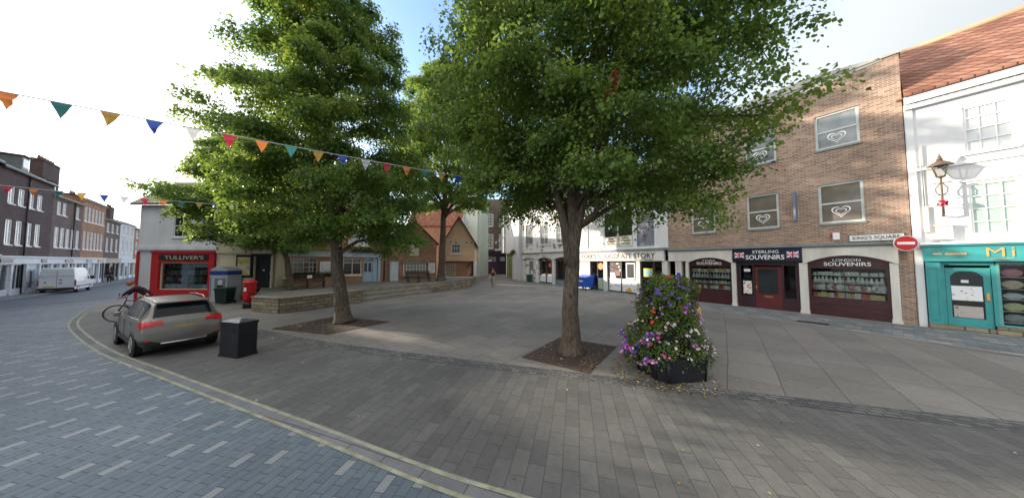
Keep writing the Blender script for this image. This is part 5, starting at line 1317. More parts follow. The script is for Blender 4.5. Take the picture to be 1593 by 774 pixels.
# black four sided litter bin in the foreground
bx, by = -7.34, 7.10
t = thing("litter_bin", "black square street litter bin with a sloped steel top beside the parked car", "bin", (bx, by, 0.0), R(-15))
w, d_ = 0.35, 0.21
GB = paint("gloss_black_steel", (0.010, 0.011, 0.016), rough=0.32, var=0.3)
m = M(); m.box(-w, -d_, 0.0, w, d_, 0.90); m.build("body", GB, t, 0.012)
m = M(); m.box(-w - 0.012, -d_ - 0.012, 0.0, w + 0.012, d_ + 0.012, 0.06); m.build("base_trim", GB, t)
m = M(); m.box(-w - 0.012, -d_ - 0.012, 0.84, w + 0.012, d_ + 0.012, 0.902); m.build("rim_trim", GB, t)
m = M(); m.hexa([(-w, -d_, 0.903), (w, -d_, 0.903), (w, d_, 0.903), (-w, d_, 0.903)], [(-0.16, -0.06, 0.965), (0.16, -0.06, 0.965), (0.16, 0.06, 0.965), (-0.16, 0.06, 0.965)]); m.build("top", paint("worn_steel_top", (0.10, 0.11, 0.125), rough=0.35, metal=0.5, var=0.3), t)
m = M(); m.box(-0.22, -d_ - 0.005, 0.64, 0.22, -d_ + 0.02, 0.76); m.build("opening", paint("bin_opening", (0.004, 0.004, 0.005), rough=0.8), t)
m = M(); m.box(-0.13, -0.05, 0.966, 0.13, 0.05, 0.976); m.build("stub_plate", paint("bright_steel", (0.5, 0.52, 0.54), rough=0.35, metal=0.6), t)

def bench(label, loc, rz, L=1.8):
    t = thing("bench", label, "bench", loc, rz)
    m = M()
    for i in range(5): m.box(-L / 2, -0.24 + i * 0.10, 0.43, L / 2, -0.155 + i * 0.10, 0.465)
    m.build("seat", WOOD, t)
    m = M()
    for i in range(4): m.box(-L / 2, 0.25 + i * 0.025, 0.52 + i * 0.105, L / 2, 0.28 + i * 0.025, 0.605 + i * 0.105)
    m.build("backrest", WOOD, t)
    for x in (-L / 2 + 0.12, 0.0, L / 2 - 0.12):
        m = M(); m.box(x - 0.03, -0.22, 0.0, x + 0.03, -0.15, 0.428); m.box(x - 0.03, 0.20, 0.0, x + 0.03, 0.27, 0.428); m.box(x - 0.03, -0.22, 0.39, x + 0.03, 0.27, 0.429); m.hexa([(x - 0.03, 0.20, 0.43), (x + 0.03, 0.20, 0.43), (x + 0.03, 0.249, 0.43), (x - 0.03, 0.249, 0.43)], [(x - 0.03, 0.28, 0.92), (x + 0.03, 0.28, 0.92), (x + 0.03, 0.33, 0.92), (x - 0.03, 0.33, 0.92)])
        m.build("leg", BLACKP, t)
    return t
bench("dark timber bench on the terrace in front of the white bay window", (-8.05, 22.6, ZT), R(40), 2.1)
t = bench("dark timber bench with a small white plaque by the leaning trunk near the cafe", (-13.6, 17.4, ZT), R(44), 2.0)
m = M(); m.box(0.0, 0.215, 0.66, 0.26, 0.245, 0.86); m.build("plaque", WHITE, t)
# brick planter by the cafe window
t = thing("brick_planter", "long low brick planter with green shrubs under the cafe windows", "planter", (-15.6, 18.6, ZT), R(44.4))
m = M(); m.box(0.0, -0.4, 0.0, 2.6, 0.3, 0.62); m.build("planter_wall", BRICK_R, t)
def leaf_clump(m, c, r, n, ls, mats=(0,), flat=1.0, rnd=random):
    for i in range(n):
        d = Vector((rnd.gauss(0, 1), rnd.gauss(0, 1), rnd.gauss(0, 1))).normalized() * rnd.random() ** 0.4
        p = Vector(c) + Vector((d.x * r[0], d.y * r[1], d.z * r[2]))
        a = Vector((rnd.gauss(0, 1), rnd.gauss(0, 1), rnd.gauss(0, 0.6))).normalized(); b = a.cross(Vector((rnd.gauss(0, 1), rnd.gauss(0, 1), rnd.gauss(0, 1)))).normalized()
        m.face([p - a * ls, p + b * ls * 0.55, p + a * ls, p - b * ls * 0.55], rnd.choice(mats))
SHRUB = leaf_mat("shrub_leaf", (0.018, 0.04, 0.012), (0.07, 0.11, 0.03))
m = M(); random.seed(21)
for i in range(9): leaf_clump(m, (0.2 + i * 0.28, -0.05, 0.78), (0.28, 0.28, 0.24), 150, 0.06)
m.build("shrubs", SHRUB, t)
# flowers along the top of the cafe fascia
t = thing("flower_trough", "long trough of yellow and orange flowers along the top of the cafe fascia", "flower trough", (-16.7, 18.3, 0.7), R(44.4))
m = M(); m.box(4.7, -0.36, 2.53, 7.55, -0.08, 2.68); m.build("trough", WOOD, t)
m = M(); random.seed(22)
for i in range(14): leaf_clump(m, (4.8 + i * 0.21, -0.24, 2.76), (0.22, 0.24, 0.20), 90, 0.055)
leaf_clump(m, (7.55, -0.25, 2.60), (0.3, 0.25, 0.4), 260, 0.055)
m.build("foliage", SHRUB, t)
m = M()
for i in range(14): leaf_clump(m, (4.8 + i * 0.21, -0.28, 2.80), (0.24, 0.26, 0.22), 16, 0.045, (0, 1, 2) if i > 7 else (0, 0, 2))
leaf_clump(m, (7.5, -0.3, 2.72), (0.32, 0.25, 0.4), 60, 0.05, (0, 1))
o = m.build("blossoms", [paint("blossom_yellow", (0.60, 0.42, 0.05)), paint("blossom_orange", (0.58, 0.18, 0.05)), paint("blossom_white", (0.7, 0.68, 0.62))], t); o["kind"] = "stuff"
# ------------------------------------------------------------------ parked car
CARP = paint("bronze_grey_car_paint", (0.18, 0.168, 0.155), rough=0.34, var=0.05, metal=0.35, spec=0.5)
CLAD = paint("black_car_cladding", (0.02, 0.02, 0.022), rough=0.5)
CHROME = paint("satin_chrome", (0.55, 0.55, 0.56), rough=0.2, metal=0.9)
TYRE = paint("tyre_rubber", (0.014, 0.014, 0.015), rough=0.8)
ALLOY = paint("alloy_rim", (0.42, 0.42, 0.43), rough=0.3, metal=0.8)
LAMPR = paint("red_lamp_plastic", (0.45, 0.012, 0.016), rough=0.15, var=0.3, scale=9, spec=0.6)
LAMPC = paint("clear_lamp_plastic", (0.6, 0.55, 0.55), rough=0.12, spec=0.6)
CARGLASS = paint("car_window_glass", (0.010, 0.013, 0.017), rough=0.09, var=0.2, spec=0.25)
#        x      zb    ws    wmax  zbelt wb    top   wr
CST = [(-2.24, 0.44, 0.66, 0.76, 0.72, 0.74, 0.76, 0.55),
       (-2.21, 0.36, 0.74, 0.86, 0.88, 0.82, 0.93, 0.66),
       (-2.15, 0.30, 0.79, 0.90, 0.99, 0.86, 1.05, 0.70),
       (-2.06, 0.28, 0.81, 0.915, 1.05, 0.87, 1.15, 0.70),
       (-1.92, 0.26, 0.82, 0.92, 1.08, 0.875, 1.36, 0.66),
       (-1.78, 0.25, 0.83, 0.925, 1.085, 0.88, 1.54, 0.635),
       (-1.62, 0.24, 0.84, 0.93, 1.085, 0.885, 1.60, 0.63),
       (-1.20, 0.22, 0.85, 0.93, 1.07, 0.89, 1.635, 0.635),
       (-0.50, 0.21, 0.85, 0.92, 1.05, 0.89, 1.655, 0.645),
       (0.20, 0.21, 0.85, 0.92, 1.03, 0.885, 1.63, 0.64),
       (0.62, 0.21, 0.85, 0.92, 1.02, 0.88, 1.53, 0.64),
       (1.20, 0.22, 0.85, 0.92, 1.00, 0.87, 1.12, 0.70),
       (1.50, 0.23, 0.84, 0.92, 0.95, 0.86, 1.05, 0.68),
       (1.95, 0.26, 0.80, 0.90, 0.86, 0.82, 0.95, 0.62),
       (2.15, 0.30, 0.72, 0.82, 0.74, 0.74, 0.82, 0.55),
       (2.24, 0.38, 0.60, 0.68, 0.62, 0.62, 0.66, 0.45)]
def car_stations(n):
    A = np.array(CST); xs = A[:, 0]
    t = np.linspace(0, 1, n); X = xs[0] + (xs[-1] - xs[0]) * (t - 0.045 * np.sin(2 * np.pi * t) * 1.0)
    X = np.sort(np.concatenate([X, [-2.23, -2.20, -2.17, -2.12, -2.03, -1.98]]))
    out = []
    for x in X:
        i = min(max(np.searchsorted(xs, x) - 1, 0), len(xs) - 2)
        h = xs[i + 1] - xs[i]; u = (x - xs[i]) / h
        def tang(j):
            if j == 0 or j == len(xs) - 1: return (A[min(j + 1, len(xs) - 1)] - A[max(j - 1, 0)]) / (xs[min(j + 1, len(xs) - 1)] - xs[max(j - 1, 0)])
            a = (A[j] - A[j - 1]) / (xs[j] - xs[j - 1]); b = (A[j + 1] - A[j]) / (xs[j + 1] - xs[j])
            return np.where(a * b > 0, 2 * a * b / (a + b + 1e-9 * np.sign(a + b + 1e-12)), 0.0)
        t0, t1 = tang(i), tang(i + 1)
        r = (2 * u**3 - 3 * u**2 + 1) * A[i] + (u**3 - 2 * u**2 + u) * h * t0 + (-2 * u**3 + 3 * u**2) * A[i + 1] + (u**3 - u**2) * h * t1
        r[0] = x; out.append(r)
    return out
def car_ring(r):
    x, zb, ws, wm, zk, wb, top, wr = r
    e = max(0.02, min(0.075, (top - zk) * 0.45))
    c = [(0, zb), (ws * 0.75, zb), (ws, zb + 0.06), (wm, zb + (zk - zb) * 0.42), (wm, zb + (zk - zb) * 0.74), (wb + 0.015, zk - 0.02), (wb * 0.985, zk + 0.01),
         ((wb + wr) / 2, (zk + top - e) / 2), (wr + 0.015, top - e), (wr * 0.86, top - e * 0.28), (wr * 0.5, top - 0.006), (0, top)]
    pts, ids = [], []
    P = [2 * np.array(c[0]) - np.array(c[1]) * np.array([1, 1])] + [np.array(q) for q in c] + [np.array((-c[-2][0], c[-2][1]))]
    P[0] = np.array((-c[1][0], c[1][1]))
    for i in range(1, len(P) - 2):
        k = 4
        for j in range(k):
            t = j / k; a, b, cc, d = P[i - 1], P[i], P[i + 1], P[i + 2]
            pts.append(0.5 * (2 * b + (cc - a) * t + (2 * a - 5 * b + 4 * cc - d) * t * t * 0.5 + 0 * t) if False else b + (cc - b) * t + 0.0)
            ids.append(i - 1 + t)
    pts.append(P[-2]); ids.append(len(c) - 1)
    return pts, ids
def build_car():
    t = thing("parked_car", "bronze grey sport utility car parked on the paving, seen from behind", "car")
    st = car_stations(84)
    rings = []
    for r in st:
        p, ids = car_ring(r)
        rings.append([(r[0], q[0], q[1]) for q in p] + [(r[0], -q[0], q[1]) for q in reversed(p[1:-1])])
    nr = len(rings[0]); half = len(ids)
    sid = ids + [ids[i] for i in reversed(range(1, half - 1))]
    V = [v for rr in rings for v in rr]
    body_f, body_m = [], []
    regions = {"rear_window": [], "windscreen": [], "side_window": [], "tail_light": []}
    for i in range(len(rings) - 1):
        for k in range(nr):
            k2 = (k + 1) % nr
            f = (i * nr + k, i * nr + k2, (i + 1) * nr + k2, (i + 1) * nr + k)
            c = np.mean([V[a] for a in f], axis=0); x, y, z = c
            s = (sid[k] + sid[k2]) / 2
            dark = z < 0.36 or (x < -1.85 and z < 0.535)
            body_f.append(f); body_m.append(1 if dark else 0)
            if s > 8.6 and -2.045 < x < -1.80: regions["rear_window"].append(f)
            if s > 8.9 and 0.68 < x < 1.17: regions["windscreen"].append(f)
            if 6.25 < s < 7.9 and (-1.72 < x < -1.06 or -0.96 < x < -0.02 or 0.06 < x < 0.85): regions["side_window"].append(f)
            if x < -1.93 and 0.90 < z < 1.075 and abs(y) > 0.47 and s < 8.3: regions["tail_light"].append(f)
            if x < -2.05 and 0.93 < z < 1.06 and abs(y) > 0.47 and s >= 8.3: regions["tail_light"].append(f)
    body_f.append(tuple(range(nr))); body_m.append(0); body_f.append(tuple((len(rings) - 1) * nr + k for k in range(nr))); body_m.append(1)
    m = M(); m.v = V; m.f = body_f; m.mi = body_m; m.sm = [True] * len(body_f)
    body = m.build("body", [CARP, CLAD], t)
    nv = np.empty(len(V) * 3); body.data.vertices.foreach_get("normal", nv); nv = nv.reshape(-1, 3)
    def patch(name, fs, mat, par, off=0.004, sel=None):
        used = sorted({a for f in fs for a in f}); mp = {a: i for i, a in enumerate(used)}
        q = M(); q.v = [tuple(np.array(V[a]) + nv[a] * off) for a in used]; q.f = [tuple(mp[a] for a in f) for f in fs]; q.mi = [0] * len(fs); q.sm = [True] * len(fs)
        return q.build(name, mat, par)
    patch("rear_window", regions["rear_window"], CARGLASS, t)
    patch("windscreen", regions["windscreen"], CARGLASS, t)
    for sgn in (1, -1):
        for a, b in ((-1.72, -1.06), (-0.96, -0.02), (0.06, 0.85)):
            fs = [f for f in regions["side_window"] if V[f[0]][1] * sgn > 0 and a < np.mean([V[q][0] for q in f]) < b]
            patch("side_window", fs, CARGLASS, t)
        fs = [f for f in regions["tail_light"] if V[f[0]][1] * sgn > 0]
        tl = patch("tail_light", fs, LAMPR, t, 0.010)
        fs2 = [f for f in fs if 0.90 < np.mean([V[q][2] for q in f]) < 0.965 and abs(np.mean([V[q][1] for q in f])) < 0.72]
        if False: patch("clear_lens", fs2, LAMPC, tl, 0.014)
        m = M(); m.box(-2.235, sgn * 0.72 - 0.11, 0.50, -2.15, sgn * 0.72 + 0.11, 0.56); m.build("reflector", LAMPR, t, 0.01)
    m = M(); m.box(-1.99, -0.60, 1.555, -1.70, 0.60, 1.60); m.build("roof_spoiler", CARP, t, 0.018)
    m = M(); m.box(-1.995, -0.16, 1.562, -1.985, 0.16, 1.585); m.build("brake_light", LAMPR, t)
    for sgn in (1, -1):
        m = M(); m.tube([(-1.45, sgn * 0.60, 1.60), (-1.3, sgn * 0.60, 1.668), (-0.4, sgn * 0.61, 1.695), (0.25, sgn * 0.60, 1.665), (0.4, sgn * 0.60, 1.60)], 0.016, 6); m.build("roof_rail", CHROME, t)
        m = M(); m.box(0.62, sgn * 0.93, 1.02, 0.80, sgn * 1.08, 1.16); m.build("door_mirror", CARP, t, 0.03)
        for xh in (-0.82, 0.18):
            m = M(); m.box(xh, sgn * 0.925, 0.935, xh + 0.2, sgn * 0.95, 0.965); m.build("door_handle", CARP, t, 0.008)
        m = M()
        for xs in (-1.02, 0.0, 0.95): m.box(xs - 0.006, sgn * 0.921, 0.40, xs + 0.006, sgn * 0.929, 0.98)
        m.box(-0.95, sgn * 0.90, 0.34, 0.95, sgn * 0.935, 0.44)
        m.build("door_seam", CLAD, t)
        m = M(); m.tube([(-1.72, sgn * 0.872, 1.115), (-0.5, sgn * 0.887, 1.075), (0.85, sgn * 0.878, 1.045)], 0.009, 5); m.build("window_trim", CHROME, t)
    m = M(); m.tube([(-2.13, -0.66, 0.44), (-2.235, -0.45, 0.41), (-2.262, 0.0, 0.405), (-2.235, 0.45, 0.41), (-2.13, 0.66, 0.44)], 0.026, 8); m.build("bumper_strip", CHROME, t)
    m = M(); m.box(-2.226, -0.24, 0.79, -2.20, 0.24, 0.89); m.build("number_plate", paint("plain_yellow_plate", (0.42, 0.27, 0.07), rough=0.4, var=0.2), t)
    m = M(); m.lathe([(0.05, -2.205), (0.05, -2.19)], 16, (0, 0, 0.985), axis='x'); m.build("badge", CHROME, t)
    m = M(); m.tube([(-2.02, 0.25, 1.19), (-1.93, -0.1, 1.36)], 0.008, 5); m.build("rear_wiper", CLAD, t)
    m = M()
    for a in (0.7, 1.0): pass
    m.tube([(-2.13, -0.70, 0.88), (-2.222, -0.5, 0.685), (-2.236, 0.0, 0.655), (-2.222, 0.5, 0.685), (-2.13, 0.70, 0.88)], 0.007, 5); m.build("tailgate_seam", CLAD, t)
    for xw in (-1.30, 1.37):
        for sgn in (1, -1):
            m = M(); m.lathe([(0.02, 0.905), (0.40, 0.905), (0.425, 0.922), (0.405, 0.938), (0.39, 0.93), (0.02, 0.926)], 28, (xw, 0, 0.36), axis='y')
            if sgn < 0: m.v = [(a, -b, c) for a, b, c in m.v]
            m.build("wheel_arch", CLAD, t)
            w = M(); w.lathe([(0.22, 0.74), (0.335, 0.745), (0.35, 0.77), (0.35, 0.92), (0.335, 0.945), (0.235, 0.95), (0.22, 0.93)], 30, (xw, 0, 0.35), axis='y')
            if sgn < 0: w.v = [(a, -b, c) for a, b, c in w.v]
            wo = w.build("wheel", TYRE, t)
            r_ = M(); r_.lathe([(0.235, 0.93), (0.24, 0.953), (0.215, 0.955), (0.21, 0.935)], 30, (xw, 0, 0.35), axis='y')
            r_.lathe([(0.02, 0.93), (0.06, 0.935), (0.055, 0.955), (0.02, 0.957)], 14, (xw, 0, 0.35), axis='y')
            for k in range(5):
                a = k * 2 * math.pi / 5 + 0.3
                ca, sa_ = math.cos(a), math.sin(a)
                r_.hexa([(xw + ca * 0.05 - sa_ * 0.03, 0.935, 0.35 + sa_ * 0.05 + ca * 0.03), (xw + ca * 0.05 + sa_ * 0.03, 0.935, 0.35 + sa_ * 0.05 - ca * 0.03), (xw + ca * 0.215 + sa_ * 0.042, 0.935, 0.35 + sa_ * 0.215 - ca * 0.042), (xw + ca * 0.215 - sa_ * 0.042, 0.935, 0.35 + sa_ * 0.215 + ca * 0.042)],
                        [(xw + ca * 0.05 - sa_ * 0.03, 0.955, 0.35 + sa_ * 0.05 + ca * 0.03), (xw + ca * 0.05 + sa_ * 0.03, 0.955, 0.35 + sa_ * 0.05 - ca * 0.03), (xw + ca * 0.215 + sa_ * 0.042, 0.95, 0.35 + sa_ * 0.215 - ca * 0.042), (xw + ca * 0.215 - sa_ * 0.042, 0.95, 0.35 + sa_ * 0.215 + ca * 0.042)])
            if sgn < 0: r_.v = [(a, -b, c) for a, b, c in r_.v]
            r_.build("rim", ALLOY, wo)
    return t
car = build_car()
cf = Vector((-2.1, 1.1)).normalized()
rear_ax = Vector((-9.98, 6.92)) + Vector((1.1, 2.1)).normalized() * 0.75
CS_ = 0.88
cc_ = rear_ax + cf * 1.30 * CS_
car.scale = (CS_ * 0.97, CS_ * 0.90, CS_)
car.location = (cc_.x, cc_.y, 0.0); car.rotation_euler = (0, 0, math.atan2(cf.y, cf.x))

# ------------------------------------------------------------------ white van
VANW = paint("white_van_paint", (0.66, 0.70, 0.76), rough=0.35, var=0.12, scale=1.0)
t = thing("white_van", "white high roofed delivery van parked by the shops down the old street, rear doors shut", "van")
pr = [(-2.7, 0.35), (2.55, 0.35), (2.72, 0.55), (2.7, 0.95), (2.45, 1.12), (1.75, 1.30), (1.15, 2.10), (0.8, 2.42), (0.3, 2.58), (-2.55, 2.60), (-2.66, 2.45), (-2.72, 1.2), (-2.73, 0.5)]
m = M()
def inset(z, x): return 0.99 if z < 1.3 else 0.99 - (z - 1.3) * 0.11
n = len(pr)
m.hexa([(x, -inset(z, x), z) for x, z in pr], [(x, inset(z, x), z) for x, z in pr]); m.build("body", VANW, t, 0.06)
m = M(); m.box(-2.80, -0.97, 0.36, -2.70, 0.97, 0.58); m.build("rear_bumper", CLAD, t, 0.02)
m = M(); m.box(-2.745, -0.012, 0.6, -2.728, 0.012, 2.3); m.box(-2.742, -0.9, 1.74, -2.728, 0.9, 1.76); m.build("rear_door_seam", LEAD, t)
for s in (1, -1):
    m = M(); m.box(-2.75, s * 0.97 - 0.06, 0.75, -2.6, s * 0.97 + 0.06 * 0.4, 1.35); m.build("tail_light", LAMPR, t, 0.01)
    for xw in (-1.75, 1.75):
        w = M(); w.lathe([(0.2, 0.78), (0.33, 0.78), (0.35, 0.82), (0.35, 0.97), (0.33, 1.0), (0.2, 1.0)], 22, (xw, 0, 0.35), axis='y')
        if s < 0: w.v = [(a, -b, c) for a, b, c in w.v]
        wo = w.build("wheel", TYRE, t)
        w = M(); w.lathe([(0.02, 0.96), (0.21, 0.99), (0.215, 1.004), (0.02, 1.01)], 18, (xw, 0, 0.35), axis='y')
        if s < 0: w.v = [(a, -b, c) for a, b, c in w.v]
        w.build("rim", ALLOY, wo)
    m = M(); m.hexa([(1.0, s * 0.985, 1.35), (1.62, s * 0.985, 1.35), (1.15, s * 0.935, 1.95), (1.0, s * 0.93, 1.95)], [(1.0, s * 1.0, 1.35), (1.62, s * 1.0, 1.35), (1.15, s * 0.95, 1.95), (1.0, s * 0.945, 1.95)]); m.build("side_window", CARGLASS, t)
    m = M(); m.box(1.35, s * 1.02, 1.3, 1.5, s * 1.28, 1.65); m.build("door_mirror", CLAD, t, 0.02)
    m = M(); m.box(-2.6, s * 0.985, 0.62, 2.4, s * 1.003, 0.74); m.build("side_moulding", CLAD, t)
m = M(); m.box(-2.755, 0.15, 0.66, -2.735, 0.67, 0.77); m.build("number_plate", paint("plain_yellow_plate2", (0.5, 0.42, 0.12), rough=0.4), t)
m = M(); m.box(-2.765, -0.3, 1.02, -2.735, -0.1, 1.08); m.box(-2.765, 0.55, 1.1, -2.735, 0.62, 1.2); m.box(-2.76, -0.25, 1.32, -2.735, -0.13, 1.4); m.build("door_handle", CLAD, t)
t.scale = (0.82, 0.95, 0.95); t.location = (-45.2, 26.6, -0.60); t.rotation_euler = (0, 0, R(136))

# ------------------------------------------------------------------ people
SKIN = paint("skin", (0.50, 0.30, 0.22), rough=0.55)
def skin_mesh(name, verts, edges, radii, mat, parent, sub=2):
    me = bpy.data.meshes.new(name); me.from_pydata([tuple(v) for v in verts], edges, [])
    o = bpy.data.objects.new(name, me); COL.objects.link(o)
    sk = o.modifiers.new("skin", 'SKIN'); sk.use_smooth_shade = True
    for i, r in enumerate(radii):
        d = me.skin_vertices[0].data[i]
        d.radius = (r, r) if not hasattr(r, '__len__') else r
        d.use_root = (i == 0)
    ss = o.modifiers.new("sub", 'SUBSURF'); ss.levels = sub; ss.render_levels = sub
    dg = bpy.context.evaluated_depsgraph_get()
    me2 = bpy.data.meshes.new_from_object(o.evaluated_get(dg))
    bpy.data.objects.remove(o)
    me2.materials.clear(); me2.materials.append(mat)
    for p in me2.polygons: p.use_smooth = True
    o2 = bpy.data.objects.new(name, me2); COL.objects.link(o2); o2.parent = parent
    return o2
def lerp(a, b, t): return Vector(a) * (1 - t) + Vector(b) * t
def person(label, loc, rz, J, shirt, trousers, hairm, shoem, sleeves=0.5, group=None, jacket=False):
    """J: pelvis chest neck head (centres) and per side shoulder elbow wrist hip knee ankle toe; fdir = where the face looks"""
    t = thing("person", label, "person", loc, rz, group)
    V, E, Rr = [], [], []
    def add(p, r, par=None):
        V.append(Vector(p)); Rr.append(r)
        if par is not None: E.append((par, len(V) - 1))
        return len(V) - 1
    fd = Vector(J["fdir"]).normalized()
    pel = add(J["pelvis"], (0.15, 0.12)); wa = add(lerp(J["pelvis"], J["chest"], 0.5), (0.135, 0.11), pel); ch = add(J["chest"], (0.16, 0.12), wa)
    nk = add(J["neck"], 0.06, ch); hb = add(lerp(J["neck"], J["head"], 0.45) + fd * 0.015, 0.068, nk); hd = add(J["head"], (0.082, 0.095), hb); 
    up = (Vector(J["head"]) - Vector(J["neck"])).normalized()
    add(Vector(J["head"]) + up * 0.075, (0.07, 0.08), hd)
    nose = add(Vector(J["head"]) + fd * 0.105 - up * 0.02, 0.016, hd)
    for s in "lr":
        sh = add(J["sh" + s], 0.065, ch); el = add(J["el" + s], 0.045, sh); wr = add(J["wr" + s], 0.030, el)
        d = (Vector(J["wr" + s]) - Vector(J["el" + s])).normalized(); hn = add(Vector(J["wr" + s]) + d * 0.07, (0.038, 0.020), wr)
        side = d.cross(fd).normalized(); pl = hn
        for k in range(4):
            b = Vector(J["wr" + s]) + d * 0.10 + side * (k - 1.5) * 0.02; ln = (0.06, 0.075, 0.07, 0.055)[k]
            f1 = add(b, 0.0095, hn); f2 = add(b + d * ln * 0.6 + fd * 0.012, 0.009, f1); add(b + d * ln + fd * 0.035, 0.0075, f2)
        th = add(Vector(J["wr" + s]) + d * 0.04 + fd * 0.035, 0.011, wr); add(Vector(J["wr" + s]) + d * 0.085 + fd * 0.055, 0.009, th)
        hp = add(J["hp" + s], 0.095, pel); kn = add(J["kn" + s], 0.062, hp); an = add(J["an" + s], 0.042, kn); to = add(J["to" + s], 0.035, an)
    skin_mesh("body", V, E, Rr, SKIN, t, 1)
    # hair cap
    h = M(); c = Vector(J["head"]) + up * 0.03 - fd * 0.022
    Mx = Matrix.Translation(c) @ up.to_track_quat('Z', 'Y').to_matrix().to_4x4()
    h.lathe([(0.098, -0.05), (0.108, 0.0), (0.098, 0.05), (0.07, 0.09), (0.02, 0.112)], 14)
    h.v = [tuple(Mx @ Vector(q)) for q in h.v]; h.build("hair", hairm, t)
    # shirt
    V2 = [Vector(J["pelvis"]) + (Vector(J["chest"]) - Vector(J["pelvis"])).normalized() * -0.02, lerp(J["pelvis"], J["chest"], 0.5), Vector(J["chest"]), lerp(J["chest"], J["neck"], 0.75)]
    R2 = [(0.172, 0.14), (0.158, 0.132), (0.180, 0.142), 0.080]; E2 = [(0, 1), (1, 2), (2, 3)]
    for s in "lr":
        V2.append(Vector(J["sh" + s])); R2.append(0.082); E2.append((2, len(V2) - 1)); a = len(V2) - 1
        if sleeves >= 1:
            V2.append(Vector(J["el" + s])); R2.append(0.060); E2.append((a, len(V2) - 1)); V2.append(lerp(J["el" + s], J["wr" + s], 0.92)); R2.append(0.044); E2.append((len(V2) - 2, len(V2) - 1))
        else:
            V2.append(lerp(J["sh" + s], J["el" + s], 0.65)); R2.append(0.068); E2.append((a, len(V2) - 1))
    skin_mesh("jacket" if jacket else "shirt", V2, E2, R2, shirt, t, 2)
    V3 = [lerp(J["pelvis"], J["chest"], 0.10), lerp(J["pelvis"], J["hpl"], 0.2) - Vector((0, 0, 0.04))]; R3 = [(0.165, 0.135), (0.15, 0.13)]; E3 = [(0, 1)]
    for s in "lr":
        V3.append(Vector(J["hp" + s]) - Vector((0, 0, 0.03))); R3.append(0.108); E3.append((1, len(V3) - 1))
        V3.append(Vector(J["kn" + s])); R3.append(0.080); E3.append((len(V3) - 2, len(V3) - 1))
        V3.append(lerp(J["kn" + s], J["an" + s], 0.93)); R3.append(0.066); E3.append((len(V3) - 2, len(V3) - 1))
    skin_mesh("trousers", V3, E3, R3, trousers, t, 2)
    for s in "lr":
        a, b = Vector(J["an" + s]), Vector(J["to" + s]); d = (b - a); d.z = 0; d.normalize()
        skin_mesh("shoe", [a - d * 0.05 - Vector((0, 0, 0.03)), a + d * 0.06 - Vector((0, 0, 0.03)), b + d * 0.05], [(0, 1), (1, 2)], [0.045, 0.048, 0.036], shoem, t, 2)
    return t
def standing(stride=0.18, H=1.72, raise_r=False, lean=0.0):
    k = H / 1.75
    J = dict(pelvis=(0, 0, 0.95), chest=(0, -lean * 0.4, 1.32), neck=(0, -lean * 0.5, 1.50), head=(0, -0.02 - lean * 0.6, 1.635), fdir=(0, -1, -0.15),
             shl=(0.19, -lean * 0.45, 1.42), ell=(0.26, 0.04, 1.14), wrl=(0.27, -0.10, 0.90), shr=(-0.19, -lean * 0.45, 1.42), elr=(-0.26, 0.02, 1.14), wrr=(-0.27, -0.14, 0.92),
             hpl=(0.10, 0, 0.90), knl=(0.10, -stride * 0.75, 0.50), anl=(0.10, -stride, 0.09), tol=(0.11, -stride - 0.14, 0.045),
             hpr=(-0.10, 0, 0.90), knr=(-0.10, stride * 0.1, 0.50), anr=(-0.10, stride * 0.9, 0.12), tor=(-0.11, stride * 0.9 - 0.14, 0.045))
    if raise_r: J["ell"] = (0.30, -0.10, 1.18); J["wrl"] = (0.24, -0.22, 1.42)
    return {a: (tuple(c * k for c in v) if a != "fdir" else v) for a, v in J.items()}
CLOTH = lambda n, c: paint(n, c, rough=0.85, var=0.25, scale=7, bump=0.2, bscale=30)
person("person in maroon t-shirt and grey trousers walking across the square, one forearm raised", (-1.80, 24.6, 0.0), R(-14), standing(0.17, 1.86, True),
       CLOTH("maroon_shirt", (0.10, 0.018, 0.018)), CLOTH("grey_trousers", (0.22, 0.235, 0.22)), paint("reddish_hair", (0.12, 0.04, 0.025)), CLOTH("grey_shoe", (0.2, 0.2, 0.2)), 0.5)
person("person in dark clothes on the pavement of the old street beyond the van", (-56.8, 36.9, -0.48), R(50), standing(0.05, 1.78),
       CLOTH("dark_coat", (0.02, 0.025, 0.05)), CLOTH("dark_trousers", (0.02, 0.022, 0.035)), paint("dark_hair", (0.03, 0.02, 0.015)), CLOTH("dark_shoe", (0.02, 0.02, 0.02)), 1.0, jacket=True)

# bicycle and rider (x forward)
fr_, rr_ = Vector((-16.75, 11.15)), Vector((-15.95, 11.83))
bd = (fr_ - rr_).normalized(); bc = (fr_ + rr_) / 2; BRZ = math.atan2(bd.y, bd.x)
t = thing("bicycle", "dark bicycle ridden past the front of the parked car", "bicycle", (bc.x, bc.y, zg(bc.x)), BRZ)
BIKE = paint("black_bicycle_frame", (0.02, 0.02, 0.025), rough=0.35)
for x in (-0.525, 0.525):
    m = M()
    pts = [(x + 0.335 * math.cos(a), 0.0, 0.345 + 0.335 * math.sin(a)) for a in np.linspace(0, 2 * math.pi, 33)]
    m.tube(pts, 0.021, 6, cap=False); w = m.build("wheel", TYRE, t)
    m = M(); pts = [(x + 0.308 * math.cos(a), 0.0, 0.345 + 0.308 * math.sin(a)) for a in np.linspace(0, 2 * math.pi, 33)]
    m.tube(pts, 0.012, 5, cap=False)
    for k in range(18):
        a = k * math.pi / 9; m.tube([(x, 0.02 * (-1) ** k, 0.345), (x + 0.305 * math.cos(a), 0, 0.345 + 0.305 * math.sin(a))], 0.0022, 3)
    m.lathe([(0.03, -0.04), (0.03, 0.04)], 10, (x, 0, 0.345), axis='y'); m.build("rim", ALLOY, w)
m = M()
BB, ST, HT, HB = (-0.10, 0, 0.30), (-0.26, 0, 0.80), (0.32, 0, 0.86), (0.36, 0, 0.72)
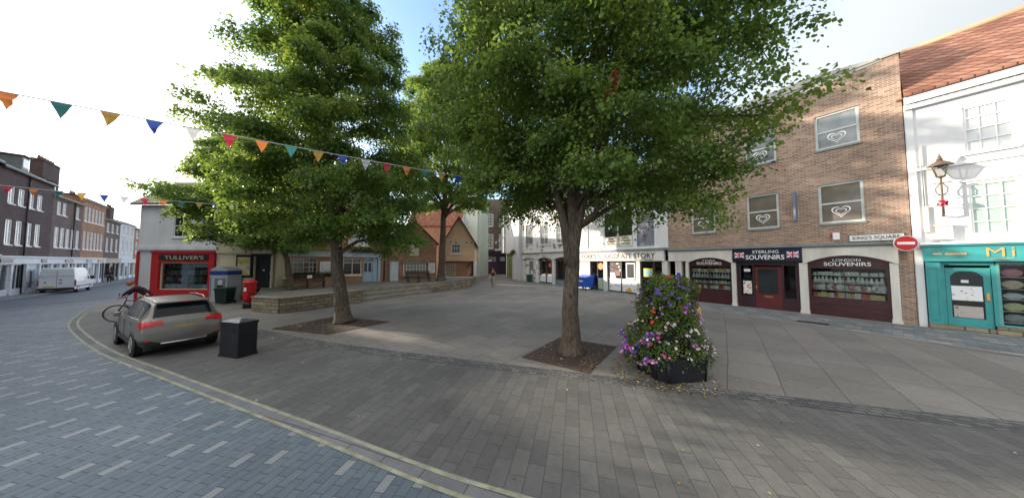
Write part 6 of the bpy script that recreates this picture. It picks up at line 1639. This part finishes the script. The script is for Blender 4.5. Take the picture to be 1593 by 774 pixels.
m.tube([BB, ST], 0.017, 8); m.tube([ST, HT], 0.017, 8); m.tube([BB, HB], 0.02, 8); m.tube([HT, HB], 0.022, 8)
for s in (-1, 1):
    m.tube([BB, (-0.525, s * 0.05, 0.345)], 0.010, 6); m.tube([ST, (-0.525, s * 0.05, 0.345)], 0.010, 6); m.tube([HB, (0.44, s * 0.045, 0.55), (0.525, s * 0.05, 0.345)], 0.012, 6)
m.tube([ST, (-0.29, 0, 0.93)], 0.014, 6); m.tube([HT, (0.30, 0, 0.98)], 0.014, 6); m.build("frame", BIKE, t)
m = M(); m.tube([(0.30, 0, 0.98), (0.38, 0, 1.0)], 0.014, 6); m.tube([(0.42, -0.30, 1.0), (0.38, -0.1, 1.0), (0.38, 0.1, 1.0), (0.42, 0.30, 1.0)], 0.014, 6); m.build("handlebar", BIKE, t)
m = M(); m.tube([(0.40, 0.27, 1.0), (0.40, 0.31, 1.13)], 0.007, 5); m.lathe([(0.04, -0.008), (0.04, 0.008)], 12, (0.40, 0.31, 1.16), axis='x'); m.build("mirror", BLACKP, t)
m = M(); m.hexa([(-0.42, -0.08, 0.93), (-0.42, 0.08, 0.93), (-0.16, 0.025, 0.93), (-0.16, -0.025, 0.93)], [(-0.42, -0.07, 0.985), (-0.42, 0.07, 0.985), (-0.15, 0.02, 0.975), (-0.15, -0.02, 0.975)]); m.build("saddle", BLACKP, t, 0.015)
m = M(); m.lathe([(0.10, -0.005), (0.10, 0.005)], 20, (-0.10, -0.06, 0.30), axis='y'); m.tube([(-0.10, -0.08, 0.30), (-0.02, -0.08, 0.15)], 0.011, 5); m.tube([(-0.10, 0.08, 0.30), (-0.18, 0.08, 0.45)], 0.011, 5)
m.box(-0.07, -0.18, 0.135, 0.03, -0.08, 0.155); m.box(-0.23, 0.08, 0.445, -0.13, 0.18, 0.465); m.build("crankset", BIKE, t)
J = dict(pelvis=(-0.28, 0, 1.06), chest=(0.02, 0, 1.32), neck=(0.14, 0, 1.45), head=(0.24, 0, 1.56), fdir=(1, 0, -0.25),
         shl=(0.05, 0.19, 1.40), ell=(0.26, 0.25, 1.20), wrl=(0.36, 0.26, 1.06), shr=(0.05, -0.19, 1.40), elr=(0.26, -0.25, 1.20), wrr=(0.36, -0.26, 1.06),
         hpl=(-0.26, 0.10, 1.02), knl=(0.08, 0.11, 0.86), anl=(-0.16, 0.12, 0.54), tol=(-0.05, 0.12, 0.49),
         hpr=(-0.26, -0.10, 1.02), knr=(0.06, -0.11, 0.62), anr=(-0.05, -0.12, 0.24), tor=(0.08, -0.12, 0.19))
person("cyclist in dark maroon jacket and red shorts leaning over the handlebars behind the car", (bc.x, bc.y, zg(bc.x)), BRZ, J,
       CLOTH("cycling_jacket", (0.035, 0.012, 0.018)), CLOTH("red_shorts", (0.28, 0.02, 0.04)), paint("ginger_hair", (0.30, 0.11, 0.06)), CLOTH("black_shoe", (0.02, 0.02, 0.02)), 1.0, jacket=True)
# ------------------------------------------------------------------ trees
def leaf_mesh(name, P, A, B, L, Wd, mat, parent, matidx=None):
    """one kite shaped face per leaf; P centres, A long axes, B cross axes, L length, Wd width"""
    n = len(P)
    v = np.empty((n, 4, 3), np.float32)
    L = L[:, None]; Wd = Wd[:, None]
    nrm = np.cross(A, B)
    v[:, 0] = P - A * L * 0.5
    v[:, 1] = P - A * L * 0.05 + B * Wd * 0.5 + nrm * Wd * 0.12
    v[:, 2] = P + A * L * 0.5 - nrm * L * 0.12
    v[:, 3] = P - A * L * 0.05 - B * Wd * 0.5 + nrm * Wd * 0.12
    me = bpy.data.meshes.new(name)
    me.vertices.add(n * 4); me.loops.add(n * 4); me.polygons.add(n)
    me.vertices.foreach_set("co", v.ravel())
    me.loops.foreach_set("vertex_index", np.arange(n * 4, dtype=np.int32))
    me.polygons.foreach_set("loop_start", np.arange(0, n * 4, 4, dtype=np.int32))
    if matidx is not None: me.polygons.foreach_set("material_index", matidx.astype(np.int32))
    for m_ in (mat if isinstance(mat, (list, tuple)) else [mat]): me.materials.append(m_)
    me.update(calc_edges=True)
    o = bpy.data.objects.new(name, me); COL.objects.link(o); o.parent = parent
    return o
def unit(a): return a / np.maximum(np.linalg.norm(a, axis=1, keepdims=True), 1e-9)

BARK = None
def bark():
    global BARK
    if BARK: return BARK
    m, n, l, b = _new("lime_bark")
    tc = n.new("ShaderNodeTexCoord"); mp = n.new("ShaderNodeMapping"); mp.inputs["Scale"].default_value = (1, 1, 0.22)
    no = n.new("ShaderNodeTexNoise"); no.inputs["Scale"].default_value = 22; no.inputs["Detail"].default_value = 8; no.inputs["Roughness"].default_value = 0.7
    rp = n.new("ShaderNodeValToRGB"); rp.color_ramp.elements[0].position = 0.35; rp.color_ramp.elements[1].position = 0.68
    rp.color_ramp.elements[0].color = (0.030, 0.022, 0.016, 1); rp.color_ramp.elements[1].color = (0.17, 0.135, 0.10, 1)
    n2 = n.new("ShaderNodeTexNoise"); n2.inputs["Scale"].default_value = 1.6; n2.inputs["Detail"].default_value = 4
    r2 = n.new("ShaderNodeMapRange"); r2.inputs["To Min"].default_value = 0.6; r2.inputs["To Max"].default_value = 1.3
    mu = n.new("ShaderNodeMixRGB"); mu.blend_type = 'MULTIPLY'; mu.inputs["Fac"].default_value = 1
    l.new(tc.outputs["Object"], mp.inputs["Vector"]); l.new(mp.outputs["Vector"], no.inputs["Vector"]); l.new(no.outputs["Fac"], rp.inputs["Fac"])
    l.new(tc.outputs["Object"], n2.inputs["Vector"]); l.new(n2.outputs["Fac"], r2.inputs["Value"])
    l.new(rp.outputs["Color"], mu.inputs["Color1"]); l.new(r2.outputs["Result"], mu.inputs["Color2"]); l.new(mu.outputs["Color"], b.inputs["Base Color"])
    b.inputs["Roughness"].default_value = 0.95
    bp = n.new("ShaderNodeBump"); bp.inputs["Strength"].default_value = 1.0; bp.inputs["Distance"].default_value = 0.03
    l.new(no.outputs["Fac"], bp.inputs["Height"]); l.new(bp.outputs["Normal"], b.inputs["Normal"])
    BARK = m
    return m

def make_tree(label, base, H, zlow, prof, lean, rt, nlimb, nleaf, lsize, seed, mat, asym=None, fork=None, spread=1.0, wander=0.12):
    """prof: (z, radius) pairs of the crown; lean(z) -> (dx, dy) of the axis; asym(az) -> factor"""
    rg = np.random.default_rng(seed)
    t = thing("lime_tree", label, "tree", base)
    ax = lambda z: np.array([*lean(z), z])
    pz = np.array([p[0] for p in prof]); pr_ = np.array([p[1] for p in prof])
    wood = M()
    zs = np.linspace(0.0, H * 0.92, 22)
    pts = [ax(z) + (np.array([rg.normal(0, 0.02), rg.normal(0, 0.02), 0]) * (z > 1)) for z in zs]
    rad = [rt * (1.0 - 0.93 * (z / (H * 0.92)) ** 0.75) * (1 + 0.55 * math.exp(-z / 0.22)) + 0.012 for z in zs]
    zs0 = np.array([0.0, 0.08, 0.2, 0.4]); pts = [ax(z) for z in zs0] + pts[1:]; rad = [rt * (1 + 0.6 * math.exp(-z / 0.2)) for z in zs0] + rad[1:]
    wood.tube(pts, rad, 16)
    for f0, f1, f2, fr_ in (fork or ()):
        f0, f1, f2 = np.array(f0), np.array(f1), np.array(f2); T = np.linspace(0, 1, 9)[:, None]
        c_ = (1 - T) ** 2 * f0 + 2 * T * (1 - T) * f1 + T ** 2 * f2
        wood.tube(c_, list(np.linspace(fr_, 0.05, 9)), 10)
    twigs = []   # (points array, weight)
    ga = 2.39996
    for i in range(nlimb):
        f = (i + 0.5) / nlimb
        zt = zlow + (H * 0.97 - zlow) * f ** 0.92
        az = i * ga + rg.uniform(-0.35, 0.35)
        Rr = np.interp(zt, pz, pr_) * (asym(az, zt) if asym else 1.0) * rg.uniform(0.82, 1.12)
        if Rr < 0.3: continue
        d = np.array([math.cos(az), math.sin(az), 0.0])
        zst = max(zlow * 0.78 + (0.25 * (i % 5)), zt - 0.50 * Rr - 0.3)
        zst = min(zst, H * 0.9)
        if zt > H * 0.8: zst = max(zst, zt - 0.9)
        s = ax(zst); e = ax(zt) + d * Rr
        mid = ax(zt) + d * Rr * 0.50 + np.array([0, 0, 0.16 * Rr]); q = np.array([-d[1], d[0], 0]) * rg.normal(0, wander) * Rr
        mid = mid + q
        tip = e + np.array([0, 0, -0.10 * Rr])
        T = np.linspace(0, 1, 9)[:, None]
        cur = (1 - T) ** 2 * s + 2 * T * (1 - T) * mid + T ** 2 * tip
        cur[1:-1] += rg.normal(0, 0.035 * Rr ** 0.5, cur[1:-1].shape)
        r0 = rt * (0.16 + 0.20 * (1 - f)) * (0.6 + 0.4 * Rr / pr_.max())
        wood.tube(cur, list(np.linspace(r0, 0.012, 9)), 7)
        twigs.append((cur[4:], 1.0, Rr))
        ns = int(5 + Rr * 1.9)
        for k in range(ns):
            tt = 0.22 + 0.76 * (k + 0.5) / ns
            p0 = cur[int(tt * 8)] * (1 - (tt * 8) % 1) + cur[min(8, int(tt * 8) + 1)] * ((tt * 8) % 1)
            sg = 1 if k % 2 else -1
            a2 = az + sg * rg.uniform(0.45, 1.25)
            L2 = Rr * 0.46 * (1.15 - 0.62 * tt) * rg.uniform(0.7, 1.25) * spread
            d2 = np.array([math.cos(a2), math.sin(a2), rg.uniform(-0.22, 0.62)])
            T2 = np.linspace(0, 1, 5)[:, None]
            c2 = p0 + d2 * L2 * T2 + np.array([0, 0, -0.28 * L2]) * T2 ** 2
            wood.tube(c2, list(np.linspace(max(0.008, r0 * 0.28), 0.005, 5)), 4, cap=False)
            twigs.append((c2, 0.75 + L2 * 0.35, L2))
    wood.build("trunk", bark(), t)
    W = np.array([w for _, w, _ in twigs]); W /= W.sum()
    cnt = rg.multinomial(nleaf, W)
    Ps, As, Bs = [], [], []
    for (c, w, L), n in zip(twigs, cnt):
        if n == 0: continue
        u = rg.beta(1.5, 1.0, n) * (len(c) - 1.001); i0 = u.astype(int); fr = (u - i0)[:, None]
        p = c[i0] * (1 - fr) + c[i0 + 1] * fr
        dirv = unit(c[np.minimum(i0 + 1, len(c) - 1)] - c[i0] + 1e-6)
        sh = min(0.34, 0.13 + 0.10 * L)
        lat = np.cross(dirv, np.array([0, 0, 1.0])); lat = unit(lat)
        off = lat * rg.normal(0, sh, n)[:, None] + dirv * rg.normal(0, 0.10, n)[:, None]
        off[:, 2] += rg.normal(-0.03, 0.125, n) - 0.22 * np.abs((off * lat).sum(1))
        p = p + off
        az2 = rg.uniform(0, 2 * math.pi, n)
        a = unit(dirv * 0.5 + unit(off + 1e-6) * 0.6 + np.stack([np.cos(az2), np.sin(az2), np.full(n, 0.0)], 1) * 0.6 + np.array([0, 0, -0.42]))
        upv = unit(np.stack([rg.normal(0, 0.75, n), rg.normal(0, 0.75, n), np.ones(n)], 1))
        b = unit(np.cross(upv, a))
        Ps.append(p); As.append(a); Bs.append(b)
    P = np.concatenate(Ps); A = np.concatenate(As); B = np.concatenate(Bs); n = len(P)
    s = np.clip(rg.lognormal(0, 0.28, n), 0.5, 1.7) * lsize
    cr = leaf_mesh("crown", P, A, B, s * 1.05, s * 0.90, mat, t)
    return t

LIME = leaf_mat("lime_leaf", (0.032, 0.086, 0.024), (0.155, 0.245, 0.052), 0.44, True)
LIME2 = leaf_mat("lime_leaf_pale", (0.052, 0.115, 0.036), (0.175, 0.27, 0.07), 0.48, True)

def lean1(z):
    u = min(z, 7.0); return (-0.15 * u + (-0.02 * (z - 7.0) if z > 7 else 0), 0.02 * z)
def toward(az, x, y): return max(0.0, math.cos(az) * x + math.sin(az) * y)
def asym1(az, z): return 0.97 - 0.30 * toward(az, 0.54, -0.84) - 0.06 * toward(az, -0.84, -0.54)
make_tree("lime tree with leaning trunk in the soil pit nearest the stone steps", (-6.9, 10.8, 0.012), 16.5, 3.5,
          [(3.0, 3.2), (4.5, 3.9), (6.5, 4.1), (9.0, 3.8), (11.5, 3.2), (13.5, 2.5), (15.2, 1.4), (16.5, 0.5)], lean1, 0.27, 74, 185000, 0.082, 3, LIME, asym1)
def lean2(z): return (0.03 * z - 0.004 * z * z * 0, 0.01 * z)
def asym2(az, z):
    return 1.0 + 0.15 * toward(az, 0.97, -0.1) * (1 if z > 4.8 else 0.6) + (0.02 if z > 7 else -0.30) * toward(az, -1, 0.1) - 0.45 * toward(az, -0.1, -1.0)
make_tree("broad lime tree with upright trunk in the soil pit beside the flower tower", (1.6, 7.21, 0.012), 13.5, 4.25,
          [(3.9, 3.2), (4.8, 4.2), (6.5, 4.5), (8.5, 4.4), (10.5, 3.7), (12.3, 2.3), (13.5, 0.7)], lean2, 0.245, 72, 185000, 0.077, 8, LIME, asym2, fork=[((0.0, 0.02, 2.4), (-0.12, 0.08, 4.4), (-1.1, 0.2, 6.4), 0.15), ((0.07, 0.0, 2.3), (0.22, -0.05, 4.4), (1.35, -0.1, 6.6), 0.16)])
make_tree("far lime tree with straight trunk on the terrace by the brick gable house", (-6.6, 24.3, ZT), 21.5, 7.2,
          [(6.4, 2.4), (8.0, 4.4), (10.0, 5.4), (14.0, 5.2), (18.0, 3.6), (21.5, 0.6)], lambda z: (0.03 * z, 0.0), 0.36, 62, 110000, 0.14, 12, LIME2)
make_tree("smaller lime tree with slim tilted trunk in front of the cafe windows", (-13.9, 16.5, ZT), 10.8, 2.7,
          [(2.4, 2.4), (4.0, 3.5), (6.0, 3.6), (8.0, 2.8), (9.6, 1.7), (10.8, 0.5)], lambda z: (-0.2 * min(z, 6) - 0.60 * max(0, min(z, 6) - 2.2), 0.03 * z), 0.17, 52, 95000, 0.105, 17, LIME2, lambda az, z: 1.0 - 0.36 * toward(az, 0.6, -0.8))

# ------------------------------------------------------------------ flower tower in its black planter
PX, PY = 3.52, 5.95
t = thing("flower_tower", "tall tower of purple, pink and white petunias in a black planter box", "planter", (PX, PY, 0.0), R(-12))
PB = paint("black_planter_plastic", (0.014, 0.015, 0.02), rough=0.45, var=0.3)
m = M()
oc = [(0.62 * math.cos(math.pi / 4 * k + math.pi / 8), 0.62 * math.sin(math.pi / 4 * k + math.pi / 8)) for k in range(8)]
RB = R(22)
oc = [(-0.50, -0.56), (0.50, -0.56), (0.62, -0.30), (0.62, 0.35), (0.4, 0.56), (-0.4, 0.56), (-0.62, 0.35), (-0.62, -0.30)]
oc = [(0.92 * (x * math.cos(RB) - y * math.sin(RB)), 0.92 * (x * math.sin(RB) + y * math.cos(RB))) for x, y in oc]
m.hexa([(x * 0.94, y * 0.94, 0.0) for x, y in oc], [(x, y, 0.44) for x, y in oc]); m.hexa([(x * 1.05, y * 1.05, 0.441) for x, y in oc], [(x * 1.05, y * 1.05, 0.49) for x, y in oc])
for i in range(8):
    a, b = Vector(oc[i]), Vector(oc[(i + 1) % 8])
    m.tube([(a.x * 0.945, a.y * 0.945, 0.0), (a.x * 1.005, a.y * 1.005, 0.44)], 0.022, 6)
m.build("planter_box", PB, t)
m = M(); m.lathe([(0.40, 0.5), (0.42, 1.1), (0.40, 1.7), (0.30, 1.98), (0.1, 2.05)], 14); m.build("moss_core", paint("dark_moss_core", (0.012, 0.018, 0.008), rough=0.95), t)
rg = np.random.default_rng(41)
def tower_r(z, az):
    r = np.interp(z, [0.22, 0.45, 0.8, 1.0, 1.2, 1.6, 1.9, 2.08, 2.2], [0.80, 0.86, 0.78, 0.62, 0.55, 0.52, 0.47, 0.36, 0.12])
    low = np.interp(z, [0.0, 0.95, 1.15], [1.0, 1.0, 0.0])
    side = 0.18 * np.cos(az - math.pi) + 0.10 * np.cos(az - 0.0) * 0 
    la = np.abs((az + 1.62 + math.pi) % (2 * math.pi) - math.pi)
    r = r - low * 0.30 * np.clip(1.25 - la, 0, 1) * np.interp(z, [0.9, 1.1], [1, 0])
    return r + low * (0.14 * np.maximum(0, np.cos(az - math.pi)) ** 2 - 0.13 * np.maximum(0, np.cos(az)) ** 2)
def tower_pts(n, zlo, zhi, out, zpow=1.0):
    z = zlo + (zhi - zlo) * rg.random(n) ** zpow; az = rg.uniform(0, 2 * math.pi, n)
    lump = 0.09 * np.sin(3 * az + 4 * z) + 0.07 * np.sin(7 * az - 9 * z + 1.0) + 0.035 * np.sin(11 * az + 17 * z)
    keep = ~((z < 0.43) & (np.abs((az + 1.62 + math.pi) % (2 * math.pi) - math.pi) < 0.80) & (rg.random(n) < 0.93))      # gap over the front of the box
    r = (tower_r(z, az) + lump) * out
    P = np.stack([r * np.cos(az), r * np.sin(az), z], 1)
    return P[keep], az[keep]
P, az = tower_pts(15000, 0.20, 2.14, 1.0, 0.95)
P += rg.normal(0, 0.035, P.shape); P[:, :2] *= rg.uniform(0.86, 1.0, len(P))[:, None]
n = len(P)
outv = np.stack([np.cos(az), np.sin(az), np.full(n, 0.5)], 1)
nn_ = unit(outv + rg.normal(0, 0.6, (n, 3))); a_ = unit(np.cross(nn_, rg.normal(0, 1, (n, 3)))); b_ = np.cross(nn_, a_)
ls = rg.uniform(0.035, 0.068, n)
leaf_mesh("foliage", P, a_, b_, ls, ls * 0.7, leaf_mat("petunia_leaf", (0.040, 0.085, 0.018), (0.16, 0.22, 0.05), 0.35), t)
FLC = [((0.11, 0.05, 0.42), "violet"), ((0.42, 0.19, 0.45), "lilac"), ((0.72, 0.66, 0.74), "white"), ((0.50, 0.05, 0.25), "magenta"), ((0.62, 0.30, 0.42), "pink"), ((0.62, 0.05, 0.02), "scarlet"), ((0.66, 0.42, 0.03), "yellow")]
FM = [paint("petal_" + nme, c, rough=0.6, var=0.25, scale=30) for c, nme in FLC]
FMC = paint("petal_throat", (0.20, 0.06, 0.25))
def flowers(name, spots, ci, size, par, cluster=1):
    m = M()
    for p, az in spots:
        nz = Vector((math.cos(az), math.sin(az), 0.45)).normalized()
        nz = (nz + Vector(rg.normal(0, 0.25, 3))).normalized()
        u = nz.cross(Vector((0.1, 0.2, 1))).normalized(); v = nz.cross(u); s = size * rg.uniform(0.75, 1.2)
        c = Vector(p) + nz * 0.02
        k0 = len(m.v); N = 10
        ring = [c + (u * math.cos(2 * math.pi * k / N) + v * math.sin(2 * math.pi * k / N)) * s * (1.0 if k % 2 else 0.84) + nz * 0.012 for k in range(N)]
        for k in range(N): m.face([c - nz * 0.006, ring[k], ring[(k + 1) % N]], 0)
        if ci in (1, 2, 4):
            for k in range(0, N, 2):
                q = [c + (w_ - c) * 0.28 + nz * 0.004 for w_ in (ring[k], ring[(k + 2) % N])]
                m.face([c + nz * 0.002, q[0], q[1]], 1)
    o = m.build(name, [FM[ci], FMC], par); o["kind"] = "stuff"
    return o
def spots(n, zlo, zhi, azc=None, azw=1.0, out=1.03):
    P, az = tower_pts(n * 14, zlo, zhi, out)
    if azc is not None:
        d = np.abs((az - azc + math.pi) % (2 * math.pi) - math.pi); k = d < azw; P, az = P[k], az[k]
    cl = np.sin(5 * az + 11 * P[:, 2] + 1.3 * n) + np.sin(8 * az - 13 * P[:, 2]) > 0.15
    P, az = P[cl], az[cl]
    i = rg.permutation(len(P))[:n]
    return list(zip(P[i], az[i]))
FRONT = -math.pi / 2
flowers("violet_petunias", spots(90, 1.55, 2.1) + spots(50, 0.4, 1.0, math.pi * 1.08, 0.6), 0, 0.034, t)
flowers("lilac_petunias", spots(70, 0.75, 1.65) + spots(70, 0.25, 1.0, math.pi * 1.1, 0.7), 1, 0.028, t)
flowers("white_petunias", spots(210, 0.35, 1.30) , 2, 0.026, t)
flowers("pink_petunias", spots(90, 0.2, 1.8), 4, 0.027, t)
flowers("magenta_petunias", spots(22, 0.35, 0.9, math.pi * 1.2, 0.6) + spots(30, 0.25, 1.9, 0.1, 0.7) + spots(16, 1.5, 1.75, math.pi * 1.02, 0.3), 3, 0.036, t)
def cluster(az, z, k, sp):
    out = []
    for _ in range(k):
        a = az + rg.normal(0, sp / 0.55); zz = z + rg.normal(0, sp); r = float(tower_r(np.array(zz), np.array(a))) * 1.08
        out.append(((r * math.cos(a), r * math.sin(a), zz), a))
    return out
flowers("scarlet_blooms", cluster(-1.45, 1.55, 14, 0.025) + cluster(-1.75, 2.14, 7, 0.02) + cluster(-2.4, 1.42, 3, 0.02) + cluster(-2.35, 1.2, 3, 0.02), 5, 0.028, t)
flowers("yellow_blooms", cluster(-0.55, 1.35, 40, 0.07), 6, 0.028, t)

# ------------------------------------------------------------------ bunting
FLAGM = {"red": (0.46, 0.03, 0.06), "orange": (0.62, 0.20, 0.05), "teal": (0.035, 0.19, 0.20), "gold": (0.56, 0.32, 0.06), "blue": (0.03, 0.08, 0.42), "white": (0.62, 0.63, 0.66)}
FLM = {}
for k, c in FLAGM.items():
    mm_ = leaf_mat("flag_" + k, tuple(x * 0.95 for x in c), tuple(min(1, x * 1.04) for x in c), 0.25)
    for nd in mm_.node_tree.nodes:
        if nd.type == 'HUE_SAT': nd.inputs["Hue"].default_value = 0.5; nd.inputs["Value"].default_value = 1.0; nd.inputs["Saturation"].default_value = 1.0
    FLM[k] = mm_
ORDER = ["red", "orange", "teal", "gold", "blue", "white"]
def bunting(label, pts, order, start, w, h, gap, k0=0, seed=1):
    """pts: polyline; flags hang every gap metres, the first at distance start"""
    P = [Vector(p) for p in pts]
    t = thing("bunting", label, "bunting", P[0], 0.0)
    o0 = P[0]
    m = M(); m.tube([p - o0 for p in P], 0.011, 5); m.build("cord", paint("bunting_cord", (0.5, 0.52, 0.54)), t)
    rn_ = random.Random(seed)
    d = start; seg = 0; acc = 0.0; i = k0
    lens = [(P[j + 1] - P[j]).length for j in range(len(P) - 1)]; tot = sum(lens)
    while d < tot - w:
        s = d; j = 0
        while s > lens[j]: s -= lens[j]; j += 1
        u = (P[j + 1] - P[j]).normalized(); p = P[j] + u * s - o0
        sw = rn_.uniform(-0.16, 0.16); nrm = Vector((-u.y, u.x, 0)).normalized()
        m = M(); tip = p + u * (w / 2 + rn_.uniform(-0.02, 0.02)) + Vector((0, 0, -h)) + nrm * sw * h
        a, b = p, p + u * w; mid = (a + b) / 2
        N = 5; rows = []
        for r in range(N + 1):
            f = r / N; bow = nrm * 0.03 * math.sin(f * math.pi) * rn_.uniform(-1, 1)
            rows.append((a * (1 - f) + tip * f + bow, mid * (1 - f) + tip * f + bow + nrm * 0.02 * math.sin(f * 3) * sw * 6, b * (1 - f) + tip * f + bow))
        for r in range(N):
            for c in (0, 1):
                q = [rows[r][c], rows[r][c + 1], rows[r + 1][c + 1], rows[r + 1][c]]
                if r == N - 1: q = q[:3]
                m.face(q, 0, True)
        fl = m.build("flag", FLM[order[i % 6]], t)
        d += gap; i += 1
    return t
# front string: from beyond the left edge across to the shop fronts
b0, bdir = Vector((-8.85, 4.43, 0)), Vector((0.466, 0.292, 0)).normalized()
def bz(s): return 5.40 + 0.00055 * (s - 5.2) ** 2 * 3.2
fp = [b0 + bdir * s + Vector((0, 0, bz(s))) for s in np.arange(-7.2, 22.8, 0.55)]
bunting("long string of coloured pennants nearest the camera, slanting down across the lime trees", fp, ORDER, 7.2 - 0.13 - 0.55 * 12, 0.25, 0.30, 0.55, 1 + 0, 1)
c0, cdir = Vector((-19.26, 9.84, 0)), Vector((6.07, 3.78, 0)).normalized()
pp = [c0 + cdir * q + Vector((0, 0, 5.30 + 0.0038 * (q - 4.0) ** 2)) for q in np.arange(-9.9, 12.2, 0.55)]
bunting("string of pennants crossing the old street in front of the corner shop", pp, ORDER, 9.9 - 0.125 - 0.55 * 12, 0.25, 0.30, 0.55, 0, 2)
pp = [Vector((-16.9, 18.4, 4.75)), Vector((-15.6, 18.9, 4.35)), Vector((-14.2, 19.8, 4.3)), Vector((-12.9, 21.0, 4.6))]
bunting("short string of small pennants under the branches in front of the cafe", pp, ORDER, 0.3, 0.22, 0.40, 0.36, 0, 3)
pp = [Vector((-18.2, 17.5, 4.2)), Vector((-17.2, 17.4, 3.75)), Vector((-16.4, 17.6, 3.65)), Vector((-15.4, 18.2, 3.9))]
bunting("short drooping string of pennants above the black door", pp, ["gold", "teal", "orange", "gold", "white", "red"], 0.25, 0.34, 0.42, 0.55, 0, 6)
pp = [Vector((-8.1, 30.4, 5.0)), Vector((-6.2, 30.7, 4.75)), Vector((-4.3, 31.0, 4.9))]
bunting("small string of pennants across the pink gable", pp, ["blue", "teal", "red", "white", "teal", "blue"], 0.15, 0.24, 0.32, 0.62, 0, 4)
pp = [Vector((-4.2, 36.0, 4.6)), Vector((-2.3, 36.6, 5.2)), Vector((-0.6, 37.3, 6.4)), Vector((0.05, 37.6, 7.2))]
bunting("pale string of pennants rising across the mouth of the lane to the white wall", pp, ["white", "white", "gold", "white", "white", "gold"], 0.2, 0.30, 0.36, 0.6, 0, 5)

# ------------------------------------------------------------------ fallen leaves and crumbs on the paving
rg = np.random.default_rng(77)
P = []
def scat(cx, cy, r, n, p=1.0):
    a = rg.uniform(0, 2 * math.pi, n); rr = r * rg.random(n) ** p
    P.append(np.stack([cx + rr * np.cos(a), cy + rr * np.sin(a)], 1))
scat(PX - 0.2, PY, 1.1, 420, 0.35); scat(PX - 0.6, PY - 0.2, 0.75, 260, 0.6); scat(1.7, 7.1, 1.1, 170, 0.6); scat(1.9, 6.35, 0.25, 60); scat(-6.9, 10.6, 1.4, 240, 0.6); scat(-8.3, 10.2, 0.7, 160)
scat(0.0, 5.0, 7.0, 120, 0.5); scat(-4.0, 8.5, 5.0, 70, 0.5); scat(-6.3, 8.2, 0.9, 30)
P = np.concatenate(P); n = len(P)
Z = np.full(n, 0.022); P3 = np.stack([P[:, 0], P[:, 1], Z], 1)
nn_ = unit(np.stack([rg.normal(0, 0.25, n), rg.normal(0, 0.25, n), np.ones(n)], 1)); a_ = unit(np.cross(nn_, rg.normal(0, 1, (n, 3)))); b_ = np.cross(nn_, a_)
ls = rg.uniform(0.03, 0.06, n)
mi = rg.choice([0, 0, 1, 1, 2, 3], n)
fo = leaf_mesh("fallen_leaves", P3, a_, b_, ls, ls * 0.7, [paint("dead_leaf_tan", (0.26, 0.17, 0.07)), paint("dead_leaf_brown", (0.15, 0.09, 0.04)), paint("dead_leaf_yellow", (0.36, 0.29, 0.10)), paint("pale_crumb", (0.5, 0.49, 0.45))], None, mi)
tag(fo, kind="stuff")

# russet spray of dead leaves caught in the broad lime tree
tr2 = [o for o in COL.objects if o.get("category") == "tree" and "broad" in o["label"]][0]
m = M(); random.seed(9)
leaf_clump(m, (0.45, -2.2, 6.05), (0.10, 0.12, 0.34), 90, 0.05); leaf_clump(m, (0.30, -2.2, 5.75), (0.07, 0.1, 0.22), 50, 0.045)
m.build("dead_leaf_spray", leaf_mat("russet_leaf", (0.16, 0.05, 0.025), (0.32, 0.12, 0.06), 0.3), tr2)
t = thing("drain_cover", "dark iron drain grating in the paving in front of the souvenir shop door", "drain cover", (12.2, 10.7, 0.012), R(-57))
m = M(); m.box(-0.42, -0.2, 0.0, 0.42, 0.2, 0.004); m.build("pit", BLACKP, t)
m = M()
for k in range(11): m.box(-0.40 + k * 0.076, -0.18, 0.0045, -0.36 + k * 0.076, 0.18, 0.010)
m.box(-0.43, -0.21, 0.0045, 0.43, -0.182, 0.011); m.box(-0.43, 0.182, 0.0045, 0.43, 0.21, 0.011)
m.build("grating", paint("worn_iron", (0.06, 0.058, 0.056), rough=0.6, metal=0.4), t)
